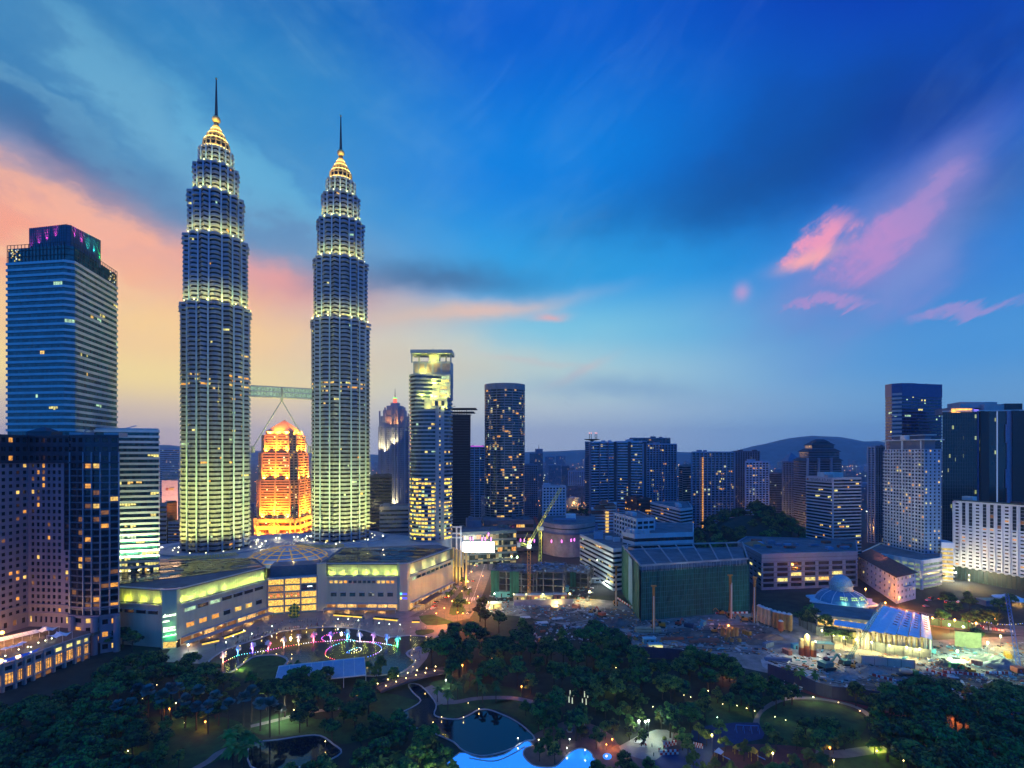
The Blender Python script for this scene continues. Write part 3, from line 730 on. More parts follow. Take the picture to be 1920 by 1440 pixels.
def hotel_wing():
 b = Bld('hotel_wing','low curved stone hotel wing with tall orange-lit glass bays and a rooftop pool','building',(X(80,260),260,0))
 stone = mat('wing_stone',(0.30,0.30,0.31),0.75,var=0.12,scale=0.15,streak=True)
 pts = [p2(-90,233),p2(-20,240),p2(28,248.5),p2(62,257),p2(100,267),p2(140,278),p2(168,285)]
 zt = 13.5; dg = mats_dark = dark_glass
 bay = lit('bay_lit',(1.0,0.45,0.08),1.5,1.3,0.08)
 for i in range(6):
  A,B = pts[i],pts[i + 1]
  nb = 2
  b.grid(A,B,8.8,zt - 0.9,nb,1,0.62,0.52,stone,[(W_ye,1)] if i >= 4 else [(dg,1)],0.4,hfl=0.5)
  b.grid(A,B,2.6,8.8,nb * 1,1,0.84,0.86,stone,[(bay,1)],0.9,hfl=0.4)
  b.grid(A,B,-1,2.6,nb,1,0.8,0.75,stone,[(dg,2),(W_dim,1)],0.9)
  cor = b.p('cornice'); n_ = Vector(((B - A).y,-(B - A).x,0)).normalized()
  for z,w in ((zt,1.2),(zt - 1.0,0.5),(8.8,0.7),(2.6,0.6)):
   cor.bar(tuple(A + n_ * 0.2 + Vector((0,0,z))),tuple(B + n_ * 0.2 + Vector((0,0,z))),w,stone,0.5)
  pl = b.p('pilaster')
  for t in (0,0.5):
   p = A.lerp(B,t) + n_ * 0.25; pl.bar((p.x,p.y,-1),(p.x,p.y,zt),1.1,stone)
  mu = b.p('mullion')
  for t in (0.12,0.25,0.38,0.62,0.75,0.88):
   p = A.lerp(B,t) - n_ * 0.75; mu.bar((p.x,p.y,2.8),(p.x,p.y,8.6),0.22,stone)
  for z in (7.0,): mu.bar(tuple(A - n_ * 0.75 + Vector((0,0,z))),tuple(B - n_ * 0.75 + Vector((0,0,z))),0.22,stone)
 back = [p2(190,292),p2(60,300),p2(-75,268)]
 b.p('terrace').prism([(p.x,p.y) for p in [pts[0] + Vector((0,.6,0))] + [p + Vector((-.4,.5,0)) for p in pts[1:]] + back],11.5,13.0,mat('terrace_paving',(0.12,0.10,0.09),0.8,var=0.2))
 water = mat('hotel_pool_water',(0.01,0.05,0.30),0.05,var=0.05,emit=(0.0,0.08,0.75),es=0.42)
 pool = [pts[0] + Vector((0,4,0)),pts[1] + Vector((0,4,0)),pts[2] + Vector((-1,4,0)),pts[3] + Vector((-2,4,0)),pts[3] + Vector((-4.5,9,0)),pts[2] + Vector((-4,11,0)),pts[1] + Vector((-3,12,0)),pts[0] + Vector((-3,12,0))]
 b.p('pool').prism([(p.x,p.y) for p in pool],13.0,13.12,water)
 b.finish()
 cloth = mat('white_canvas',(0.72,0.76,0.8),0.7,var=0.06)
 def tent(px,py,w,h,label):
  g = G(px,py,13.0); t = thing('canopy_tent',label,'tent',g,'white canvas tents on the hotel pool terrace')
  m = MB(); N_ = 8; vs = []
  for j in range(N_ + 1):
   for i in range(N_ + 1):
    u,v = i / N_ * 2 - 1,j / N_ * 2 - 1; q = max(abs(u),abs(v)); z = h * (1 - q) ** 1.6 * 0.6 + (0.35 * h) * (abs(u * v)) + h * 0.55
    s_ = 1 - 0.18 * (1 - min(abs(u),abs(v))) * (q > 0.99)
    vs.append((g.x + u * w * s_,g.y + v * w * 0.7 * s_,g.z + z))
  m.raw(vs,[(j * 9 + i,j * 9 + i + 1,j * 9 + i + 10,j * 9 + i + 9) for j in range(N_) for i in range(N_)],cloth)
  m.build('canvas',t)
  for sx in (-1,1):
   for sy in (-1,1): MB().tube((g.x + sx * w,g.y + sy * w * .7,g.z),(g.x + sx * w,g.y + sy * w * .7,g.z + h * 0.95),0.08,0.08,white_steel,6).build('pole',t)
 tent(86,1190,4.6,4.0,'peaked white canvas tent against the hotel wall')
 tent(112,1202,4.2,4.6,'peaked white canvas tent nearest the end of the pool terrace')
 # long awning over the bar and its lamps
 A,B = G(-10,1216,13),G(74,1196,13)
 t = thing('awning','long pale awning roof over the lit poolside bar','awning',A.lerp(B,.5)); u = (B - A).normalized(); n_ = Vector((-u.y,u.x,0))
 m = MB()
 for i in range(9):
  p,q = A.lerp(B,i / 9),A.lerp(B,(i + .94) / 9)
  m.face([p + Vector((0,0,3.0)),q + Vector((0,0,3.0)),q + n_ * 4 + Vector((0,0,4.0)),p + n_ * 4 + Vector((0,0,4.0))],cloth)
  m.face([p + Vector((0,0,2.9)),p + n_ * 4 + Vector((0,0,3.9)),q + n_ * 4 + Vector((0,0,3.9)),q + Vector((0,0,2.9))],cloth)
 m.build('canopy',t); mm = MB()
 for i in range(6):
  p = A.lerp(B,i / 5); mm.tube(p,p + Vector((0,0,3)),.08,.08,white_steel,6)
  light('POINT',tuple(p + n_ * 2 + Vector((0,0,2.4))),450,(1.0,.5,.14),radius=.3)
 mm.build('post',t)
 for k,(px,py) in enumerate(((10,1224),(22,1221),(34,1218),(42,1213))):
  g = G(px,py,13.1); t = thing('parasol',('white parasol at the left end of the poolside row','white parasol second from the left beside the pool','white parasol third from the left beside the pool','white parasol at the right end of the poolside row')[k],'parasol',g,'parasols by the hotel pool')
  MB().tube(g,g + Vector((0,0,2.6)),.05,.05,white_steel,6).build('pole',t); MB().lathe([(1.9,2.2),(0.05,3.0)],g,cloth,8).build('canopy',t)
 for k,(px,py) in enumerate(((10,1234),(35,1222),(52,1217),(58,1217),(72,1209),(85,1205),(97,1201))):
  g = G(px,py,13.1)
  o = MB().tube(g,g + Vector((0,0,.9)),.12,.1,dark_metal,6); o.ball(g + Vector((0,0,1.15)),.34,lamp_glow,8,5)
  tag(o.build('garden_lamp',off=tuple(g)),'round white garden lamp glowing on the hotel pool terrace','lamp','garden lamps on the pool terrace'); light('POINT',(g.x,g.y,g.z + 1.4),260,(0.9,1.0,0.8),radius=.3)
 sod = mat('sodium_glow',(0.8,0.5,0.2),0.5,var=0,emit=(1.0,0.40,0.08),es=10)
 for k,(px,py,z,lab) in enumerate(((4,1190,16,'glaring orange globe lamp by the long awning'),(2,1243,13.1,'glaring orange globe lamp at the near end of the pool'))):
  g = G(px,py,z); t = thing('globe_lamp',lab,'lamp',(g.x,g.y,13)); MB().tube((g.x,g.y,13),g + Vector((0,0,.5)),.12,.1,dark_metal,6).build('post',t); MB().ball(g + Vector((0,0,1)),.9,sod,12,8).build('globe',t)
  light('POINT',(g.x,g.y - .5,g.z + 2.2),2200,(1.0,.42,.1),radius=.6)
hotel_wing()
# ------------------------------------------------------------------ shopping mall in front of the towers
mall_wall = mat('mall_cladding',(0.40,0.43,0.32),0.6,var=0.08,scale=0.2,streak=True)
eave_m = mat('mall_eave_metal',(0.38,0.46,0.54),0.35,0.4,var=0.06)
fl_yel = (0.95,1.0,0.30)
solar = glass('roof_panel_dark',(0.018,0.02,0.028),0.16,(4,4),0.6)
solar2 = mat('roof_panel_pale',(0.16,0.18,0.22),0.25,0.5,var=0.1)
def roof_panels(b,A,B,Cc,Dd,z,rows,cols,key='roof_panel'):
 """dark tilted roof panels, A-B along the front eave, D-C behind; gaps and pale ones at random"""
 mb = b.p(key); fr = b.p('roof')
 r = random.Random(rows * 31 + cols)
 for j in range(rows):
  i = 0
  while i < cols:
   k = min(cols - i,r.choice((1,2,2,3,4,5)))
   if r.random() < 0.10: i += k; continue
   f = lambda s_,t_: (A.lerp(B,s_)).lerp(Dd.lerp(Cc,s_),t_)
   s0,s1,t0,t1 = i / cols,(i + k - 0.12) / cols,j / rows,(j + 0.86) / rows
   q = [f(s0,t0),f(s1,t0),f(s1,t1),f(s0,t1)]; zz = z + 0.35 + r.uniform(0,.15); dz = r.uniform(-0.3,0.75); dx = r.uniform(-.25,.25)
   top = [(q[0].x,q[0].y,zz - dx),(q[1].x,q[1].y,zz + dx),(q[2].x,q[2].y,zz + dz + dx),(q[3].x,q[3].y,zz + dz - dx)]
   mb.face(top,solar2 if r.random() < 0.10 else solar)
   i += k
def mall_face(b,A,B,z_led,z_top,up_in,awn=True,rows=(),shop=True,nseg=None,wallm=None):
 """lower wall with its windows and ledge; rows = (z0, z1, count, width share, panes)"""
 wallm = wallm or mall_wall
 A,B = Vector(A),Vector(B); L = (B - A).length; u = (B - A) / L; n_ = Vector((u.y,-u.x,0))
 z = 5.2 if shop else 0.0
 for z0,z1,cnt,share,pn in rows:
  if z0 > z: b.flat(A,B,z,z0,wallm)
  b.grid(A,B,z0,z1,cnt,1,share,0.92,wallm,pn,0.5,edge=L * 0.035); z = z1
  if awn:
   for i in range(cnt):
    e = b.p(('awning',A.x,z1,i))
    a = L * .035 + (i + (1 - share) / 2) * L * .93 / cnt; w = L * .93 / cnt * share
    p,q = A + u * a,A + u * (a + w)
    e.bar(tuple(p + n_ * .55 + Vector((0,0,z1))),tuple(q + n_ * .55 + Vector((0,0,z1))),1.1,eave_m,.25)
 b.flat(A,B,z,z_led,wallm)
 if shop:
  k = nseg or max(3,int(L / 8.5))
  b.grid(A,B,0.2,5.2,k,1,0.9,0.8,wallm,[(W_dim,3),(lit('shop_front',(1.0,.55,.16),1.5,.8,.06),5)],1.2,hfl=.3,name='shop_window')
  e = b.p('canopy')
  e.bar(tuple(A + n_ * 1.2 + Vector((0,0,5.5))),tuple(B + n_ * 1.2 + Vector((0,0,5.5))),2.6,eave_m,.3)
  g2 = A + n_ * 3.2,B + n_ * 3.2
  t = b.p('terrace_canopy'); t.bar(tuple(g2[0] + n_ * 1.6 + Vector((0,0,2.7))),tuple(g2[1] + n_ * 1.6 + Vector((0,0,2.7))),5.0,concrete,.25)
  for i in range(k + 1):
   p = A.lerp(B,i / k) + n_ * 5.4; b.p('terrace_post').bar((p.x,p.y,0),(p.x,p.y,2.7),.25,eave_m)
   if i % 2 == 0: light('POINT',tuple(A.lerp(B,(i + .5) / (k + 1)) + n_ * 3.2 + Vector((0,0,1.9))),900,(1.0,.52,.14),radius=.3)
 # ledge and floodlit upper storey
 led = b.p('ledge'); led.bar(tuple(A + n_ * .3 + Vector((0,0,z_led))),tuple(B + n_ * .3 + Vector((0,0,z_led))),1.2,eave_m,.5)
 Ai,Bi = A - n_ * up_in,B - n_ * up_in
 led.face([tuple(A + Vector((0,0,z_led + .26))),tuple(B + Vector((0,0,z_led + .26))),tuple(Bi + Vector((0,0,z_led + .26))),tuple(Ai + Vector((0,0,z_led + .26)))],roof_felt)
 b.flat(Ai,Bi,z_led,z_top,wallm,'upper_storey')
 rb = b.p(('rib',A.x)); kk = int(L / 1.6)
 for i in range(kk + 1):
  p = Ai.lerp(Bi,i / kk) + n_ * .06; rb.bar((p.x,p.y,z_led + .3),(p.x,p.y,z_top - .8),.14,wallm)
 ev = b.p('eave'); ev.bar(tuple(Ai + n_ * .7 + Vector((0,0,z_top))),tuple(Bi + n_ * .7 + Vector((0,0,z_top))),2.2,eave_m,.5)
 rl = b.p('railing')
 for z in (1.3,):
  rl.bar(tuple(A + Vector((0,0,z_led + z))),tuple(B + Vector((0,0,z_led + z))),.1,eave_m)
 for i in range(int(L / 2.0) + 1):
  p = A.lerp(B,i * 2.0 / L); rl.bar((p.x,p.y,z_led + .2),(p.x,p.y,z_led + 1.3),.07,eave_m)
def ledge_lights(A,B,z,inn,ts,e,colr=fl_yel):
 u = (B - A).normalized(); n_ = Vector((u.y,-u.x,0))
 for t in ts:
  p = A.lerp(B,t) - n_ * .15
  light('SPOT',(p.x,p.y,z + .7),e,colr,tuple(p - n_ * 2.4 + Vector((0,0,z + 4.5))),160,.8,.3)
  p2_ = A.lerp(B,t) - n_ * .3; light('POINT',(p2_.x,p2_.y,z + 1.6),e * .25,colr,radius=.25)
def mall():
 zl,zt = 24.7,33.6; ui = 2.6
 b = Bld('mall_wing','left wing of the shopping mall with green-lit sign corner and yellow-lit top storey','mall',(X(360,330),330,0),'wings of the mall')
 A0,A1,A2,A3,A4 = p2(205,307.5),p2(301,300.5),p2(304,297.5),p2(331,299.5),p2(338,302.5)
 A5 = p2(500,360)
 dkp = [(dark_glass,1)]
 mall_face(b,A0,A1,zl,zt,ui,rows=[(19.0,21.6,4,.86,dkp)],shop=False)
 b.flat(A1,A2,0,zt + 1,mall_wall); b.flat(A2,A3,4.5,zt + 1,mall_wall); b.flat(A3,A4,4.5,zt + 1,mall_wall); b.grid(A2,A3,0,4.5,1,1,.9,.8,mall_wall,[(W_am,1)],.8); b.flat(A3,A4,0,4.5,dark_glass)
 mall_face(b,A4,A5,zl,zt,ui,rows=[(9.6,13.0,7,.62,panes(dark_glass,.75,[(W_am,3),(W_or,2)])),(19.2,22.0,7,.86,panes(dark_glass,.28,[(W_gr,1)]))],nseg=8)
 Bk1,Bk2 = p2(480,392),p2(205,384)
 for e,f in ((A5,Bk1),(Bk1,Bk2),(Bk2,A0)): b.flat(e,f,0,zt,mall_wall)
 poly = [A0,A1,A2,A3,A4,A5,Bk1,Bk2]
 b.p('roof').prism([(p.x,p.y) for p in offset_poly(poly,-.6)],zt - .6,zt + .02,roof_felt)
 ev = b.p('eave')
 for e,f in ((A1,A2),(A2,A3),(A3,A4)): ev.bar(tuple(e + Vector((0,0,zt + 1))),tuple(f + Vector((0,0,zt + 1))),1.6,eave_m,.6)
 roof_panels(b,A0.lerp(A1,.05) + Vector((0,5,0)),A5 + Vector((-3,2,0)),Bk1 + Vector((-4,-2,0)),Bk2 + Vector((6,-2,0)),zt,15,18)
 # tall lit sign: four lines of hand-like glowing letters on a ground washed green
 u = (A3 - A2).normalized(); n_ = Vector((u.y,-u.x,0)); o0 = A2 + n_ * .12
 gw = mat('sign_glow_white',(.8,.9,.8),.5,var=0,emit=(.80,1.0,.62),es=2.6); gg = mat('sign_glow_green',(.2,.8,.3),.5,var=0,emit=(.10,1.0,.22),es=1.6); wo = lit('sign_amber',(1.0,.75,.25),1.0,.7,.1)
 sg = b.p('sign')
 L = (A3 - A2).length
 r = random.Random(4)
 def stroke_line(z,h,x0,x1,slant,m):
  x = x0
  while x < x1:
   w = r.uniform(.25,.5); hh = h * r.choice((.55,.6,.62,1.0)); dz = (x - x0) * slant
   p = o0 + u * x; q = o0 + u * (x + w)
   sg.bar(tuple(p + Vector((0,0,z + dz))),tuple(q + Vector((0,0,z + dz + hh))),.26,m)
   sg.bar(tuple(q + Vector((0,0,z + dz + hh))),tuple(q + u * .2 + Vector((0,0,z + dz))),.22,m); x += w + .3
 stroke_line(18.6,1.7,.5,L * .92,.12,gw)
 pm_ = lambda x0,x1,z0,z1,m: sg.face([tuple(o0 + n_ * .05 + u * x0 + Vector((0,0,z0))),tuple(o0 + n_ * .05 + u * x1 + Vector((0,0,z0))),tuple(o0 + n_ * .05 + u * x1 + Vector((0,0,z1))),tuple(o0 + n_ * .05 + u * x0 + Vector((0,0,z1)))],m)
 stroke_line(15.6,1.4,.4,L * .5,.1,gw); stroke_line(11.6,1.3,.8,L * .85,.12,gw); stroke_line(10.0,1.3,.8,L * .85,.12,gw); stroke_line(6.8,1.3,.5,L * .9,.12,gg); stroke_line(7.1,.9,.5,L * .9,.12,gw)
 b.finish()
 c = (A2 + A3) / 2 + n_ * 2.2
 light('POINT',(c.x,c.y,7.5),800,(.05,1.0,.25),radius=.5); light('POINT',(c.x,c.y,14),260,(.3,1.0,.35),radius=.5); light('POINT',(c.x + 4,c.y,19),200,(.7,1.0,.5),radius=.5)
 ledge_lights(A0,A1,zl,ui,(.3,.6,.88),2100,(.95,1.0,.06)); ledge_lights(A4,A5,zl,ui,(.03,.13,.25,.36,.5,.62,.74,.85,.96),1700,(.85,1.0,.14))
 # right wing
 b = Bld('mall_wing','right wing of the shopping mall with yellow-lit top storey beside the orange road','mall',(X(720,400),400,0),'wings of the mall')
 B0,B1,B2,B3,B4 = p2(612,371.5),p2(745,371),p2(749,369.5),p2(764,370),p2(769,372.5)
 Bn,B5 = p2(594,369),p2(849,432)
 lp = panes(teal_glass,.62,[(W_am,3),(W_or,2)])
 b.flat(Bn,B0,0,zt + .4,mall_wall)
 mall_face(b,B0,B1,zl,zt,ui,rows=[(10.0,13.4,7,.62,panes(teal_glass,.12,[(W_gr,1)])),(19.6,22.2,14,.72,lp)],nseg=7)
 b.flat(B1,B2,0,zt + .8,mall_wall); b.flat(B2,B3,0,zt + .8,mall_wall); b.flat(B3,B4,0,zt + .8,mall_wall)
 mall_face(b,B4,B5,zl,zt,ui,rows=[(20.6,23.0,9,.9,panes(teal_glass,.15,[(W_gr,1)]))],awn=False,nseg=12)
 Bb1,Bb2 = p2(822,452),p2(640,436)
 for e,f in ((B5,Bb1),(Bb1,Bb2),(Bb2,Bn)): b.flat(e,f,0,zt,mall_wall)
 poly = [Bn,B0,B1,B2,B3,B4,B5,Bb1,Bb2]
 b.p('roof').prism([(p.x,p.y) for p in offset_poly(poly,-.6)],zt - .6,zt + .02,roof_felt)
 ev = b.p('eave')
 for e,f in ((Bn,B0),(B1,B2),(B2,B3),(B3,B4)): ev.bar(tuple(e + Vector((0,0,zt + .8))),tuple(f + Vector((0,0,zt + .8))),1.6,eave_m,.6)
 roof_panels(b,Bn.lerp(B0,.6) + Vector((0,5,0)),B4 + Vector((-2,6,0)),B5 + Vector((-5,-2,0)),Bb2 + Vector((4,-2,0)),zt,20,16)
 # two small blue shop signs on the corner
 u = (B3 - B2).normalized(); n_ = Vector((u.y,-u.x,0)); sb = mat('sign_glow_blue',(.1,.1,.8),.5,var=0,emit=(.06,.09,1.0),es=1.6); sy = mat('sign_glow_yellow',(.8,.7,.1),.5,var=0,emit=(1.0,.8,.1),es=2.2); sgm = mat('sign_glow_teal',(.1,.8,.5),.5,var=0,emit=(.1,1.0,.7),es=2.2)
 for z,m1 in ((12.6,sgm),(9.4,sy)):
  p = B2 + n_ * .1
  b.p(('shop_sign',z)).bar(tuple(p + u * 2.0 + Vector((0,0,z))),tuple(p + u * 5.4 + Vector((0,0,z - .2))),.2,sb,1.0); b.p(('shop_sign',z)).ball(tuple(p + u * 1.1 + Vector((0,0,z))),.75,m1,10,6)
 b.finish()
 ledge_lights(B0,B1,zl,ui,(.06,.22,.38,.54,.68,.84,.96),1700,(.85,1.0,.12)); ledge_lights(B4,B5,zl,ui,(.12,.38,.56,.82),1700,(1.0,.9,.26))
 # lit glass atrium between the wings
 a = Bld('mall_atrium','orange glowing glass atrium front between the two mall wings','mall',(X(548,366),366,0),'wings of the mall')
 C0,C1 = A5 + Vector((0,1.5,0)),Bn + Vector((0,.5,0)); u = (C1 - C0).normalized(); n_ = Vector((u.y,-u.x,0)); L = (C1 - C0).length
 shopi = lit('atrium_interior',(1.0,.60,.10),1.9,.9,.12); shopd = lit('atrium_interior_dim',(.9,.40,.08),1.0,.7,.08)
 zs = [.2,5.2,10.2,15.2,20.0,24.6]
 for j in range(5):
  for i in range(3):
   p,q = C0.lerp(C1,(i + .03) / 3) - n_ * 1.0,C0.lerp(C1,(i + .97) / 3) - n_ * 1.0
   m = shopi if (i,j) not in ((0,3),(2,3),(0,2),(1,2)) else shopd
   if (i,j) == (2,3): m = teal_glass
   a.window([tuple(p + Vector((0,0,zs[j] + .7))),tuple(q + Vector((0,0,zs[j] + .7))),tuple(q + Vector((0,0,zs[j + 1] - .25))),tuple(p + Vector((0,0,zs[j + 1] - .25)))],m)
  a.p(('floor_slab',j)).bar(tuple(C0 - n_ * .6 + Vector((0,0,zs[j] + .25))),tuple(C1 - n_ * .6 + Vector((0,0,zs[j] + .25))),1.6,mat('slab_teal_edge',(.10,.28,.30),.4,var=.08),.9)
 for t in (0,1 / 3,2 / 3,1):
  p = C0.lerp(C1,t) + n_ * .3; a.p('column').bar((p.x,p.y,0),(p.x,p.y,26),.9,concrete)
 mm = a.p('mullion')
 for k in range(25):
  p = C0.lerp(C1,k / 24) - n_ * .5; mm.bar((p.x,p.y,.5),(p.x,p.y,24.5),.12,eave_m)
 a.p('eave').bar(tuple(C0 + n_ * 1.0 + Vector((0,0,25.4))),tuple(C1 + n_ * 1.0 + Vector((0,0,26.0))),4.0,eave_m,.9)
 a.p('roof').prism([(p.x,p.y) for p in (C0 - n_ * 1.2,C1 - n_ * 1.2,C1 - n_ * 16,C0 - n_ * 16)],0,25.2,roof_felt)
 a.p('wall').prism([(p.x,p.y) for p in (C0 - n_ * 8,C1 - n_ * 8,C1 - n_ * 24,C0 - n_ * 24)],25.2,32.4,mat('atrium_grey_wall',(.11,.13,.17),.6,var=.1))
 sgp = C0.lerp(C1,.80) - n_ * .8; a.p('shop_sign').bar(tuple(sgp + Vector((0,0,18.2))),tuple(sgp + u * 3.2 + Vector((0,0,18.3))),.1,mat('sign_white',(.9,.9,.9),.5,var=0,emit=(.85,.95,1.0),es=3),.6)
 red = mat('red_lantern_glow',(.8,.1,.05),.5,var=0,emit=(1.0,.08,.03),es=4)
 for k in range(14):
  p = C0.lerp(C1,(k + .5) / 22) - n_ * .3; a.p(('lantern',k)).ball(tuple(p + Vector((0,0,12.2 + (k % 3 == 1) * .8))),.42 if k % 4 else .6,red if k % 3 == 1 else W_ye,8,5)
 a.finish()
 # woven diamond decoration on the forecourt
 g = G(552,1157); t = thing('diamond_decoration','green and yellow chequered diamond decoration standing before the glass atrium','decoration',g)
 yl,gn = mat('decor_yellow',(.65,.55,.04),.5,var=.05),mat('decor_green',(.02,.12,.04),.5,var=.05)
 def diamond(c,s_,nm,k=4):
  m = MB()
  for face_n in range(2):
   y = -0.6 if face_n == 0 else .6
   for i in range(k):
    for j in range(k):
     f = lambda a_,b_: (c[0] + (a_ - b_) * s_ / k,c[1] + y * (1 - abs((a_ + b_) / k - 1)),c[2] + (a_ + b_) * s_ / k)
     q = [f(i,j),f(i + 1,j),f(i + 1,j + 1),f(i,j + 1)]
     m.face(q if face_n == 0 else q[::-1],yl if (i + j) % 2 else gn)
  m.build(nm,t)
 diamond((g.x,g.y,.8),4.6,'diamond'); diamond((g.x - 2.6,g.y - .6,.1),1.5,'small_diamond',2); diamond((g.x + 2.6,g.y - .6,.1),1.5,'small_diamond',2)
 MB().lathe([(2.6,0),(2.6,.4),(0.1,.8)],g,gn,16).build('plinth',t)
 # podium roof round the towers
 pod = Bld('podium','pale rounded podium roof carrying the twin towers behind the mall','building',(X(520,480),480,0))
 pr = mat('podium_roof',(.34,.37,.40),.6,var=.12,scale=.06)
 poly = [p2(222,372),p2(330,378),p2(420,386),p2(500,392),p2(612,406),p2(690,440),p2(780,462),p2(830,476),p2(800,520),p2(700,545),p2(540,545),p2(380,505),p2(222,450)]
 pod.p('roof').prism([(p.x,p.y) for p in poly],0,29.2,pr)
 for cx,cy in (T1,T2):
  pod.p(('terrace_ring',cx)).lathe([(44,28.8),(44,30.6),(40,31.2),(37,30.2),(31,30.2)],(cx,cy,0),pr,40)
 yr = mat('roof_louvre_yellow',(.42,.36,.14),.6,var=.08)
 for cx,cy,a0,a1 in ((T1[0],T1[1],262,318),(T2[0],T2[1],238,292)):
  m = pod.p(('skylight',cx)); K = 26
  for k in range(K):
   a_,c_ = R(a0 + (a1 - a0) * k / K),R(a0 + (a1 - a0) * (k + .8) / K)
   m.face([(cx + 46 * math.cos(a_),cy + 46 * math.sin(a_),31.0),(cx + 46 * math.cos(c_),cy + 46 * math.sin(c_),31.0),(cx + 55 * math.cos(c_),cy + 55 * math.sin(c_),29.8),(cx + 55 * math.cos(a_),cy + 55 * math.sin(a_),29.8)][::-1],yr)
 # low ribbed dome over the mall's heart
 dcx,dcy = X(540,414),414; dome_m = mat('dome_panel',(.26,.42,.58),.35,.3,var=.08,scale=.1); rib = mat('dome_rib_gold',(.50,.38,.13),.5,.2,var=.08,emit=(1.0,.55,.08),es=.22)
 dp = [(31.5,28.2),(30,30.4),(26,33.0),(20.5,35.2),(14,37.0),(7,38.1),(.1,38.5)]
 pod.p('dome').lathe(dp,(dcx,dcy,0),dome_m,32)
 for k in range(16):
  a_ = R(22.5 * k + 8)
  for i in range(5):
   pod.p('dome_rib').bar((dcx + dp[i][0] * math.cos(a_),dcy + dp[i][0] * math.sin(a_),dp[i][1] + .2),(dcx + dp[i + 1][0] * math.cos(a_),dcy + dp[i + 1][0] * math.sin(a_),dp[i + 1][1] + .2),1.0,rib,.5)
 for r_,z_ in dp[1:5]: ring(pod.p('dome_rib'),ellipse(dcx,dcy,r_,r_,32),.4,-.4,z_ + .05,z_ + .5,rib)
 pod.finish()
 for k in range(5):
  a_ = R(-150 + 30 * k); light('POINT',(dcx + 33 * math.cos(a_),dcy + 33 * math.sin(a_),33),700,(1.0,.72,.25),radius=.3)
 for k,(px,py) in enumerate(((484,1012),(491,1020),(498,1015),(518,1009),(524,1009),(551,1007),(558,1007),(567,1012),(575,1006),(583,1006),(488,1025),(630,1020),(690,1012),(317,1035),(335,1036),(305,1042),(425,1033),(302,1055),(718,1005))):
  d = 505 - abs(px - 520) * .3 if py < 1013 else 455
  z = Z(py,d); o = MB(); o.tube((0,0,0),(0,0,max(1.0,z - 29.2)),.14,.1,dark_metal,6); o.ball((0,0,max(1.2,z - 29.0)),.42,mat('podium_lamp_glow',(.8,.8,.7),.5,var=0,emit=(1.0,.9,.6),es=12),8,5)
  ob = o.build('podium_lamp',off=(0,0,0)); ob.location = (X(px,d),d,29.2); tag(ob,'bright round lamp on a short post on the podium roof near the towers','lamp','lamps on the podium roof')
  light('POINT',(X(px,d),d - .8,z + 1.2),900,(1.0,.85,.5),radius=.4)
mall()
# ------------------------------------------------------------------ buildings behind and right of the towers
def face_poly(pxA,dA,pxB,dB,depth):
 A,B = p2(pxA,dA),p2(pxB,dB); u = (B - A).normalized(); n = Vector((-u.y,u.x,0)) * depth
 dp = n.length; return [A,B,p2(pxB,dB + dp) if pxB < 960 else B + n,p2(pxA,dA + dp) if pxA > 960 else A + n]
def ctr(poly): return sum((Vector((p[0],p[1],0)) for p in poly),Vector()) / len(poly)
def hazy(c,k=1.0): return tuple(v * k for v in c)
def gen(name,label,poly,ztop,nf,frac,band,core,z0=-2,proud=.35,piers=None,roof=2,cat='building',group=None,nlit=0,lits=WARM,seg=2.4,grid=None,at_top=True,inset=.15,parapet=True):
 c = ctr(poly); b = Bld(name,label,cat,(c.x,c.y,z0),group,nwin=100)
 b.bands(poly,z0,ztop,nf,frac,band,core,proud,inset,roof_felt,at_top=at_top)
 if nlit: b.lit_runs(poly,z0,ztop,nf,frac,nlit,lits,seg,(1,3),inset,at_top,rows=list(range(nf // 4,nf)))
 if piers:
  sp,w,m,pr = piers; mb = b.p('pier')
  for i in range(len(poly)):
   a,e = Vector(poly[i]),Vector(poly[(i + 1) % len(poly)]); k = max(1,round((e - a).length / sp)); n_ = Vector(((e - a).y,-(e - a).x,0)).normalized() * pr
   for j in range(k + 1):
    p = a.lerp(e,j / k) + n_; mb.bar((p.x,p.y,z0),(p.x,p.y,ztop),w,m,2 * pr + .5)
 if parapet: ring(b.p('parapet'),poly,proud,-.5,ztop,ztop + 1.1,band)
 r = random.Random(int(abs(c.x) * 7 + c.y)); q = offset_poly(poly,-3)
 for k in range(roof):
  t,s_ = r.random(),r.random(); p = q[0].lerp(q[1],t).lerp(q[3 % len(q)].lerp(q[2],t),s_)
  b.p(('plant_room',k)).box((p.x,p.y,ztop + 1.6),(r.uniform(3,8),r.uniform(3,6),r.uniform(2.4,4.2)),band,math.atan2((q[1] - q[0]).y,(q[1] - q[0]).x))
  if r.random() < .6: b.p(('roof_mast',k)).tube((p.x + 1,p.y,ztop + 2),(p.x + 1,p.y,ztop + r.uniform(5,9)),.16,.08,dark_metal,5)
 return b
far_glass = glass('far_glass',(.02,.04,.06),.15,(2.4,3.4),.5,.012,(1.0,.55,.12),.7)
mid_glass = glass('mid_glass',(.015,.03,.05),.12,(2.2,3.3),.5,.015,(1.0,.58,.14),.8)
res_glass = glass('residence_glass',(.02,.035,.05),.12,(3.0,3.3),.6,.022,(1.0,.6,.14),.7)
blue_pan = mat('blue_grey_panel',(.17,.29,.43),.55,.1,var=.08,scale=.08)
dusk_pan = mat('dusk_grey_panel',(.11,.165,.25),.6,var=.1,scale=.08)
pink_pan = mat('pinkish_panel',(.46,.40,.40),.6,var=.08,scale=.08)
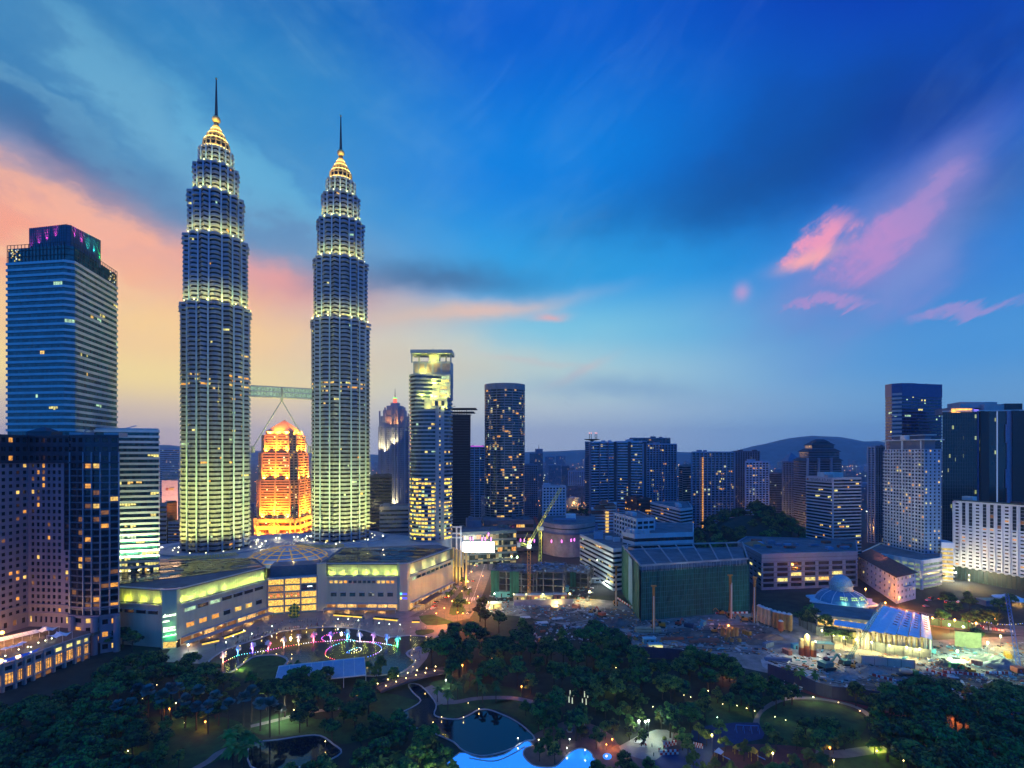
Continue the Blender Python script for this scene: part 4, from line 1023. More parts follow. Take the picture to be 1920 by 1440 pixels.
def orange_tower():
 d = 690; cx = X(516,d); b = Bld('orange_tower','orange floodlit tower with a pyramid roof, framed between the twin towers','skyscraper',(cx,d + 25,-2))
 st = mat('ochre_stone',(.50,.36,.18),.7,var=.1); gl_ = glass('ochre_glass',(.06,.03,.01),.15,(2,3.6),.5,.10,(1.0,.6,.1),2.0)
 oct_ = lambda r,ch=.3: [Vector((cx + x * r,d + 28 + y * r,0)) for x,y in ((-1 + ch,-1),(1 - ch,-1),(1,-1 + ch),(1,1 - ch),(1 - ch,1),(-1 + ch,1),(-1,1 - ch),(-1,-1 + ch))]
 lv = [(-2,26,31,3),(26,78,28.3,15),(78,115,26.3,10),(115,139,23.2,7)]
 for k,(z0,z1,r,n) in enumerate(lv):
  b.bands(oct_(r),z0,z1,n,.55,st,gl_,.5,.3,st,key=('spandrel',k),core_key=('glazing',k))
  for q in (0,1,2,7):
   p0,p1 = oct_(r)[q],oct_(r)[(q + 1) % 8]
   for t in (0.0,.5): p = p0.lerp(p1,t); b.p(('pier',k)).bar((p.x,p.y,z0),(p.x,p.y,z1),1.6,st)
 b.p('neck').prism([(p.x,p.y) for p in oct_(19,.2)],139,144,st)
 sq = oct_(18.5,.05); pr = b.p('pyramid_roof'); ap = (cx,d + 28,161)
 for i in range(8): pr.face([tuple(sq[i] + Vector((0,0,144))),tuple(sq[(i + 1) % 8] + Vector((0,0,144))),ap],st)
 # arched entrance
 e = b.p('arch'); y = d + 28 - 31.4
 for k in range(9):
  a0,a1 = math.pi * k / 9,math.pi * (k + 1) / 9
  for r_ in (9,6.6): e.bar((cx + r_ * math.cos(a0),y,12 + r_ * math.sin(a0)),(cx + r_ * math.cos(a1),y,12 + r_ * math.sin(a1)),1.1,st,.8)
 for sx in (-6.6,-3,0,3,6.6): e.bar((cx + sx,y,0),(cx + sx,y,13),.8,st)
 for i in range(4): b.window([(cx - 6.2 + 3.4 * i,y + .1,1),(cx - 3.6 + 3.4 * i,y + .1,1),(cx - 3.6 + 3.4 * i,y + .1,13),(cx - 6.2 + 3.4 * i,y + .1,13)],W_am)
 b.finish()
 oc = (1.0,.25,.012)
 for z,r,en,tz in ((-1,40,560000,24),(26.5,31,560000,30),(78.5,28.5,400000,22),(115.5,26,240000,14),(139.6,22,520000,10)):
  for k in range(7):
   a_ = R(-150 + 30 * k); x_,y_ = cx + (r + 4) * math.cos(a_),d + 28 + (r + 4) * math.sin(a_)
   light('SPOT',(x_,y_,z + 1.0),en,oc,(cx + (r - 6) * math.cos(a_),d + 28 + (r - 6) * math.sin(a_),z + tz),100,1.0,.6)
orange_tower()
def lit_tower():
 """rounded office tower with a carved, floodlit top"""
 d = 500; cx = X(806,d); rx = 20.6; cy = d + 6
 b = Bld('rounded_tower','rounded white-banded office tower with a stepped yellow floodlit top and open roof frame','skyscraper',(cx,cy,28))
 wp = mat('tower_white_panel',(.17,.26,.34),.5,.1,var=.08,scale=.1,streak=True); lg = glass('lit_tower_glass',(.02,.05,.07),.1,(2.4,4),.5)
 E = ellipse(cx,cy,rx,18,40); zc = Z(768,d - 10); n = 33; z0 = 31.0
 b.bands(E,z0,zc,n,.40,wp,lg,.9,.2)
 b.p('base').prism([(p.x,p.y) for p in ellipse(cx,cy,rx - .5,17.5,40)],0,z0,wp)
 W_tow = lit('tower_window_yellow',(1.0,.72,.10),2.0,3,.55); b.nwin = 100
 rows = [0,0,1,1,2,3,3,4,5,6,6,7,7,8,8,9,9,10,10,11,11,12,12,13,13,14,14,15]
 b.lit_runs(E,z0,zc,n,.40,420,[(W_tow,6),(W_am,3),(W_gr,1)],3.0,(2,7),.1,rows=rows)
 b.lit_runs(E,z0,zc,n,.40,16,[(W_ye,3),(W_am,3),(W_gr,3)],3.0,(2,6),.1,rows=[18,19,22,22,24,26,28,29,29])
 # service pier with small square windows
 A,B = Vector((X(816.5,d - 12.5),d - 12.5,0)),Vector((X(833,d - 11),d - 11,0)); u = (B - A).normalized(); n_ = Vector((u.y,-u.x,0))
 b.grid(A,B,z0,zc + 3,3,n,.5,.45,wp,panes(dark_glass,.35,[(W_am,1),(W_ye,1)]),.4,key='service_pier',skip=lambda i,j: i != 1)
 b.p('service_pier').prism([(p.x,p.y) for p in (A - n_ * .6,B - n_ * .6,B - n_ * 9,A - n_ * 9)],z0,zc + 3,wp)
 # carved top: banded shell stays on the left and behind, terraces step up in front
 zt = Z(676,d); sh = [p for p in ellipse(cx,cy,rx,18,40)]; shell = [p for p in sh if not (p.y < cy - 6 and p.x > cx - 12)]
 b.bands(shell,zc,Z(703,d),9,.40,wp,lg,.9,.2,key='upper_spandrel',core_key='upper_glazing')
 q = lambda px,dy=0: X(px,d) + dy
 def stage(pxa,pxb,ya,yb,dep,key):
  z0_,z1_ = Z(yb,d),Z(ya,d); b.p(key).prism([(q(pxa),cy - dep),(q(pxb),cy - dep),(q(pxb),cy + 14),(q(pxa),cy + 14)],z0_,z1_,wp)
  return z0_,z1_
 stage(798,841,747,768,13.5,('terrace_block',0)); stage(786,845,722,747,10,('terrace_block',1)); stage(781,845.5,703,722,7.5,('terrace_block',2)); stage(774,845.5,677,703,4.5,('terrace_block',3))
 def win(pxa,pxb,ya,yb,dep,m):
  y = cy - dep - .08; b.window([(q(pxa),y,Z(yb,d)),(q(pxb),y,Z(yb,d)),(q(pxb),y,Z(ya,d)),(q(pxa),y,Z(ya,d))],m)
 for a_ in (812,818,824,830): win(a_,a_ + 5,753,762,13.5,rng.choice((W_ye,W_am,dark_glass)))
 for ya in (726,733,740):
  win(790,796,ya,ya + 4.5,10,rng.choice((W_gr,dark_glass))); win(799,803,ya,ya + 4.5,10,W_ye if ya > 730 else dark_glass); win(827,839,ya,ya + 4.5,10,rng.choice((W_ye,dark_glass,W_gr)))
 for ya in (705,712): win(784,792,ya,ya + 6,7.5,dark_glass); win(827,842,ya,ya + 5,7.5,rng.choice((W_ye,W_gr)))
 for xa,xb in ((776,783),(786,795),(800,809),(813,825),(829,843)): win(xa,xb,681,698,4.5,mat('grey_louvre',(.22,.23,.22),.6,var=.1))
 b.p('core').prism([(q(803),cy - 3),(q(822),cy - 3),(q(822),cy + 9),(q(803),cy + 9)],zt,Z(658,d),wp)
 for px in (772,781,833,845): b.p(('roof_column',px)).bar((q(px),cy - 5 if px in (772,845) else cy + 8,zt - 2),(q(px),cy - 5 if px in (772,845) else cy + 8,Z(662,d)),1.4,wp)
 ring(b.p('roof_frame'),[Vector((q(771),cy - 7,0)),Vector((q(846.5),cy - 7,0)),Vector((q(846.5),cy + 14,0)),Vector((q(771),cy + 14,0))],.6,-4.0,Z(663,d),Z(656,d),wp)
 b.p('roof_mast').tube((q(810),cy,Z(658,d)),(q(810),cy,Z(650,d)),.3,.15,dark_metal,6)
 b.finish()
 yc = (1.0,.70,.08)
 for px,y,dep,e in ((788,676,2,12000),(812,676,5.5,9000),(834,676,2,12000),(796,702,6.5,6000),(815,721,9.6,16000),(833,721,9.6,5000),(790,702,7,4000),(815,746,12.6,16000),(795,746,12.6,7000),(836,746,12.6,7000),(805,767,16,5000),(835,767,16,5000)):
  light('POINT',(q(px),cy - dep - 2.6,Z(y,d) + 1.8),e * .9,yc,radius=.4)
 for px in (777,790,835,845): light('SPOT',(q(px),cy - 24,33),9000,yc,(q(px),cy - 17,45),90,.9,.4)
lit_tower()
def pinnacle_tower():
 d = 930; b = Bld('pinnacle_tower','tall pale tower with orange lamps under a stepped crown and thin red-banded mast','skyscraper',(X(737,d),d + 15,-2))
 gp = mat('pinnacle_stone',(.26,.27,.34),.6,var=.08,scale=.05); cx = X(737,d)
 A,M1,M2,B = p2(709,d + 6),p2(727,d),p2(752,d),p2(768,d + 6)
 zt = Z(800,d); poly = [A,M1,M2,B,B + Vector((-2,34,0)),A + Vector((2,34,0))]
 hg2 = [(far_glass,1)]
 b.p('shaft').prism([(p.x,p.y) for p in offset_poly(poly,-.6)],-2,zt,far_glass,gp)
 for i in range(3): b.grid(poly[i],poly[i + 1],4,zt,(7,8,6)[i],44,.5,.5,gp,hg2,.4)
 for i in (3,4,5): b.flat(poly[i],poly[(i + 1) % 6],-2,zt,gp)
 for px,z1 in ((712,770),(722,764),(733.5,762),(740,762),(746,762),(759,764),(766,775)):
  p = p2(px,d - 1.6 + (5 if px < 715 or px > 760 else 0)); b.p(('pilaster',px)).bar((p.x,p.y,4),(p.x,p.y,Z(z1,d)),2.4,gp)
 for k,(pa,pb,y) in enumerate(((713,762,780),(717,757,768),(723,752,760),(730,745,754))):
  b.p(('crown_step',k)).prism([(X(pa,d),d + 3 + k * 2),(X(pb,d),d + 3 + k * 2),(X(pb,d),d + 31 - k * 3),(X(pa,d),d + 31 - k * 3)],zt - 1,Z(y,d),gp)
 rb = mat('mast_lit_red',(.6,.1,.1),.5,var=0,emit=(1.0,.12,.06),es=1.6); gb = mat('mast_lit_green',(.1,.6,.2),.5,var=0,emit=(.1,1.0,.2),es=1.4)
 m = b.p('mast'); m.tube((cx,d + 16,Z(754,d)),(cx,d + 16,Z(746,d)),3.6,3.4,rb,12); m.tube((cx,d + 16,Z(746,d)),(cx,d + 16,Z(744,d)),4,4,gb,12); m.tube((cx,d + 16,Z(744,d)),(cx,d + 16,Z(726,d)),.9,.25,dark_metal,6)
 b.finish()
 for px,y,e,c_ in ((721,768,60000,(1,.28,.05)),(738,765,60000,(1,.34,.08)),(755,768,60000,(1,.28,.05)),(730,800,30000,(1,.38,.08)),(745,800,30000,(1,.38,.08)),(712,848,70000,(1,.8,.35)),(722,850,70000,(1,.8,.35)),(740,836,70000,(1,.8,.35)),(740,950,80000,(1,.8,.35)),(724,950,60000,(1,.8,.35))):
  light('SPOT',(X(px,d),d - 9,Z(y,d)),e * 1.5,c_,(X(px,d),d,Z(y,d) + 16),80,1,.4)
pinnacle_tower()
G_ = lambda *a,**k: gen(*a,**k).finish()
G_('office_building','dark brown slab building right of the farther twin tower',face_poly(694,640,734,640,40),Z(893,640),22,.5,mat('brown_panel',(.10,.085,.08),.6,var=.1),dark_glass,nlit=3)
G_('office_building','low grey striped building with an overhanging top, left of the rounded tower',face_poly(712,560,766,566,30),Z(952,560),12,.55,mat('stripe_grey',(.34,.32,.33),.6,var=.08),dark_glass,roof=2)
G_('tower_under_construction','unlit dark tower shell with a ragged top, right of the rounded tower',face_poly(846,640,882,645,36),Z(778,640),52,.3,mat('raw_dark_concrete',(.05,.06,.08),.9,var=.15),mat('dark_void',(.012,.015,.022),.9,var=.1),nlit=0,roof=0)
def ragged():
 d = 640; t = thing('construction_platform','flat working platform with raised steel on the dark unfinished tower','platform',(X(862,d),d + 10,Z(778,d) + 1.1))
 m = MB()
 for z in (4,8.5): m.box((X(864,d) + z * .3,d + 14,Z(778,d) + z),(28 + z * .6,30,.5),dark_metal)
 for k in range(12): m.tube((X(848 + 3 * k,d),d + 2 + (k % 3) * 9,Z(778,d)),(X(848 + 3 * k,d),d + 2 + (k % 3) * 9,Z(768,d) + rng.uniform(0,3)),.2,.2,dark_metal,5)
 m.bar((X(848,d),d,Z(768,d) + 4),(X(854,d),d,Z(768,d) + 4),.5,dark_metal); m.build('deck',t)
ragged()
G_('office_building','blue-lit slim glass tower with a pink glowing top edge behind the elliptical tower',face_poly(880,900,909,900,30),Z(838,900),30,.3,mat('pale_blue_panel',(.22,.36,.48),.4,.2,var=.08),far_glass,piers=(9,1.4,mat('pale_blue_panel'),.4))
def pink_edge():
 d = 899; o = MB().bar((X(881,d),d - .6,Z(838,d) + 1.4),(X(907,d),d - .6,Z(838,d) + 1.4),.6,mat('pink_neon',(.6,.1,.5),.5,var=0,emit=(.75,.10,.65),es=1.2),1.2)
 tag(o.build('neon_strip',off=(X(894,d),d,Z(838,d))),'pink neon strip along the top of the slim blue tower','light')
pink_edge()
def elliptic():
 d = 620; cx = X(946,d); b = Bld('elliptical_tower','elliptical residential tower with thin balcony bands and scattered amber windows','skyscraper',(cx,d + 20,0))
 E = ellipse(cx,d + 18,24.6,19,32); zt = Z(728,d); n = 56; bp = mat('balcony_band',(.20,.22,.25),.5,.1,var=.1)
 b.bands(E,18,zt,n,.30,bp,glass('elliptic_glass',(.03,.045,.05),.1,(2.4,3.2),.6,.05,(1.0,.58,.14),.8),.7,.3)
 b.lit_runs(E,18,zt,n,.30,50,[(W_am,4),(W_or,4),(W_gr,1),(W_ye,1)],2.5,(1,2),.25)
 b.p('base').prism([(p.x,p.y) for p in E],0,18,dusk_pan)
 ring(b.p('crown_screen'),E,.7,-.3,zt,Z(718,d),bp); b.p('plant_room').prism([(p.x,p.y) for p in ellipse(cx,d + 18,17,13,24)],zt,Z(719,d),dusk_pan)
 for k in range(16): p = E[k * 2]; b.p(('fin',k)).bar((p.x,p.y,18),(p.x,p.y,zt),.6,bp,1.2)
 b.finish()
elliptic()
# distant middle
G_('office_building','distant stepped tower with a spire right of the elliptical tower',face_poly(993,1500,1018,1500,40),Z(850,1500),34,.4,dusk_pan,far_glass,roof=0)
def cap(px,d,y0,y1,wpx,label):
 t = thing('roof_spire',label,'spire',(X(px,d),d + 20,Z(y0,d))); m = MB(); w = wpx / 960 * d
 m.box((X(px,d),d + 20,(Z(y0,d) + Z((y0 + y1) / 2,d)) / 2),(w,24,Z((y0 + y1) / 2,d) - Z(y0,d)),dusk_pan); m.tube((X(px,d),d + 20,Z((y0 + y1) / 2,d)),(X(px,d),d + 20,Z(y1,d)),1.2,.3,dark_metal,6); m.build('mast',t)
cap(1011,1500,850,833,14,'slim mast on the distant stepped tower')
G_('hotel_block','light blue hotel block with dark square windows below the crane jib',face_poly(1018,640,1060,646,22),Z(912,640),14,.5,mat('light_blue_panel',(.34,.44,.54),.6,var=.08),dark_glass,z0=22,piers=(4.2,1.7,mat('light_blue_panel'),.2))
G_('office_building','far pale block with fine square windows between the crane and the condominium group',face_poly(1066,1200,1106,1200,40),Z(884,1200),24,.5,blue_pan,far_glass,piers=(5,2,blue_pan,.2))
G_('office_building','far tower with a slanting pale roof edge left of the condominium group',face_poly(1028,1500,1052,1500,30),Z(872,1500),26,.4,blue_pan,far_glass,roof=0)
G_('office_building','far slab tower just left of the fine-windowed pale block',face_poly(1053,1500,1068,1500,30),Z(874,1500),26,.4,dusk_pan,far_glass)
G_('office_building','thin dark tower tucked against the right side of the elliptical tower',face_poly(984,900,1008,900,30),Z(872,900),26,.4,dusk_pan,far_glass,piers=(4,1,dusk_pan,.3))
# antenna tower and condominium group
G_('antenna_tower','grey tower with a disc and four thin antennas on its roof',face_poly(1097,900,1135,900,36),Z(829,900),40,.45,dusk_pan,far_glass,roof=0)
def ant():
 d = 915; t = thing('roof_antenna','dark disc platform with four antennas on the grey tower','antenna',(X(1110,d),d,Z(829,d))); m = MB()
 m.tube((X(1110,d),d,Z(829,d)),(X(1110,d),d,Z(825,d)),3,3,dark_metal,8); m.lathe([(.1,0),(13,2.4),(14.5,3.4),(.1,3.4)],(X(1110,d),d,Z(828,d) + 1),dark_metal,20); m.build('disc',t)
 for px in (1105,1108.5,1116,1119): MB().tube((X(px,d),d,Z(825,d)),(X(px,d),d,Z(813,d)),.6,.5,dark_metal,6).ball((X(px,d),d,Z(812,d)),.7,mat('beacon_red',(.8,.1,.1),.5,var=0,emit=(1,.3,.2),es=3)).build('mast',t)
ant()
cw = mat('condo_white_band',(.30,.44,.60),.6,var=.08,scale=.05)
g1 = 'condominium towers right of the antenna tower'
G_('condominium','white-banded condominium block nearest the antenna tower',face_poly(1107,720,1156,735,26),Z(829,720),34,.33,cw,res_glass,nlit=8,cat='condominium',piers=(17,1.2,dusk_pan,1.2))
G_('condominium','second white-banded condominium block with a dark vertical slot',face_poly(1153,735,1208,720,28),Z(828,720),34,.33,cw,res_glass,nlit=10,cat='condominium',piers=(20.5,4,mat('slot_dark',(.03,.04,.06),.7,var=.1),.9))
G_('condominium','tall brown-capped condominium behind the white-banded blocks',face_poly(1181,800,1256,800,30),Z(822,800),40,.3,dusk_pan,res_glass,cat='condominium',piers=(6,.8,dusk_pan,.4))
G_('condominium','blue-finned condominium at the right end of the white-banded group',face_poly(1206,718,1268,740,30),Z(833,730),40,.32,blue_pan,res_glass,nlit=12,cat='condominium',piers=(5.4,.9,blue_pan,.6))
# second condominium group
G_('condominium','small dark balcony tower left of the long pale-finned condominium',face_poly(1280,760,1298,770,26),Z(874,760),28,.4,pink_pan,far_glass,cat='condominium')
G_('condominium','long pale-finned condominium with an orange-lit stair strip',face_poly(1297,720,1376,728,28),Z(848,720),33,.28,blue_pan,res_glass,nlit=10,cat='condominium',piers=(5.6,1.0,blue_pan,.6))
def stair():
 d = 719; o = MB()
 for k in range(40): o.box((X(1317,d),d - 1.4,10 + k * 2.5),(2.0,.4,1.7),W_or)
 tag(o.build('stair_lights',off=(X(1317,d),d,0)),'orange strip of lit stair landings up the long pale-finned condominium','light')
stair()
G_('office_building','dark-topped office tower behind the long pale-finned condominium',face_poly(1374,820,1424,820,30),Z(847,820),34,.5,mat('navy_panel',(.06,.08,.13),.5,var=.1),far_glass,piers=(4,1.2,dusk_pan,.3))
G_('condominium','white condominium with small orange roof lights beside the wooded hill',face_poly(1398,740,1441,745,26),Z(866,740),30,.4,cw,res_glass,nlit=8,cat='condominium',piers=(5,1.2,cw,.4))
G_('apartment_block','plain blue-grey apartment block behind the wooded hill',face_poly(1440,900,1466,905,26),Z(888,900),26,.4,dusk_pan,far_glass)
G_('office_building','grey tower with a pointed top and a lit base on the busy street',face_poly(1468,860,1512,850,34),Z(866,860),28,.5,dusk_pan,far_glass,roof=0,piers=(4.5,1.4,dusk_pan,.3))
def pyr(pxa,pxb,d,dep,y0,y1,label,m=None,nm='pointed_roof'):
 z0,z1 = Z(y0,d),Z(y1,d); xa,xb = X(pxa,d),X(pxb,d); o = MB(); m = m or dusk_pan
 o.raw([(xa,d,z0),(xb,d,z0),(xb,d + dep,z0),(xa,d + dep,z0),((xa + xb) / 2,d + dep / 2,z1)],[(0,1,4),(1,2,4),(2,3,4),(3,0,4),(3,2,1,0)],m)
 tag(o.build(nm,off=((xa + xb) / 2,d,z0)),label,'roof')
def pagoda():
 d = 760; b = Bld('pagoda_tower','dark tower with a tiered temple-like roof rising behind the striped office','building',(X(1545,d),d + 15,-2))
 for k,(pa,pb,y0,y1) in enumerate(((1512,1578,1000,863),(1520,1577,863,846),(1528,1570,846,834),(1537,1562,834,828))):
  poly = [Vector((X(pa,d),d + k * 4,0)),Vector((X(pb,d),d + k * 4,0)),Vector((X(pb,d),d + 34 - k * 4,0)),Vector((X(pa,d),d + 34 - k * 4,0))]
  z0,z1 = Z(y0,d),Z(y1,d)
  b.bands(poly,z0,z1,30 if k == 0 else 4,.45,dusk_pan,far_glass,.4,.2,key=('spandrel',k),core_key=('glazing',k))
  e = offset_poly(poly,2.2); i_ = offset_poly(poly,-4); vs = [(p.x,p.y,z1 - .5) for p in e] + [(p.x,p.y,z1 + 4) for p in i_]
  b.p(('tiered_roof',k)).raw(vs,[(i,(i + 1) % 4,4 + (i + 1) % 4,4 + i) for i in range(4)] + [(4,5,6,7)],mat('dark_roof',(.06,.06,.08),.8,var=.15))
 for px in (1512,1533,1556): b.p(('wing_wall',px)).box((X(px,d),d - 3,Z(890,d)),(1.2,5,50),blue_pan)
 b.finish()
pagoda()
pyr(1476,1506,860,26,866,848,'dark pyramid roof on the grey street-side tower')
# ------------------------------------------------------------------ right-hand buildings
def striped_office():
 poly = corner_poly(1512,1561,1614,520,12); b = gen('office_tower','pinkish striped office block with a white roof room, left of the red-roofed house',poly,Z(897,520),27,.42,mat('striped_pink',(.48,.44,.47),.55,var=.07,scale=.1),glass('striped_glass',(.014,.018,.03),.1,(1.8,3.3),.6),roof=0,nlit=26,lits=[(W_ye,5),(W_am,3),(W_or,2)],seg=2.0,piers=None)
 c = ctr(poly); b.p('plant_room').box((c.x - 3,c.y,Z(897,520) + 3),(20,12,5),pale_wall); b.p('sign_box').box((c.x - 12,c.y - 12,Z(897,520) + 2),(6,5,3),pink_pan)
 L_,C_ = poly[3],poly[0]; u = (C_ - L_).normalized(); n_ = Vector((u.y,-u.x,0)); wd = (C_ - L_).length; zt_ = Z(897,520)
 b.p('sign_band').bar(tuple(L_ + n_ * .6 + Vector((0,0,zt_ - 2.2))),tuple(C_ + n_ * .6 + Vector((0,0,zt_ - 2.2))),.3,mat('striped_pink'),4.8)
 text_on(b.p('lettering'),'MENARA ATLAN',L_ + n_ * .78 + Vector((0,0,zt_ - 3.7)) + u * wd * .16,u,wd * .80,3.0,mat('sign_dark',(.01,.01,.02),.6,var=0)); b.p('emblem').ball(tuple(L_ + u * wd * .08 + n_ * .8 + Vector((0,0,zt_ - 2.2))),1.3,mat('emblem_red',(.4,.12,.08),.6,var=.05),10,6)
 b.p('corner_pier').bar((poly[0].x,poly[0].y - .5,0),(poly[0].x,poly[0].y - .5,Z(897,520)),1.2,mat('striped_pink')); b.finish()
striped_office()
def white_condo():
 poly = corner_poly(1658,1733,1765,458,4); zt = Z(842,458); zb = 24.0
 c = ctr(poly); b = Bld('condominium','white balconied condominium tower with a tall lattice of windows and a roof pavilion','condominium',(c.x,c.y,zb))
 b.p('core').prism([(p.x,p.y) for p in offset_poly(poly,-1.6)],zb,zt,dark_glass,roof_felt)
 n = 30; C,Rr,Bk,L = poly; wp = mat('condo_white',(.58,.60,.60),.6,var=.07,scale=.1,streak=True)
 pn = panes(glass('condo_pane',(.02,.03,.04),.1,(2,3),.5),.09,WARM)
 b.grid(L,C,zb,zt,13,n,.62,.56,wp,pn,.5)
 b.grid(C,Rr,zb,zt,4,n,.45,.5,blue_pan,panes(dark_glass,.10,[(W_ye,2),(W_am,1)]),.5)  # right face's shade is painted, blue panel in place of the white wall
 b.flat(Rr,Bk,zb,zt,blue_pan); b.flat(Bk,L,zb,zt,blue_pan)
 u = (C - L).normalized(); n_ = Vector((u.y,-u.x,0)); Ln = (C - L).length; h = (zt - zb) / n
 for j in range(n):
  m = b.p(('balcony',j))
  for s0,s1 in ((0.0,.17),(.25,.47),(.53,.74),(.82,1.0)):
   p,q = L.lerp(C,s0),L.lerp(C,s1); z = zb + j * h
   m.bar(tuple(p + n_ * .8 + Vector((0,0,z + .05))),tuple(q + n_ * .8 + Vector((0,0,z + .05))),1.7,wp,.2); m.bar(tuple(p + n_ * 1.6 + Vector((0,0,z + .6))),tuple(q + n_ * 1.6 + Vector((0,0,z + .6))),.12,wp,.8)
 p = L.lerp(C,.5) + n_ * 1.3; b.p('vertical_fin').bar((p.x,p.y,zb),(p.x,p.y,zt + 9),1.0,wp)
 zr = zt + 8
 for t in (0.06,.5,.94):
  p = L.lerp(C,t) + n_ * .8; b.p(('roof_column',t)).bar((p.x,p.y,zt),(p.x,p.y,zr),.7,wp)
 b.p('roof_slab').prism([(p.x,p.y) for p in offset_poly(poly,1.5)],zr,zr + .9,wp,bottom=True); b.p('penthouse').prism([(p.x,p.y) for p in offset_poly(poly,-3)],zt,zr,dusk_pan)
 b.p('roof_pavilion').prism([(p.x,p.y) for p in offset_poly(poly,-5)],zr + .9,zr + 4.4,dusk_pan); b.p('upper_roof_slab').prism([(p.x,p.y) for p in offset_poly(poly,-2.2)],zr + 4.4,zr + 5.2,wp)
 b.p(('roof_room',)).box((C.x - 2,C.y + 20,zr + 3),(5,5,4),wp)
 b.finish()
 # parking podium
 pp = [p2(1619,470),p2(1728,428),p2(1766,440),p2(1766,470),p2(1650,512)]
 b = Bld('parking_podium','open-sided parking podium with greenish lit decks under the white condominium','building',(X(1690,450),450,0))
 dk = lit('parking_deck_light',(.62,.85,.5),.55,2.5,.1); b.p('decks').prism([(p.x,p.y) for p in offset_poly(pp,-1.2)],0,24,dk,roof_felt)
 for j in range(6): ring(b.p(('parapet_band',j)),pp,.1,-1.3,j * 4.0 + 1.2,j * 4.0 + 3.0 if j < 5 else 24.6,pale_wall)
 for k in range(10): p = pp[0].lerp(pp[1],k / 9); b.p(('pier',k)).bar((p.x,p.y,0),(p.x,p.y,24.4),1.6 if k % 3 == 0 else .8,pale_wall)
 b.finish()
 for t in (.36,.66,.97):
  p = pp[0].lerp(pp[1],t); light('SPOT',(p.x - 1,p.y - 2.4,8),4000,(1.0,.75,.25),(p.x,p.y - .6,18),60,1,.2)
white_condo()
def right_towers():
 # blue curved tower behind
 A,B,C_,D_ = p2(1660,628),p2(1672,618),p2(1691,612),p2(1766,625)
 poly = [A,B,C_,D_,D_ + Vector((4,40,0)),p2(1663,682)]; zt = Z(722,615)
 b = gen('office_tower','tall blue glass office tower with a pinkish striped corner behind the white condominium',poly,zt,52,.40,mat('deep_blue_panel',(.035,.07,.20),.35,.3,var=.08),glass('deep_blue_glass',(.01,.02,.07),.1,(2,3.9),.5),roof=0,nlit=40,lits=[(W_ye,4),(W_gr,5),(W_am,1)],seg=2.2,cat='skyscraper',proud=.15)
 for j in range(26): b.p(('corner_band',j)).bar(tuple(B.lerp(C_,.02) + Vector((-.3,-.5,60 + j * 5.0))),tuple(C_.lerp(B,.02) + Vector((-.2,-.6,60 + j * 5.0))),.5,pink_pan,2.4)
 ring(b.p('roof_band'),poly,.3,-.5,zt - 14,zt + 2,mat('deep_blue_panel')); c = ctr(poly); b.p('plant_room').prism([(p.x,p.y) for p in ellipse(c.x - 3,c.y,17,12,20)],zt,zt + 4,dusk_pan); b.p('roof_dish').bar((c.x + 22,c.y,zt + 1),(c.x + 26,c.y - 2,zt + 5),.5,dark_metal); b.finish()
 G_('condominium','slim blue condominium with a pale edge left of the white condominium',corner_poly(1628,1641,1660,650,20),Z(838,650),42,.4,blue_pan,far_glass,cat='condominium',piers=(5,1.0,blue_pan,.5))
 # black glass tower
 A,B = p2(1767,560),p2(1919,545); poly = [A,B,B + Vector((40,40,0)),p2(1770,606)]; zt = Z(772,555); c = ctr(poly)
 b = Bld('glass_tower','black glass tower with a bright roof bar and one thin line of lamps','skyscraper',(c.x,c.y,0))
 bg = glass('black_tower_glass',(.010,.016,.018),.08,(1.5,3.9),.9,.012,(.8,.9,.3),.7); b.p('glazing').prism([(p.x,p.y) for p in poly],0,zt,bg,roof_felt)
 u = (B - A).normalized(); n_ = Vector((u.y,-u.x,0)); L = (B - A).length; g = b.p('frame'); dm = mat('frame_dark_grey',(.06,.07,.08),.4,.4,var=.1)
 for k in range(22):
  t = k / 21; p = A + u * (L * .44 * t) + n_ * .1; g.bar((p.x,p.y,20),(p.x,p.y,zt),.2,dm)
 for j in range(36):
  z = 22 + j * 3.9; g.bar(tuple(A + n_ * .1 + Vector((0,0,z))),tuple(A + u * L * .45 + n_ * .1 + Vector((0,0,z))),.18,dm)
 for px,w,m in ((1834,1.2,mat('blue_edge',(.08,.12,.28),.4,.3,var=.08)),(1846,11,mat('black_slot',(.008,.01,.016),.4,var=.1)),(1864,.8,mat('lamp_line',(.5,.6,.7),.5,var=0,emit=(.5,.65,.9),es=.28)),(1883,5,mat('lilac_fin',(.26,.26,.40),.5,var=.06)),(1900,17,mat('black_slot'))):
  t = (X(px,553) - A.x) / (B.x - A.x); p = A.lerp(B,t) + n_ * .25; b.p(('vertical_strip',px)).bar((p.x - u.x * 0,p.y,0),(p.x,p.y,zt + .6),w,m,.9)
 for k in range(6):
  t = (X(1889 if k % 2 else 1880,552) - A.x) / (B.x - A.x); p = A.lerp(B,t) + n_ * .75; b.p(('lilac_panel',k)).bar((p.x,p.y,zt - 14 - 24 * k),(p.x,p.y,zt - 34 - 24 * k),2.2,mat('lilac_fin'),.4)
 b.p('roof_edge').bar(tuple(A + n_ * .3 + Vector((0,0,zt + .8))),tuple(B + n_ * .3 + Vector((0,0,zt + .8))),1.4,pale_wall,1.2)
 def rb(pa,pb,y0,y1,key,m,dy=4):
  b.p(key).prism([(X(pa,560),560 + dy - 8),(X(pb,560),560 + dy - 8),(X(pb,560) + 8,590),(X(pa,560) + 8,590)],Z(y0,560),Z(y1,560),m)
 rb(1781,1826,775,764,'bar_pavilion',dusk_pan,7); rb(1842,1880,772,758,'roof_room',pink_pan,6); rb(1880,1912,772,757,'dark_roof_room',dark_metal,5); rb(1806,1876,764,753,'roof_canopy',pink_pan,12)
 b.finish()
 d = 556.5; bw = lit('bar_window',(1.0,.45,.08),2.4,3,.3)
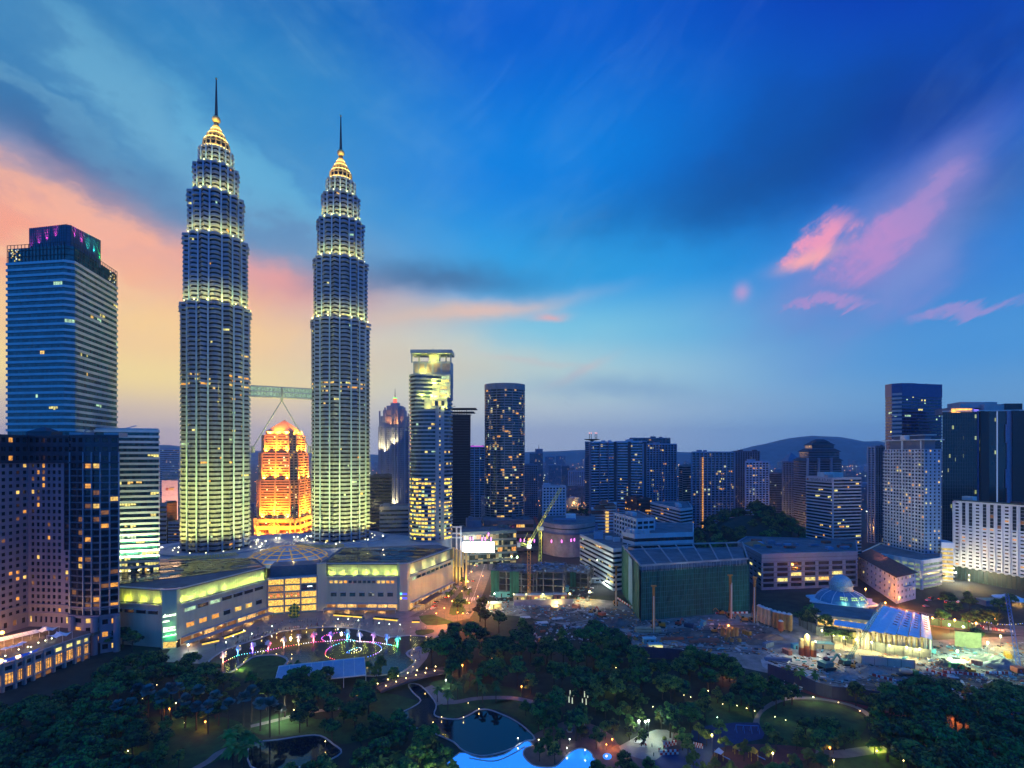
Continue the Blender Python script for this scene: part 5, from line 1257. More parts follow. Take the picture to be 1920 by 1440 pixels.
 o = MB().face([(X(1784,d),d,Z(773.5,d)),(X(1823,d),d,Z(773.5,d)),(X(1823,d),d,Z(766,d)),(X(1784,d),d,Z(766,d))],bw); o.build('window',b.root)
 o = MB().box((X(1832,d),d + 1,Z(771,d)),(4.5,1,3.4),mat('bar_sign',(.3,.2,.9),.5,var=0,emit=(.35,.2,1.0),es=2.5)); o.build('lit_sign',b.root)
 G_('office_tower','sliver of a dark tower at the right edge of the picture',face_poly(1913,700,1960,700,30),Z(826,700),40,.4,dusk_pan,far_glass)
right_towers()
def white_hotel():
 A,B = p2(1788,470),p2(1955,414); u = (B - A).normalized(); n_ = Vector((u.y,-u.x,0)); L = (B - A).length; zt,zb = Z(938,470),11.5
 back = -n_ * 18; poly = [A,B,B + back,A + back]; c = ctr(poly)
 b = Bld('white_hotel','white hotel slab with dark recessed window columns and a scalloped foot','hotel',(c.x,c.y,0)); wp = mat('hotel_white',(.74,.75,.76),.6,var=.06,scale=.12,streak=True)
 nc,nr = 12,19; tall = {1,2,4,5,6,8,9}
 pn = panes(dark_glass,.16,[(W_or,3),(W_dim,4)])
 h = (zt - zb) / nr
 b.grid(A,B,zb,zb + h * 12,nc,12,.50,.40,wp,pn,.5)
 up = lambda i,j: False
 for i in range(nc):
  p,q = A.lerp(B,i / nc),A.lerp(B,(i + 1) / nc)
  b.grid(p,q,zb + h * 12,zt - 1.5,1,7,.54,.96 if i not in (0,3,7) else .5,wp,[(glass('hotel_slot_glass',(.02,.03,.035),.1,(2,3)),5),(W_dim,.3),(W_or,.25)],.6)
  p = A.lerp(B,(i + .0) / nc) + n_ * .5; b.p(('rib',i)).bar((p.x,p.y,zb),(p.x,p.y,zt - 1),.9,wp)
 b.flat(A,B,zt - 1.5,zt,wp); b.p('wall').prism([(p.x,p.y) for p in (A - n_ * .7,B - n_ * .7,B + back,A + back)],zb,zt - .2,wp,roof_felt)
 b.p('cornice').bar(tuple(A + n_ * .4 + Vector((0,0,zt + .5))),tuple(B + n_ * .4 + Vector((0,0,zt + .5))),2.0,mat('green_roof_edge',(.03,.06,.06),.6,var=.1),.9)
 for px,w,hh,m in ((1822,8,4,pale_wall),(1874,9,11,white_paint),(1850,7,2,red_tile)): p = A.lerp(B,(X(px,455) - A.x) / (B.x - A.x)) - n_ * 8; b.p(('roof_room',px),'roof_room').box((p.x,p.y,zt + hh / 2),(w,7,hh),m,math.atan2(u.y,u.x))
 pod = [A + n_ * 1,B + n_ * 1,B + back,A + back]; b.p('podium').prism([(p.x,p.y) for p in pod],-2,zb - .1,mat('dark_green_podium',(.02,.045,.045),.4,var=.15))
 for k in range(20): p = A.lerp(B,k / 19) + n_ * 1.1; b.p('podium_fin').bar((p.x,p.y,-2),(p.x,p.y,zb - .3),.5,mat('podium_fin_teal',(.04,.09,.09),.5,var=.1))
 for i in range(nc): p = A.lerp(B,(i + .5) / nc) + n_ * .2; b.p(('scallop',i)).tube(tuple(p + Vector((0,0,zb - .9))),tuple(p + Vector((0,0,zb + .4))),1.2,2.3,wp,8)
 b.finish()
 # yellow car-park tower
 poly = face_poly(1765,455,1790,452,14); b = Bld('parking_tower','narrow yellow-lit parking stack between the condominium and the white hotel','building',(*ctr(poly)[:2],0)); b.p('decks').prism([(p.x,p.y) for p in offset_poly(poly,-.8)],0,33,lit('parking_yellow',(1.0,.72,.16),1.1,3,.3))
 for j in range(9): ring(b.p(('parapet_band',j)),poly,.1,-1,j * 3.7 + .6,j * 3.7 + 1.9,white_paint)
 b.p('stair_top').prism([(p.x,p.y) for p in poly],30,35,white_paint); b.finish()
white_hotel()
def red_house():
 A,B,C_ = p2(1609,470),p2(1681,388),p2(1717,402); zt = 20.5; D_ = A + (C_ - B)
 poly = [A,B,C_,D_]; c = ctr(poly); b = Bld('red_roof_house','white four-storey house with a hipped red tile roof, washed by orange street lamps','building',(c.x,c.y,0))
 pn = panes(dark_glass,.06,[(W_ye,1)])
 b.grid(A,B,1,zt,9,4,.32,.40,white_paint,pn,.4); b.grid(B,C_,1,zt,5,4,.36,.40,white_paint,pn,.4); b.flat(C_,D_,0,zt,white_paint); b.flat(D_,A,0,zt,white_paint); b.flat(A,B,-1,1,white_paint); b.flat(B,C_,-1,1,white_paint)
 e = offset_poly(poly,1.6); r0,r1 = A.lerp(D_,.5).lerp(B.lerp(C_,.5),.12),A.lerp(D_,.5).lerp(B.lerp(C_,.5),.88)
 R0,R1 = (r0.x,r0.y,zt + 6.5),(r1.x,r1.y,zt + 6.5); ez = [(p.x,p.y,zt) for p in e]
 b.p('roof').raw(ez + [R0,R1],[(0,1,5,4),(1,2,5),(2,3,4,5),(3,0,4),(3,2,1,0)],red_tile)
 m = B.lerp(C_,.35); b.p('porch_roof').bar(tuple(m + Vector((0,-1,12))),tuple(B.lerp(C_,.7) + Vector((0,-1,12))),1.6,blue_pan,.3); b.finish()
red_house()
def grey_office():
 poly = [p2(1383,470),p2(1607,468),p2(1612,500),p2(1390,512)]; poly = [p2(1383,490),p2(1428,428),p2(1608,440),p2(1605,500),p2(1400,520)]; zt = 29
 c = ctr(poly); b = Bld('grey_office','wide blue-grey panelled office block with a flat plant-covered roof behind the netted building','building',(c.x,c.y,0)); gp = mat('grey_blue_panel',(.20,.28,.36),.5,.1,var=.07,scale=.15)
 pn = panes(dark_glass,.08,[(W_ye,2),(W_am,1)])
 b.grid(poly[1],poly[2],1,23,7,5,.78,.66,gp,pn,.5); b.grid(poly[0],poly[1],1,23,6,5,.7,.5,gp,pn,.5)
 for i in (0,1): b.flat(poly[i],poly[i + 1],23,zt,gp); b.flat(poly[i],poly[i + 1],-2,1,gp)
 for i in (2,3,4): b.flat(poly[i],poly[(i + 1) % 5],-2,zt,gp)
 b.p('roof').face([(p.x,p.y,zt - .4) for p in poly],roof_felt); ring(b.p('parapet'),poly,.3,-.6,zt,zt + .9,gp)
 j = b.p('panel_joint')
 for z in (5.4,9.8,14.2,18.6,23,26):
  for i in (0,1): n_ = Vector(((poly[i + 1] - poly[i]).y,-(poly[i + 1] - poly[i]).x,0)).normalized() * .06; j.bar(tuple(poly[i] + n_ + Vector((0,0,z))),tuple(poly[i + 1] + n_ + Vector((0,0,z))),.1,dark_metal,.25)
 r = random.Random(3)
 for k in range(20):
  t,s_ = r.random(),r.uniform(.1,.8); p = poly[1].lerp(poly[2],t).lerp(poly[4].lerp(poly[3],t),s_); b.p(('roof_plant',k)).box((p.x,p.y,zt + .9),(r.uniform(3,9),r.uniform(2,5),r.uniform(1.2,3)),r.choice((dusk_pan,roof_felt,blue_pan,red_tile)),r.uniform(0,.3))
 b.finish()
grey_office()
def netted():
 """concrete frame wrapped in green safety net"""
 A,B,C_,D_ = p2(1168,424),p2(1201,349),p2(1402,372),p2(1392,440); zt = Z(1056,349) ; zt2 = 37.5
 poly = [A,B,C_,D_]; c = ctr(poly); b = Bld('netted_building','wide unfinished building wrapped in dark green safety netting','building',(c.x,c.y,0))
 net = mat('green_net',(.004,.085,.068),.85,var=.35,scale=.5,streak=True); net2 = mat('green_net_bright',(.012,.10,.075),.85,var=.3,scale=.5,streak=True); pole = mat('scaffold_pole',(.03,.20,.22),.5,.3,var=.1)
 bl = mat('blue_sheet',(.06,.22,.42),.6,var=.15,scale=.3,streak=True)
 r = random.Random(9)
 def sheet(P0,P1,z0,z1,m,key,nx=26,nz=6,amp=.55):
  u = (P1 - P0); n_ = Vector((u.y,-u.x,0)).normalized(); mb = b.p(key,smooth=False)
  vs = []
  for j in range(nz + 1):
   for i in range(nx + 1):
    p = P0 + u * (i / nx) + n_ * (.9 + r.uniform(-amp,amp) * (0 < i < nx)); vs.append((p.x,p.y,z0 + (z1 - z0) * j / nz + (r.uniform(-.8,.6) if j == nz else 0)))
  mb.raw(vs,[(j * (nx + 1) + i,j * (nx + 1) + i + 1,(j + 1) * (nx + 1) + i + 1,(j + 1) * (nx + 1) + i) for j in range(nz) for i in range(nx)],m)
 zt = 38.0
 sheet(A,B,-1,zt - 1,net2,'net_end'); sheet(B,C_,0,zt - 4.5,net,'net_front',60,9); sheet(C_,D_,0,zt - 3,net,'net_far')
 p0,p1 = A.lerp(B,.5),A.lerp(B,.72); n_ = Vector(((B - A).y,-(B - A).x,0)).normalized()
 b.p('blue_chute').face([tuple(p0 + n_ * 1.9 + Vector((0,0,4))),tuple(p1 + n_ * 1.9 + Vector((0,0,4))),tuple(p1 + n_ * 1.9 + Vector((0,0,zt - 1))),tuple(p0 + n_ * 1.9 + Vector((0,0,zt - 1)))],bl)
 b.p('frame').prism([(p.x,p.y) for p in offset_poly(poly,-.5)],-1,zt - 4,mat('raw_concrete',(.09,.09,.09),.9,var=.2),roof_felt)
 for k in range(8):
  t = k / 7; p,q = A.lerp(D_,t) ,B.lerp(C_,t); b.p(('roof_beam',k)).bar((p.x,p.y,zt - .5),(q.x,q.y,zt - .5),.8,concrete);
 for a_,e in ((A,B),(B,C_),(C_,D_),(D_,A)): b.p('roof_edge').bar((a_.x,a_.y,zt - .5),(e.x,e.y,zt - .5),.9,concrete,1.2)
 sc_ = b.p('scaffold'); nn = Vector(((C_ - B).y,-(C_ - B).x,0)).normalized() * 1.7
 for k in range(61): p = B.lerp(C_,k / 60) + nn; sc_.bar((p.x,p.y,0),(p.x,p.y,zt - 4.5 + r.uniform(-1,2.5)),.12,pole)
 for j in range(10): z = 1 + j * 3.6; sc_.bar(tuple(B + nn + Vector((0,0,z))),tuple(C_ + nn + Vector((0,0,z))),.12,pole)
 nA = n_ * 1.7
 for k in range(19): p = A.lerp(B,k / 18) + nA; sc_.bar((p.x,p.y,0),(p.x,p.y,zt - 1),.12,pole)
 for k in range(44): p = B.lerp(C_,(k + r.random()) / 44) + nn * .6; b.p('top_rebar').bar((p.x,p.y,zt - 5),(p.x,p.y,zt + r.uniform(-2,.5)),.22,concrete)
 b.finish(); light('POINT',(X(1286,352),350,35.2),500,(.9,1.0,.8),radius=.3)
netted()
def annex_blocks():
 # white multi-level car park and office left of the netted building
 wb = mat('annex_white',(.46,.52,.56),.6,var=.08,scale=.1,streak=True)
 poly = [p2(1088,500),p2(1150,424),p2(1176,430),p2(1180,520)]; gen('annex_building','stepped white-banded annex with lit decks left of the netted building',poly,34,9,.48,wb,glass('annex_glass',(.012,.02,.035),.1,(2.5,3.6),.5),nlit=34,lits=[(W_ye,5),(W_am,2),(W_gr,2)],roof=3).finish()
 poly = [p2(1152,510),p2(1194,462),p2(1226,470),p2(1196,530)]; gen('annex_building','brown-roofed upper annex with framed windows above the stepped white annex',poly,54,13,.42,wb,dark_glass,roof=2,piers=(6,1.0,wb,.4),nlit=4).finish()
 poly = [p2(1168,455),p2(1190,440),p2(1300,452),p2(1300,510),p2(1180,520)]; gen('annex_building','long low white roofed annex directly behind the netted building',poly,43.5,8,.5,wb,dark_glass,roof=5).finish()
 G_('lift_tower','plain blue-grey lift tower standing on the annex roofs',face_poly(1206,485,1230,485,12),Z(980,485),6,.97,blue_pan,dark_glass,roof=0)
 G_('lift_tower','small blue-grey stair tower at the left end of the stepped annex',face_poly(1114,478,1130,478,9),Z(999,478),6,.97,blue_pan,dark_glass,roof=0)
 b = gen('office_building','dark reddish office block with a column of orange windows',corner_poly(1172,1195,1222,640,15),Z(936,640),15,.5,mat('reddish_panel',(.07,.03,.035),.6,var=.12),mat('reddish_void',(.02,.01,.014),.4,var=.1),nlit=30,lits=[(W_or,4),(W_am,2)],seg=2.0,roof=1); b.finish()
 poly = [p2(1220,640),p2(1276,560),p2(1298,575),p2(1290,650)]; gen('apartment_block','white terraced apartment block stepping down to the left',poly,Z(954,570),15,.45,mat('terrace_white',(.55,.55,.57),.6,var=.07),dark_glass,nlit=6,lits=WARM,roof=2).finish()
 # red-roofed apartments
 d = 640; b = Bld('red_gable_house','tall white apartment house with stacked red gable roofs and an orange-lit stair','building',(X(1130,d),d + 10,0)); wp = mat('gable_white',(.58,.57,.60),.6,var=.07)
 for k,(pa,pb,y0,y1,dy) in enumerate(((1104,1155,1012,975,0),(1110,1155,975,955,3),(1126,1155,955,945,5))):
  poly = [p2(pa,d + dy),p2(pb,d + dy),p2(pb,d + 26),p2(pa,d + 26)]; b.bands(poly,max(-1,Z(y0,d)),Z(y1,d),(6,4,2)[k],.5,wp,mat('dark_red_wall',(.16,.05,.05),.6,var=.1),.8,.2,key=('balcony',k),core_key=('wall',k))
 for k,(pa,pb,y,h) in enumerate(((1105,1134,963,5),(1115,1137,955,5),(1126,1142,945,4.5),(1138,1156,949,4))):
  xa,xb,z = X(pa,d),X(pb,d),Z(y,d); b.p(('gable_roof',k)).raw([(xa,d - 2,z),(xb,d - 2,z),(xb,d + 14,z),(xa,d + 14,z),(xa + 3,d + 6,z + h),(xb - 3,d + 6,z + h)],[(0,1,5,4),(1,2,5),(2,3,4,5),(3,0,4),(3,2,1,0)],red_tile)
 for j in range(9): z = 6 + j * 4.1; b.window([(X(1135,d),d - 1.2,z),(X(1141,d),d - 1.2,z),(X(1141,d),d - 1.2,z + 2.8),(X(1135,d),d - 1.2,z + 2.8)],W_am,'stair_window')
 b.finish()
 # curved concrete drum, screen hall, entrance hall along the street
 E = [p2(px,560 + 26 * ((px - 1066) / 50) ** 2) for px in range(1018,1117,7)] + [p2(1116,640),p2(1018,640)]
 b = Bld('curved_hall','low curved concrete hall with pink lamps under its roof edge','building',(X(1066,580),580,0)); b.p('wall').prism([(p.x,p.y) for p in E],0,Z(984,560),concrete,roof_felt)
 ring(b.p('lower_eave'),E,3,-1,Z(1003,560),Z(1000,560),dusk_pan); ring(b.p('slot_band'),E,.1,-.5,Z(993,560) - .6,Z(993,560) + .6,dark_metal); b.p('roof_room').box((X(1060,580),590,Z(980,580)),(26,14,6),dusk_pan); b.p(('white_roof_room',)).box((X(1071,600),604,Z(970,600)),(11,8,7),white_paint)
 b.finish()
 G_('shop_block','green-tinted glass shopping block over the bright white screen',face_poly(866,520,968,536,40),Z(1000,520),5,.3,mat('green_grey_panel',(.12,.17,.16),.5,var=.1),glass('green_shop_glass',(.03,.06,.05),.2,(3,4),.7,.3,(1,.8,.3),.5),nlit=24,lits=WARM,roof=4)
 G_('plant_block','grey windowless block behind the green shopping front',face_poly(876,560,902,562,26),Z(978,560),4,.96,dusk_pan,dark_glass,roof=1)
 G_('podium_block','dark podium at the foot of the elliptical tower',face_poly(908,585,1000,592,46),Z(978,585),5,.5,mat('podium_navy',(.09,.10,.13),.6,var=.1),dark_glass,nlit=8,roof=2)
 b = Bld('framed_pavilion','white concrete frame pavilion right of the rounded tower','building',(X(858,520),520,0)); wp2 = pale_wall
 for px in (846,856,864): p = p2(px,512); b.p(('column',px)).bar((p.x,p.y,0),(p.x,p.y,Z(988,512)),1.3,wp2)
 for y in (988,1000,1008): b.p(('beam',y)).bar((X(845,512),512,Z(y,512)),(X(866,512),512,Z(y,512)),1.4,wp2)
 b.p('wall').prism([(X(845,512),514),(X(866,512),514),(X(876,540),540),(X(846,540),540)],0,Z(1010,512),dusk_pan); b.finish()
annex_blocks()
# ------------------------------------------------------------------ park: ground sheets
grass_m = mat('lawn_grass',(.022,.075,.014),.95,var=.3,scale=.25,bump=.3); park_m = mat('park_soil',(.022,.03,.016),.95,var=.35,scale=.12)
pave_m = mat('promenade_paving',(.22,.20,.18),.7,var=.12,scale=.2); path_m = mat('path_paving',(.20,.18,.16),.75,var=.12,scale=.3); asph = mat('asphalt',(.13,.115,.105),.85,var=.2,scale=.3)
kerb_m = mat('kerb_stone',(.33,.33,.34),.6,var=.1); brick_m = mat('brick_paving',(.15,.085,.07),.8,var=.15,scale=.4)
def smooth(pts,n=4,closed=True):
 out = []; N_ = len(pts)
 for i in range(N_ if closed else N_ - 1):
  p0,p1,p2_,p3 = (pts[(i + k) % N_] if closed else pts[min(max(i + k,0),N_ - 1)] for k in (-1,0,1,2))
  for j in range(n):
   t = j / n; out.append(tuple(.5 * (2 * b + (c - a) * t + (2 * a - 5 * b + 4 * c - d) * t * t + (-a + 3 * b - 3 * c + d) * t ** 3) for a,b,c,d in zip(p0,p1,p2_,p3)))
 if not closed: out.append(tuple(pts[-1]))
 return out
def area_poly(pts,z=0.0,sm=0):
 q = [tuple(G(px,py,z)) for px,py in pts]
 return smooth(q,sm) if sm else q
def sheet(name,pts,z,m,sm=0,kind='structure',label=None):
 q = area_poly(pts,0,sm); mb = MB(); mb.face([(x,y,z) for x,y,_ in q],m); o = mb.build(name)
 import bmesh as _b
 bm = _b.new(); bm.from_mesh(o.data); _b.ops.triangulate(bm,faces=bm.faces[:])
 for f in bm.faces:
  if f.normal.z < 0: f.normal_flip()
 bm.to_mesh(o.data); bm.free(); tag(o,label,kind=kind); return o,q
def strip(name,pts,w,z,m,h=0.0,kind='structure',closed=False,sm=4):
 q = [Vector(p) for p in smooth([tuple(G(px,py,0)) for px,py in pts],sm,closed)]; n = len(q); mb = MB(); vs = []
 for i in range(n):
  a,c = (q[(i - 1) % n],q[(i + 1) % n]) if closed else (q[max(0,i - 1)],q[min(n - 1,i + 1)]); d = (c - a); d.z = 0; d = d.normalized() if d.length else Vector((1,0,0)); nn = Vector((-d.y,d.x,0)) * w / 2
  vs += [q[i] - nn + Vector((0,0,z)),q[i] + nn + Vector((0,0,z)),q[i] + nn + Vector((0,0,z + h)),q[i] - nn + Vector((0,0,z + h))]
 fs = []
 for i in range(n if closed else n - 1):
  a,b = 4 * i,4 * ((i + 1) % n)
  fs.append((a + 3,b + 3,b + 2,a + 2) if h else (a + 1,a,b,b + 1))
  if h: fs += [(a,b,b + 3,a + 3),(b + 1,a + 1,a + 2,b + 2)]
 mb.raw(vs,fs,m); o = mb.build(name)
 if h == 0:
  for p in o.data.polygons:
   if p.normal.z < 0: o.data.flip_normals(); break
 tag(o,kind=kind); return o
sheet('park_ground',[(-300,1215),(300,1190),(500,1160),(620,1150),(800,1150),(900,1120),(1500,1110),(2400,1105),(2600,1470),(-900,1470)],-.12,park_m)
sheet('promenade',[(300,1240),(330,1205),(500,1135),(600,1140),(770,1146),(830,1112),(850,1106),(838,1128),(800,1165),(835,1165),(842,1180),(815,1200),(800,1235),(770,1270),(740,1268),(765,1215),(740,1200),(640,1175),(480,1199),(395,1236),(380,1245)],0,pave_m)
LAKE = [(392,1240),(430,1216),(480,1200),(510,1189),(545,1182),(600,1177),(640,1177),(685,1183),(715,1194),(740,1195),(765,1192),(800,1194),(814,1200),(806,1208),(778,1216),(762,1226),(778,1240),(768,1252),(748,1263),(720,1266),(690,1268),(640,1262),(560,1262),(520,1262),(540,1240),(520,1229),(480,1231),(458,1243),(430,1262),(400,1258)]
water_m = mat('lake_water',(.012,.018,.022),.07,var=.1,scale=.1,bump=.0,spec=.7)
def water_bump(m,sc_,st):
 t = m.node_tree; b = t.nodes['Principled BSDF']; tc = t.nodes.new('ShaderNodeTexCoord'); n = noise(t,N(tc.outputs['Object'],t),sc_,3,.6); bn = t.nodes.new('ShaderNodeBump'); bn.inputs['Strength'].default_value = st; bn.inputs['Distance'].default_value = .2; t.links.new(n.s,bn.inputs['Height']); t.links.new(bn.outputs[0],b.inputs['Normal'])
water_bump(water_m,.7,.25)
pond_m = mat('pond_water',(.008,.014,.02),.04,var=.1,scale=.1,spec=.7); water_bump(pond_m,.5,.05)
sheet('lake_water',LAKE,.06,water_m,3); strip('lake_kerb',LAKE,.9,-.02,kerb_m,.45,closed=True,sm=3)
sheet('lawn',[(440,1268),(458,1246),(482,1233),(520,1231),(538,1240),(520,1262),(500,1280)],.03,grass_m,3)
POND = [(775,1300),(789,1314),(771,1328),(752,1337),(747,1349),(770,1362),(812,1375),(850,1392),(868,1408),(900,1418),(935,1413),(970,1400),(985,1390),(1003,1386),(985,1366),(962,1350),(938,1339),(915,1331),(896,1332),(880,1341),(858,1349),(830,1347),(814,1340),(818,1322),(803,1300),(785,1284),(766,1284)]
sheet('pond_water',POND,.05,pond_m,3); strip('pond_kerb',POND,.5,-.02,kerb_m,.38,closed=True,sm=3)
POND2 = [(470,1396),(520,1388),(565,1381),(600,1380),(625,1396),(640,1412),(600,1432),(520,1444),(470,1438)]
sheet('pond_water',POND2,.05,pond_m,3); strip('pond_kerb',POND2,.5,-.02,kerb_m,.38,closed=True,sm=3)
for pts in ([(620,1350),(700,1300),(770,1310),(785,1322),(748,1340),(740,1370),(690,1385),(640,1395),(600,1378),(500,1380),(470,1360),(540,1335)],[(805,1282),(850,1275),(960,1290),(975,1310),(900,1326),(860,1344),(830,1344),(820,1316)],[(900,1330),(960,1310),(1010,1330),(1010,1380),(975,1350),(930,1330)],[(1330,1310),(1440,1305),(1500,1320),(1400,1380),(1330,1365)],[(220,1370),(280,1345),(420,1345),(470,1380),(400,1430),(320,1445),(240,1420)],[(788,1150),(840,1153),(855,1166),(800,1172)],[(780,1182),(810,1180),(812,1186),(785,1192)],[(1560,1428),(1640,1414),(1700,1425),(1690,1450),(1560,1450)]):
 sheet('lawn',pts,.02,grass_m,3)
OVAL = [(1432,1335),(1470,1316),(1520,1315),(1570,1322),(1605,1335),(1625,1352),(1612,1380),(1560,1404),(1500,1404),(1450,1390),(1425,1360)]
sheet('oval_lawn',OVAL,.05,grass_m,4); strip('oval_path',[(1415,1372),(1422,1345),(1440,1325),(1470,1311),(1520,1309),(1570,1316),(1612,1329),(1640,1352)],2.6,.03,path_m)
strip('running_track',[(1440,1276),(1490,1290),(1540,1306),(1590,1318),(1640,1330),(1700,1345)],3.2,.02,mat('red_track',(.16,.025,.025),.85,var=.15))
strip('oval_path',[(1500,1398),(1560,1414),(1620,1408),(1680,1400)],5,.03,path_m)
strip('park_path',[(830,1318),(858,1316),(890,1310),(930,1308),(970,1310),(1020,1322)],3.4,.04,path_m); strip('stream_path',[(795,1290),(815,1302),(835,1318)],9,.045,path_m); strip('park_path',[(720,1272),(760,1280),(800,1262),(850,1248)],3,.03,brick_m)
strip('park_path',[(470,1362),(520,1350),(560,1340),(620,1330),(690,1325)],2.6,.04,path_m); strip('park_path',[(350,1450),(390,1428),(410,1412),(440,1400)],3,.04,path_m)
sheet('pool_terrace',[(930,1452),(940,1420),(985,1388),(1030,1362),(1090,1350),(1150,1380),(1165,1400),(1230,1372),(1290,1380),(1290,1405),(1245,1450)],.03,brick_m,2)
sheet('terrace_paving',[(1160,1400),(1230,1368),(1262,1376),(1252,1402),(1230,1425),(1190,1420)],.05,pave_m,2)
pool_m = mat('pool_water',(.02,.25,.75),.06,var=.04,scale=.2,emit=(.03,.30,1.0),es=.75)  # glow of the pool lamps is put into the water as emission
POOL = [(862,1412),(900,1422),(945,1415),(972,1396),(990,1390),(998,1398),(985,1404),(981,1415),(990,1428),(1005,1437),(1035,1439),(1050,1431),(1068,1412),(1085,1404),(1102,1407),(1112,1420),(1105,1450),(840,1460)]
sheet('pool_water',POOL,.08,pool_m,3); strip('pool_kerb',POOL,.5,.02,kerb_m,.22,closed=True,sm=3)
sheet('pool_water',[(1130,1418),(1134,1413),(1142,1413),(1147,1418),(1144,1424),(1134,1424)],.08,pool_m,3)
strip('pool_kerb',[(880,1422),(925,1428),(960,1415),(985,1400)],.5,.09,kerb_m,.15)
blue_r,red_r = mat('rubber_blue',(.012,.03,.10),.8,var=.12),mat('rubber_red',(.10,.03,.028),.8,var=.12)
sheet('playground',[(1235,1440),(1240,1415),(1330,1395),(1420,1405),(1440,1440)],.04,blue_r,2); sheet('playground',[(1340,1405),(1420,1395),(1530,1405),(1500,1430),(1400,1450),(1340,1450)],.06,red_r,2); sheet('playground',[(1290,1375),(1330,1360),(1420,1355),(1430,1385),(1330,1398)],.045,blue_r,2)
# roads
sheet('road',[(765,1158),(820,1128),(850,1106),(868,1080),(880,1052),(884,1028),(932,1028),(922,1070),(908,1108),(894,1140),(880,1160),(850,1166),(810,1152)],.05,asph)
sheet('median_planting',[(842,1152),(850,1128),(862,1112),(868,1114),(868,1136),(874,1146),(862,1152)],.2,grass_m,2)
sheet('road',[(1560,1124),(1640,1130),(1720,1146),(1800,1162),(1960,1178),(1960,1196),(1780,1180),(1690,1164),(1600,1148)],.05,asph)
sheet('street',[(880,1026),(960,1022),(1090,1026),(1090,1032),(950,1032),(880,1034)],.05,asph)
wl = mat('road_paint',(.6,.6,.58),.7,var=.1)
def dashes(pa,pb,n,w=.18,L=.5):
 a,b_ = G(*pa),G(*pb); mb = MB()
 for i in range(n):
  p,q = a.lerp(b_,i / n),a.lerp(b_,(i + L) / n); u = (q - p).normalized(); s_ = Vector((-u.y,u.x,0)) * w; z = Vector((0,0,.065))
  mb.face([p - s_ + z,q - s_ + z,q + s_ + z,p + s_ + z],wl)
 tag(mb.build('road_marking'),kind='structure')
dashes((790,1152),(868,1094),16); dashes((868,1094),(902,1040),18); dashes((884,1130),(912,1050),18,.16,.9); dashes((1620,1140),(1900,1182),24)
for k in range(6): dashes((866 + k * 4.5,1127 - k * .2),(868 + k * 4.5,1121 - k * .2),1,.45,1)
# ------------------------------------------------------------------ trees
leafs = [mat('leaf_dark',(.011,.034,.012),.8,var=.3,scale=.5),mat('leaf_mid',(.085,.155,.022),.8,var=.3,scale=.5),mat('leaf_blue',(.075,.15,.13),.75,var=.25,scale=.5),mat('leaf_yellow',(.09,.13,.02),.8,var=.25,scale=.5)]
for m_ in leafs:      # every tree its own tint of its kind's green
 t_ = m_.node_tree; b_ = t_.nodes['Principled BSDF']; oi = t_.nodes.new('ShaderNodeObjectInfo'); hs = t_.nodes.new('ShaderNodeHueSaturation'); ln = b_.inputs['Base Color'].links[0]; src = ln.from_socket
 rv = N(oi.outputs['Random'],t_); t_.links.new((rv * .13 + .43).s,hs.inputs['Hue']); t_.links.new(((rv * 7.0)._m('FRACT') * .9 + .6).s,hs.inputs['Value']); t_.links.new(src,hs.inputs['Color']); t_.links.new(hs.outputs[0],b_.inputs['Base Color'])
bark = mat('bark',(.05,.04,.03),.95,var=.2,scale=1)
def crown_mesh(seed,w,h,nb,per,leaf,mats2=None):
 r = random.Random(seed); mb = MB()
 blobs = [(math.cos(q_ * 2.4) * w * .62 * math.sqrt(q_ / nb / 2) * r.uniform(.8,1.25),math.sin(q_ * 2.4) * w * .62 * math.sqrt(q_ / nb / 2) * r.uniform(.8,1.25),h * (r.uniform(.05,.4) + .6 * (1 - q_ / nb / 2) * r.uniform(.7,1.1)),r.uniform(.14,.27) * w) for q_ in range(nb * 2)]
 for bx,by,bz,br in blobs:
  pal = r.choice(([mats2[0]] * 5 + [mats2[1]],[mats2[1],mats2[2]] * 2 + [mats2[2]],[mats2[2]] * 4 + [mats2[0]]))
  for _ in range(per):
   t,zz = r.uniform(0,6.283),r.uniform(-.6,1); q = math.sqrt(max(0,1 - zz * zz)); rr = br * r.uniform(.6,1.25)
   c = Vector((bx + q * math.cos(t) * rr,by + q * math.sin(t) * rr,bz + zz * rr * .72))
   n = Vector((q * math.cos(t) + r.uniform(-.6,.6),q * math.sin(t) + r.uniform(-.6,.6),zz + .5 + r.uniform(-.5,.5))).normalized()
   x = n.orthogonal().normalized(); x = Matrix.Rotation(r.uniform(0,6.28),3,n) @ x; y = n.cross(x); s_ = leaf * r.uniform(.6,1.35)
   m = leafs[pal[r.randrange(len(pal))] if zz < .55 or r.random() < .6 else mats2[2]]  # top-lit brightness painted: upper leaves often take the lighter leaf
   mb.face([c - x * s_,c - y * s_ * .55 + n * .12 * s_,c + x * s_,c + y * s_ * .55 - n * .08 * s_],m)
 return mb.mesh('crown')
def trunk_mesh(seed,h,r0,spread):
 r = random.Random(seed); mb = MB().tube((0,0,-.3),(r.uniform(-.2,.2),0,h * .62),r0,r0 * .6,bark,7)
 for k in range(5):
  a = 2.4 * k + r.random(); z = h * r.uniform(.42,.6); mb.tube((0,0,z),(math.cos(a) * spread,math.sin(a) * spread,z + spread * r.uniform(.5,1.0)),r0 * .45,r0 * .15,bark,5)
 return mb.mesh('trunk')
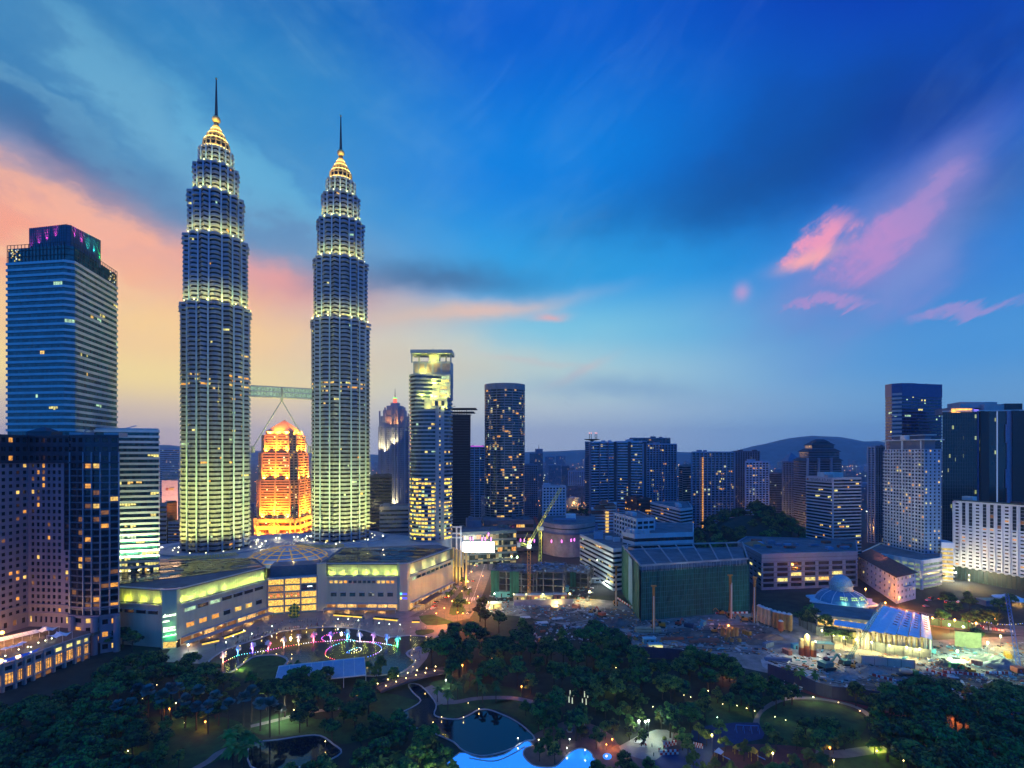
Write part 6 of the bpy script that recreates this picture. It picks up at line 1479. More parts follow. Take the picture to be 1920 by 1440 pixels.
def fan_palm(seed,h,feather=False):
 r = random.Random(seed); mb = MB(); m = leafs[3] if feather == 2 else leafs[1] if feather else leafs[2]
 for k in range(30 if not feather else 20):
  a,el = k * 2.4 + r.random() * .3,r.uniform(-.55,1.25); L = r.uniform(1.3,2.0) if not feather else r.uniform(2.4,3.4)
  d = Vector((math.cos(a) * math.cos(el),math.sin(a) * math.cos(el),math.sin(el))); s_ = Vector((-math.sin(a),math.cos(a),0)); up = s_.cross(d)
  if not feather:
   base = d * L * .45; tips = []
   for q in range(9):
    b = -1.35 + 2.7 * q / 8; tips.append(base + (d * math.cos(b) + s_ * math.sin(b)) * L * .75 + up * -.12 * abs(b))
   for q in range(8): mb.face([base,tips[q],(tips[q] + tips[q + 1]) / 2 - (d * .18),tips[q + 1]],m)
   mb.bar((0,0,0),base,.05,m)
  else:
   pts = [d * (L * t) - Vector((0,0,1.5 * t * t * L * .35)) for t in (0,.25,.5,.75,1)]
   for i in range(4):
    for sg in (-1,1):
     w0,w1 = (.12,.5,.62,.5,.05)[i],(.12,.5,.62,.5,.05)[i + 1]; dr = Vector((0,0,-.25)); mb.face([pts[i],pts[i + 1],pts[i + 1] + s_ * sg * w1 + dr * w1,pts[i] + s_ * sg * w0 + dr * w0],m)
 return mb.mesh('crown')
PROTO = {}
PROTO['broad'] = [(crown_mesh(k,5.2,6.0,9,95,.5,[0,0,1]),trunk_mesh(k,9,.34,2.6),5.0,12.0) for k in range(5)]
PROTO['bushy'] = [(crown_mesh(20 + k,3.4,5.0,7,75,.42,[0,1,1]),trunk_mesh(k + 9,6,.2,1.6),2.6,8.5) for k in range(4)]
PROTO['umbrella'] = [(crown_mesh(40 + k,6.4,3.6,10,85,.5,[0,0,1]),trunk_mesh(k + 19,12,.36,3.6),7.5,12.5) for k in range(3)]
PROTO['bright'] = [(crown_mesh(60 + k,3.6,4.6,7,70,.42,[1,3,3]),trunk_mesh(k + 29,6,.2,1.6),2.8,8.0) for k in range(3)]  # lamp-lit look put into the crown by lighter, yellower leaves
PROTO['fan_palm'] = [(fan_palm(k,8),MB().tube((0,0,-.2),(.1,0,7.4),.22,.16,bark,7).mesh('trunk'),7.4,9.2) for k in range(3)]
PROTO['feather_palm'] = [(fan_palm(k + 5,7,1),MB().tube((0,0,-.2),(.15,0,6.6),.2,.14,bark,7).mesh('trunk'),6.6,8.4) for k in range(2)]
PROTO['yellow_palm'] = [(fan_palm(k + 9,7,2),MB().tube((0,0,-.2),(.15,0,5.6),.2,.14,bark,7).mesh('trunk'),5.6,7.6) for k in range(2)]
KIND_NAME = {'broad': ('broadleaf_tree','round-crowned tree'),'bushy': ('bushy_tree','bushy upright tree'),'umbrella': ('spreading_tree','flat spreading tree'),'bright': ('lit_tree','yellow-green tree'),'fan_palm': ('fan_palm','blue-green fan palm'),'feather_palm': ('feather_palm','drooping feather palm'),'yellow_palm': ('yellow_palm','yellow-green palm')}
TREES = []
def tree_at(x,y,z,kind,scale):
 cm,tm,cz,ht = PROTO[kind][rng.randrange(len(PROTO[kind]))]
 root = bpy.data.objects.new(KIND_NAME[kind][0],None); col.objects.link(root); root.location = (x,y,z); root.rotation_euler = (0,0,rng.uniform(0,6.28)); scale *= 1.14 if 'palm' not in kind else 1.0; root.scale = (scale * rng.uniform(.92,1.1),scale * rng.uniform(.92,1.1),scale * rng.uniform(.9,1.12))
 t = bpy.data.objects.new('trunk',tm); col.objects.link(t); t.parent = root
 c = bpy.data.objects.new('crown',cm); col.objects.link(c); c.parent = root; c.location = (0,0,cz)
 px,py = 960 + x / y * 960,850 + (HC - z - ht * scale * .7) / y * 960
 TREES.append((root,kind,scale,px,py)); return root
def inside(p,poly):
 x,y = p; c = False; n = len(poly)
 for i in range(n):
  (x0,y0),(x1,y1) = poly[i],poly[(i + 1) % n]
  if (y0 > y) != (y1 > y) and x < (x1 - x0) * (y - y0) / (y1 - y0) + x0: c = not c
 return c
def grove(poly,count,kinds,s0,s1,mind=3.2,z=0.0,keep=None):
 """trees whose crowns fill a part of the view; each stands on the ground"""
 xs,ys = [p[0] for p in poly],[p[1] for p in poly]; got = []; tries = 0
 while len(got) < count and tries < count * 60:
  tries += 1; px,py = rng.uniform(min(xs),max(xs)),rng.uniform(min(ys),max(ys))
  if not inside((px,py),poly): continue
  k = rng.choice(kinds); s_ = rng.uniform(s0,s1); ht = PROTO[k][0][3] * s_; g = G(px,py,z + ht * .66)
  if any((g.x - a.x) ** 2 + (g.y - a.y) ** 2 < mind ** 2 for a in got): continue
  if keep and not keep(g): continue
  got.append(g); tree_at(g.x,g.y,z,k,s_)
def trees_px(lst,kind,s0,s1,z=0.0):
 for px,py in lst: s_ = rng.uniform(s0,s1); g = G(px,py,z + PROTO[kind][0][3] * s_ * .8); tree_at(g.x,g.y,z,kind,s_)
grove([(-20,1325),(100,1318),(170,1275),(215,1242),(300,1228),(395,1245),(425,1268),(330,1282),(230,1300),(190,1330),(215,1370),(215,1450),(-20,1450)],70,['broad','broad','umbrella','bushy'],.75,1.1,5.2)
grove([(400,1262),(480,1285),(500,1300),(470,1330),(380,1345),(300,1345),(225,1345),(225,1310),(320,1285)],20,['broad','bushy','umbrella'],.7,.95,5)
grove([(540,1335),(700,1330),(760,1345),(740,1370),(640,1372),(560,1362)],9,['bushy','broad'],.6,.85,5)
grove([(215,1350),(300,1345),(330,1400),(300,1445),(215,1445)],11,['bushy','broad'],.65,.9,4.5)
trees_px([(212,1188),(248,1192),(230,1180)],'broad',.95,1.1)
trees_px([(222,1325),(258,1296),(278,1300),(304,1312),(336,1288),(348,1316),(368,1324),(372,1292),(404,1304),(428,1318),(456,1314),(472,1304),(390,1330),(506,1328),(524,1332),(488,1318),(245,1318),(320,1300)],'fan_palm',1.25,1.6)
trees_px([(265,1352),(278,1380),(300,1398),(312,1352),(294,1425),(335,1412)],'bushy',.75,.95)
trees_px([(430,1370),(446,1362),(462,1374),(436,1392),(456,1396),(474,1380)],'feather_palm',1.1,1.5)
grove([(495,1290),(560,1262),(640,1262),(690,1300),(700,1330),(650,1345),(600,1340),(560,1320),(500,1320)],18,['umbrella','broad','broad'],.85,1.1,5)
trees_px([(470,1265),(485,1275),(558,1243),(545,1250),(706,1252),(714,1238),(738,1258),(700,1275),(690,1245)],'bushy',.8,1.1)
grove([(640,1395),(700,1360),(760,1355),(830,1372),(845,1400),(850,1450),(500,1450),(600,1425)],26,['broad','bushy','broad'],.7,.95,4.2)
trees_px([(695,1415),(712,1425),(742,1408),(760,1420),(788,1404),(812,1412),(830,1425),(772,1436),(728,1440),(850,1436),(685,1440)],'yellow_palm',.9,1.15)
grove([(848,1175),(900,1150),(960,1148),(1010,1168),(1110,1180),(1188,1208),(1186,1240),(1060,1280),(960,1275),(880,1262),(800,1245),(790,1228)],58,['broad','broad','umbrella','bushy'],.85,1.25,5.0)
grove([(1190,1222),(1290,1215),(1370,1235),(1400,1262),(1440,1290),(1420,1320),(1300,1306),(1190,1300),(1080,1300),(1060,1275)],44,['broad','broad','bushy'],.85,1.15,5.0)
grove([(1005,1305),(1100,1300),(1230,1312),(1330,1330),(1300,1360),(1180,1340),(1100,1355),(1010,1350)],26,['bushy','broad','bushy'],.7,1.0,4.5)
trees_px([(985,1318),(1005,1330),(1020,1345),(1035,1355),(1050,1372),(1028,1385),(1012,1400),(1040,1402),(1090,1362),(1118,1370),(1135,1360),(1150,1352),(1180,1362),(1206,1372),(1265,1352),(1280,1372),(1240,1338),(1310,1362),(1325,1370),(1350,1356),(1440,1362),(1455,1375),(1290,1388)],'bushy',.75,1.05)
trees_px([(1120,1430),(1170,1420),(1185,1440),(1215,1428),(1232,1442),(1145,1445)],'bushy',.9,1.1)
trees_px([(1300,1420),(1330,1440),(1290,1440),(1360,1385),(1370,1440),(1450,1435),(1470,1440),(1405,1440),(1176,1330),(1182,1348),(1255,1340),(1340,1428),(1395,1400),(1420,1440),(1320,1440),(1490,1420),(1515,1410),(1540,1418),(1640,1390),(1440,1402)],'bright',.7,.95)
trees_px([(820,1290),(845,1268),(840,1300),(870,1270),(880,1262),(895,1275),(858,1285),(842,1255),(905,1290),(930,1285)],'feather_palm',.9,1.2)
grove([(1640,1300),(1690,1288),(1760,1292),(1860,1288),(1960,1310),(1960,1450),(1720,1450),(1660,1400),(1640,1350)],62,['broad','broad','umbrella'],.85,1.2,4.8)
grove([(1470,1362),(1560,1358),(1620,1375),(1600,1396),(1500,1395)],12,['broad','bushy'],.65,.85,4.0)
trees_px([(1605,1292),(1452,1280),(1455,1298),(1470,1292),(1485,1290)],'broad',.7,.9); trees_px([(1478,1250),(1490,1256),(1502,1258),(1528,1264)],'feather_palm',.8,1.1)
grove([(1750,1130),(1820,1110),(1880,1112),(1920,1130),(1920,1165),(1850,1165),(1760,1160)],18,['broad','bushy'],.8,1.1,5)
trees_px([(1740,1076),(1752,1072),(1762,1078),(1500,1150),(1515,1155),(1530,1148),(1548,1160),(1520,1140),(905,1128),(900,1140),(910,1150),(868,1130),(858,1128),(1560,1182),(1585,1186),(1830,1185)],'broad',.7,1.0)
trees_px([(846,1108),(838,1112),(872,1100),(868,1085),(880,1108),(852,1100)],'feather_palm',.9,1.2); trees_px([(903,1030),(868,1016)],'umbrella',1.0,1.2)
for px,py in ((640,1162),(660,1163),(682,1164),(700,1166),(720,1168),(620,1160),(424,1208),(446,1198),(404,1214),(484,1182)): s_ = .42; g = G(px,py,2); tree_at(g.x,g.y,0,'fan_palm',s_)
# wooded hill behind the grey office
hp = [p2(1294,545),p2(1400,530),p2(1512,545),p2(1520,640),p2(1420,700),p2(1300,650)]; hc = ctr(hp); hm_ = MB(); rings_ = [(1.0,0),(.8,16),(.5,32),(.15,40)]
vs = [tuple(hc + (p - hc) * s_ + Vector((0,0,z))) for s_,z in rings_ for p in offset_poly(hp,0)]
hm_.raw(vs,[(k * 6 + i,k * 6 + (i + 1) % 6,(k + 1) * 6 + (i + 1) % 6,(k + 1) * 6 + i) for k in range(3) for i in range(6)] + [(18,19,20,21,22,23)],park_m)
tag(hm_.build('wooded_mound',smooth=True),kind='structure')
for k in range(80):
 t,q = rng.random(),math.sqrt(rng.random()); a = rng.uniform(0,6.28); i = int(a / 6.2832 * 6) % 6; p = hc.lerp(hp[i].lerp(hp[(i + 1) % 6],rng.random()),q * .98); z = 42 * max(0,1 - q) ** .75
 tree_at(p.x,p.y,z - .5,rng.choice(['broad','umbrella','broad']),rng.uniform(1.1,1.7))
for px,d in ((1030,700),(1045,720),(1075,900),(1090,880),(1100,900),(1065,850),(1460,800),(1480,780)):
 tree_at(X(px,d),d,-.5,'broad',rng.uniform(1.2,1.7))
LM = [('hotel wing',90,1290),('hotel podium corner',215,1200),('left end of the fan palm row',235,1310),('fan palms by the path lamp',340,1310),('round clump of feather palms',450,1380),('dark lawn at lower left',330,1390),('bottom left corner of the picture',40,1420),('left bottom edge',180,1430),('slatted white canopy',590,1260),('white path lamp',527,1326),('lower left pond',560,1405),('stream mouth',760,1350),('left end of the footbridge',715,1290),('right end of the footbridge',840,1255),('fountain lake',700,1240),('round kiosk by the road',850,1180),('orange road',880,1140),('white site cloth',1000,1170),('blue hoarding',1200,1240),('spotlit shrub',1130,1280),('three plaza lamps',1205,1350),('bright blue pool',1010,1410),('dark bend of the pond',930,1340),('oval lawn',1520,1360),('swing frame',1390,1370),('playground',1340,1420),('blue sheet roof',1880,1310),('orange glow among the trees',1790,1340),('bottom right corner of the picture',1900,1430),('lower right path',1650,1410),('silo row',1460,1150),('white mosque roof',1600,1190),('white hotel foot',1850,1130),('red-roofed house',1745,1090),('wooded hill crest',1380,990),('wooded hill foot',1460,1030),('distant orange street',1075,940),('mall terrace',660,1165),('mall sign corner',410,1205),('bright screen',890,1030),('left dark grove',200,1270),('grove right of the fountain lake',960,1220),('grove below the site huts',1080,1220),('grove at the hoarding bend',1340,1260),('bottom middle edge',760,1430),('right bottom grove',1720,1360)]
ORD = ['nearest','second nearest','third nearest','fourth nearest','fifth nearest','sixth nearest','seventh nearest','eighth nearest','ninth nearest','tenth nearest','eleventh nearest','twelfth nearest','thirteenth nearest','fourteenth nearest','fifteenth nearest']
bag = {}
for tr in TREES:
 k = min(range(len(LM)),key=lambda i: (LM[i][1] - tr[3]) ** 2 + (LM[i][2] - tr[4]) ** 2); bag.setdefault((k,tr[1]),[]).append(tr)
for (k,kind),L_ in bag.items():
 L_.sort(key=lambda tr: (LM[k][1] - tr[3]) ** 2 + (LM[k][2] - tr[4]) ** 2); med = sorted(t[2] for t in L_)[len(L_) // 2]
 for i,tr in enumerate(L_): tag(tr[0],f"{'larger' if tr[2] > med else 'smaller'} {KIND_NAME[kind][1]}, {ORD[min(i, 14)]} the {LM[k][0]}",'palm' if 'palm' in kind else 'tree','palms in the park' if 'palm' in kind else 'trees in and round the park')
# ------------------------------------------------------------------ park furniture
pole_m = mat('lamp_pole',(.06,.07,.08),.5,.3,var=.1)
GL = {'or': ((1.0,.30,.04),9),'am': ((1.0,.68,.22),9),'wh': ((.92,1.0,.78),11),'gr': ((.62,1.0,.55),11),'ye': ((1.0,.88,.30),9)}
def glow_mat(k): return mat('lamp_glow_' + {'or': 'orange','am': 'amber','wh': 'white','gr': 'green_white','ye': 'yellow'}[k],(.8,.7,.5),.5,var=0,emit=GL[k][0],es=GL[k][1])
LAMP_MESH = {}
def lamp(px,py,k,h,e,label,group,r=.28,z=0.0,name='park_lamp'):
 """a post lamp whose head shows at px, py"""
 g = G(px,py,z + h); key = (k,h,r)
 if key not in LAMP_MESH: LAMP_MESH[key] = (MB().tube((0,0,0),(0,0,h - r),.09,.06,pole_m,6).mesh('post'),MB().ball((0,0,h),r,glow_mat(k),10,6).mesh('lamp_head'))
 t = thing(name,label,'lamp',(g.x,g.y,z),group)
 for m in LAMP_MESH[key]: o = bpy.data.objects.new(m.name.split('.')[0],m); col.objects.link(o); o.parent = t
 if e: light('POINT',(g.x,g.y - .3,z + h - (r + .3 if h > 2 else -r - .3)),e,(1.0,.29,.025) if k == 'or' else GL[k][0],radius=.2)
PL = [(318,1328,'or',5,700,.5,'orange lamp under the fan palms at left'),(330,1318,'am',5,150,.3,'small amber lamp just above the orange one under the fan palms'),(385,1353,'or',3,500,.4,'low orange lamp on the dark lawn at left'),(346,1355,'ye',1,120,.2,'tiny yellow ground lamp beside the low orange lawn lamp'),
      (527,1326,'wh',6,2600,.55,'glaring white path lamp among the fan palms'),(580,1316,'or',5,300,.35,'small orange lamp right of the glaring white path lamp'),(669,1301,'or',5,600,.45,'orange lamp beside the big dark tree'),(551,1331,'am',2,150,.25,'low amber lamp by the path right of the white path lamp'),
      (867,1247,'or',5,900,.5,'bright orange lamp beyond the right end of the footbridge'),(836,1275,'wh',3,500,.4,'white lamp under the right end of the footbridge'),(923,1234,'or',5,350,.35,'orange lamp among the trees right of the footbridge'),(978,1287,'or',5,500,.4,'orange lamp at the left foot of the wooded slope'),
      (1198,1352,'wh',7,1700,.5,'left one of the three white plaza lamps'),(1210,1353,'wh',7,900,.45,'middle one of the three white plaza lamps'),(1216,1351,'gr',7,1700,.5,'right one of the three white plaza lamps'),(1148,1386,'or',3,500,.35,'orange lamp by the plaza steps'),(1137,1396,'or',2,200,.25,'small orange lamp below the plaza steps'),
      (1155,1252,'am',4,120,.25,'small amber lamp in the middle of the grove'),(1335,1378,'ye',7,800,.4,'yellow twin lamp over the playground'),(1449,1412,'am',6,500,.4,'amber lamp at the left of the lower right path'),(1556,1402,'or',7,500,.4,'orange twin lamp on a tall red post'),(1563,1425,'am',3,300,.3,'low amber lamp under the tall red lamp post'),(1644,1408,'am',7,250,.3,'amber lamp on the post right of the lower path'),
      (1485,1303,'am',1.2,160,.25,'path light at the top left of the oval lawn'),(1525,1307,'ye',2,420,.35,'bright path light by the white board above the oval lawn'),(1572,1317,'am',1.2,160,.25,'third path light along the top of the oval lawn'),(1612,1333,'am',1.2,160,.25,'last path light at the right end of the oval lawn'),(1328,1295,'am',3,200,.25,'amber lamp at the grove edge left of the oval lawn'),
      (1707,1390,'or',4,60,.25,'orange speck of a lamp deep in the lower right grove'),(1810,1420,'or',4,60,.25,'orange speck of a lamp near the bottom of the lower right grove'),(1694,1426,'am',4,60,.25,'amber speck of a lamp left of the lower right grove'),(1100,1194,'or',5,60,.2,'dim orange lamp at the top of the grove'),(267,1310,'am',4,60,.2,'amber lamp by the fan palms end'),(68,1310,'or',4,200,.3,'orange lamp under trees at the hotel wing foot'),(294,1284,'am',4,30,.2,'tiny amber lamp deep in the left grove'),(375,1267,'gr',4,30,.2,'tiny greenish lamp at the right of the left grove'),
      (353,1209,'wh',4,700,.55,'round white lamp at the mall sign corner'),(610,1390,'am',2,60,.2,'amber lamp by the lower left pond'),(705,1452,'gr',9,1500,.3,'greenish lamp at the bottom edge among the yellow palms'),(800,1446,'gr',9,1800,.3,'greenish lamp below the yellow palms near the pool'),(850,1450,'ye',8,900,.3,'yellow lamp at the bottom edge left of the pool'),(1345,1449,'ye',8,900,.3,'yellow lamp at the bottom edge of the playground'),(240,1408,'am',1,120,.25,'small amber lamp on the dark lawn in the lower left')]
for px,py,k,h,e,r,lab in PL: lamp(px,py,k,h,e * 1.9,lab,'lamps of the park',r * .8)
for px,py in ((634,1161),(653,1161),(672,1163),(711,1168),(730,1170),(750,1171),(424,1204),(437,1193),(457,1182),(472,1188),(510,1174)): lamp(px,py,'wh',3.4,160,'white ball lamp standing on the promenade between mall and lake','ball lamps on the promenade',.24,name='promenade_lamp')
for px,py in ((450,1211),(491,1194),(519,1188),(547,1183),(575,1178),(605,1174),(629,1174),(424,1222),(770,1192),(776,1217),(799,1194),(815,1200),(803,1208),(779,1238),(774,1250),(772,1229),(689,1244),(444,1255),(457,1241),(518,1226),(547,1227)): lamp(px,py,'am',.7,45,'small amber bollard light on the kerb of the fountain lake','bollard lights round the lake',.16,.3,'bollard_light')
for px,py in ((828,1344),(869,1345),(898,1329),(812,1354),(878,1318)): lamp(px,py,'am',.7,45,'small amber bollard light on the kerb of the dark pond','bollard lights round the pond',.15,.2,'bollard_light')
for px,py,k in ((971,1384,'wh'),(1010,1387,'ye'),(1035,1385,'wh'),(1063,1402,'wh'),(1068,1386,'wh'),(1097,1406,'wh'),(1124,1385,'wh')): lamp(px,py,k,2.2,110,'slim white light column beside the bright pool','light columns round the pool',.2,name='light_column')
for px,py in ((1282,1303),(1295,1307),(1355,1320),(1382,1323),(1400,1328),(1415,1333),(1307,1332),(1345,1345),(1453,1344),(1473,1350),(1495,1356),(1514,1361),(1224,1325)): lamp(px,py,'ye' if px != 1345 else 'gr',1.4,60,'short yellow light column in the grass by the oval lawn','light columns in the lawn',.17,name='light_column')
for i,(px,py) in enumerate(((1047,1302),(1053,1308),(1045,1317),(1069,1300),(1075,1300),(1067,1312),(1073,1314),(1096,1302),(1102,1303),(1092,1316),(1099,1316))):
 g = G(px,py,1.2); o = MB().tube((0,0,0),(0,0,2.6),.28,.22,mat('frosted_column',(.5,.5,.4),.5,var=0,emit=(.75,.85,.55),es=.7),8).build('light_column',off=(0,0,0)); o.location = (g.x,g.y,0); tag(o,'pale frosted light column in the cluster on the wooded slope','lamp','frosted columns on the slope')
light('POINT',tuple(G(1130,1280,1.5)),1400,(.75,1.0,.05),radius=.4); light('POINT',tuple(G(1790,1340,3)),6000,(1.0,.18,.04),radius=.8); light('POINT',tuple(G(1022,1196,3)),600,(1.0,.15,.04),radius=.6); light('POINT',tuple(G(1645,1395,2)),1800,(.75,1.0,.05),radius=.4); light('POINT',tuple(G(452,1252,1)),700,(.8,1.0,.2),radius=.3); light('POINT',tuple(G(740,1268,1)),900,(.7,1.0,.1),radius=.3)
light('POINT',tuple(G(1362,1262,2)),1500,(1.0,.35,.1),radius=.4); light('POINT',tuple(G(640,1160,5)),2500,(1.0,.7,.35),radius=.6); light('POINT',tuple(G(545,1168,5)),2500,(1.0,.6,.2),radius=.6)
# lit planter walls between mall and promenade
py_m = mat('planter_light',(.6,.5,.1),.5,var=0,emit=(1.0,.66,.05),es=1.5)
for i,(a,b,lab) in enumerate((((627,1154),(680,1158),'long planter wall with a yellow light strip at the middle of the promenade'),((702,1160),(746,1164),'planter wall with a yellow light strip left of the road'),((773,1167),(787,1167),'short planter wall with a yellow light strip by the lawn'),((378,1209),(410,1202),'planter wall with a yellow light strip nearest the sign corner'),((418,1198),(458,1184),'planter wall with a yellow light strip along the left mall wing'))):
 p,q = G(*a),G(*b); t = thing('planter_wall',lab,'planter',p.lerp(q,.5),'lit planter walls'); MB().bar(p + Vector((0,0,.5)),q + Vector((0,0,.5)),2.4,concrete,1.0).build('wall',t)
 u = (q - p).normalized(); n_ = Vector((u.y,-u.x,0)) * 1.26; MB().bar(p + n_ + Vector((0,0,.6)),q + n_ + Vector((0,0,.6)),.06,py_m,.7).build('light_strip',t); MB().bar(p + Vector((0,0,1.15)),q + Vector((0,0,1.15)),1.9,leafs[0],.5).build('hedge',t)
# ------------------------------------------------------------------ fountain
spray = mat('water_spray',(.85,.88,.9),.9,var=0); spray.node_tree.nodes['Principled BSDF'].inputs['Alpha'].default_value = .75
JC = {'amber': (1,.42,.18),'pale orange': (1,.52,.25),'blue': (.05,.22,1),'violet': (.55,.12,1),'red': (1,.08,.12),'pink': (1,.2,.6),'cyan': (.05,.7,1),'lilac': (.6,.5,1),'green': (.05,1,.35)}
JETS = [(418,1243,'amber'),(446,1229,'blue'),(474,1224,'violet'),(503,1219,'red'),(532,1213,'amber'),(560,1208,'pale orange'),(588,1204,'red'),(620,1202,'violet'),(651,1199,'cyan'),(675,1203,'lilac'),(700,1204,'pink'),(725,1208,'blue'),(745,1212,'green')]
def jet_mesh(seed):
 r = random.Random(seed); mb = MB()
 for k in range(26):
  a = 2.4 * k; sp = r.uniform(.05,1.5) * (1 if k % 3 else .3); h = r.uniform(2.6,4.2); w = .16; pts = []
  for i in range(7):
   t = i / 6; rad = sp * t; z = h * (1 - (1 - 1.55 * t) ** 2) if t < .99 else h * .7
   pts.append(Vector((math.cos(a) * rad,math.sin(a) * rad,max(0,z))))
  sd = Vector((-math.sin(a),math.cos(a),0)) * w
  for i in range(6): mb.face([pts[i] - sd * (.4 + i * .2),pts[i] + sd * (.4 + i * .2),pts[i + 1] + sd * (.6 + i * .2),pts[i + 1] - sd * (.6 + i * .2)],spray)
 mb.tube((0,0,0),(0,0,3.6),.22,.05,spray,6); return mb.mesh('fountain_jet')
jm = [jet_mesh(k) for k in range(3)]
for i,(px,py,c_) in enumerate(JETS):
 g = G(px,py,.06); o = bpy.data.objects.new('fountain_jet',jm[i % 3]); col.objects.link(o); o.location = g; o.scale = (1.5,1.5,1.45); o.rotation_euler = (0,0,i); tag(o,f"{c_} lit fountain jet, {ORD[i].split()[0] if i else 'nearest'} {'from the left end of the row' if i else 'the left bank of the lake'}",'fountain','coloured fountain jets')
 light('SPOT',(g.x,g.y - 1.6,g.z + .25),15000,JC[c_],(g.x,g.y,g.z + 3.4),85,1,.2); light('POINT',(g.x,g.y,g.z + .5),1500,JC[c_],radius=.2)
DC = [('red',(1,.05,.08)),('pink',(1,.15,.7)),('violet',(.5,.1,1)),('blue',(.06,.2,1)),('cyan',(.1,.8,1)),('green',(.1,1,.3)),('yellow',(1,.8,.15)),('white',(.9,.95,1))]
dotm = [MB().ball((0,0,0),.17,mat('water_lamp_' + n_,(.8,.8,.8),.5,var=0,emit=c_,es=5),6,4).mesh('water_lamp') for n_,c_ in DC]
def dots(pts,n,seq,closed=False,where=''):
 q = [Vector(p) for p in smooth([tuple(G(px,py,.06)) for px,py in pts],8,closed)]; L = [0]
 for a,b in zip(q,q[1:]): L.append(L[-1] + (b - a).length)
 for i in range(n):
  s_ = L[-1] * i / max(1,n - 1); k = max(j for j in range(len(q)) if L[j] <= s_ + 1e-6); k = min(k,len(q) - 2); t = (s_ - L[k]) / max(1e-6,L[k + 1] - L[k]); p = q[k].lerp(q[k + 1],t)
  ci = seq[int(i / n * len(seq))]; o = bpy.data.objects.new('water_lamp',dotm[ci]); col.objects.link(o); o.location = p + Vector((0,0,.2)); tag(o,f'small {DC[ci][0]} water lamp on the {where}','lamp',f'{DC[ci][0]} water lamps on the {where}')
dots([(x,y) for x,y,_ in JETS[:1]] + [(x,y + .5) for x,y,_ in JETS[1:]],78,[0,6,5,4,3,7,2,1,0,0,6,7,1,0,7,1,2,7,4,7,7,1,2,7,4,5],where='long curved line of the fountain'); dots([(390,1258),(398,1252),(408,1248)],4,[2,0],where='left tail of the line')
dots([(627,1237),(613,1232),(610,1226),(615,1217),(630,1209),(655,1203),(680,1203),(700,1206),(713,1212),(715,1219),(706,1226),(690,1232)],44,[0,6,0,1,2,4,5,7,0,1,4,3,3,7,2,3],where='big ring of the fountain')
dots([(655,1221),(668,1215),(677,1216),(676,1221),(663,1225),(650,1224),(655,1221)],18,[4,7,6,3],where='small inner ring'); dots([(660,1219),(666,1218),(670,1219),(664,1222)],5,[6,7],where='spot inside the inner ring')
dots([(610,1203),(603,1198),(609,1192),(625,1188),(640,1186),(653,1188),(655,1195),(648,1201)],26,[1,2,0,1,3,2,4,4],where='upper ring of the fountain')
# ------------------------------------------------------------------ stage canopy, footbridge, kiosk
def canopy():
 A,B,C_,D_ = G(523,1250,7.5),G(683,1233,7.5),G(686,1266,5.0),G(514,1284,5.0); t = thing('stage_canopy','long slatted white canopy roof over the lakeside stage','canopy',(A + B + C_ + D_) / 4); cl = mat('canopy_white',(.30,.38,.46),.5,var=.06); up = Vector((0,0,.12))
 for i in range(8):
  p,q,r_,s_ = A.lerp(B,(i + .04) / 8),A.lerp(B,(i + .96) / 8),D_.lerp(C_,(i + .96) / 8),D_.lerp(C_,(i + .04) / 8); MB().raw([p,q,r_,s_,p - up,q - up,r_ - up,s_ - up],[(0,3,2,1),(4,5,6,7),(0,1,5,4),(1,2,6,5),(2,3,7,6),(3,0,4,7)],cl).build('roof_panel',t)
 for i in range(9): MB().bar(A.lerp(B,i / 8) + up * 2,D_.lerp(C_,i / 8) + up * 2,.3,white_steel).build('rib',t)
 MB().bar(A + up,B + up,.5,white_steel).build('edge_beam',t); MB().bar(D_ + up,C_ + up,.5,white_steel).build('edge_beam',t)
 for i in range(0,9,2):
  p,q = A.lerp(B,i / 8),D_.lerp(C_,i / 8); MB().tube((p.x,p.y,0),p,.18,.14,white_steel,7).build('post',t); MB().tube((q.x,q.y,0),q,.18,.14,white_steel,7).build('post',t)
canopy()
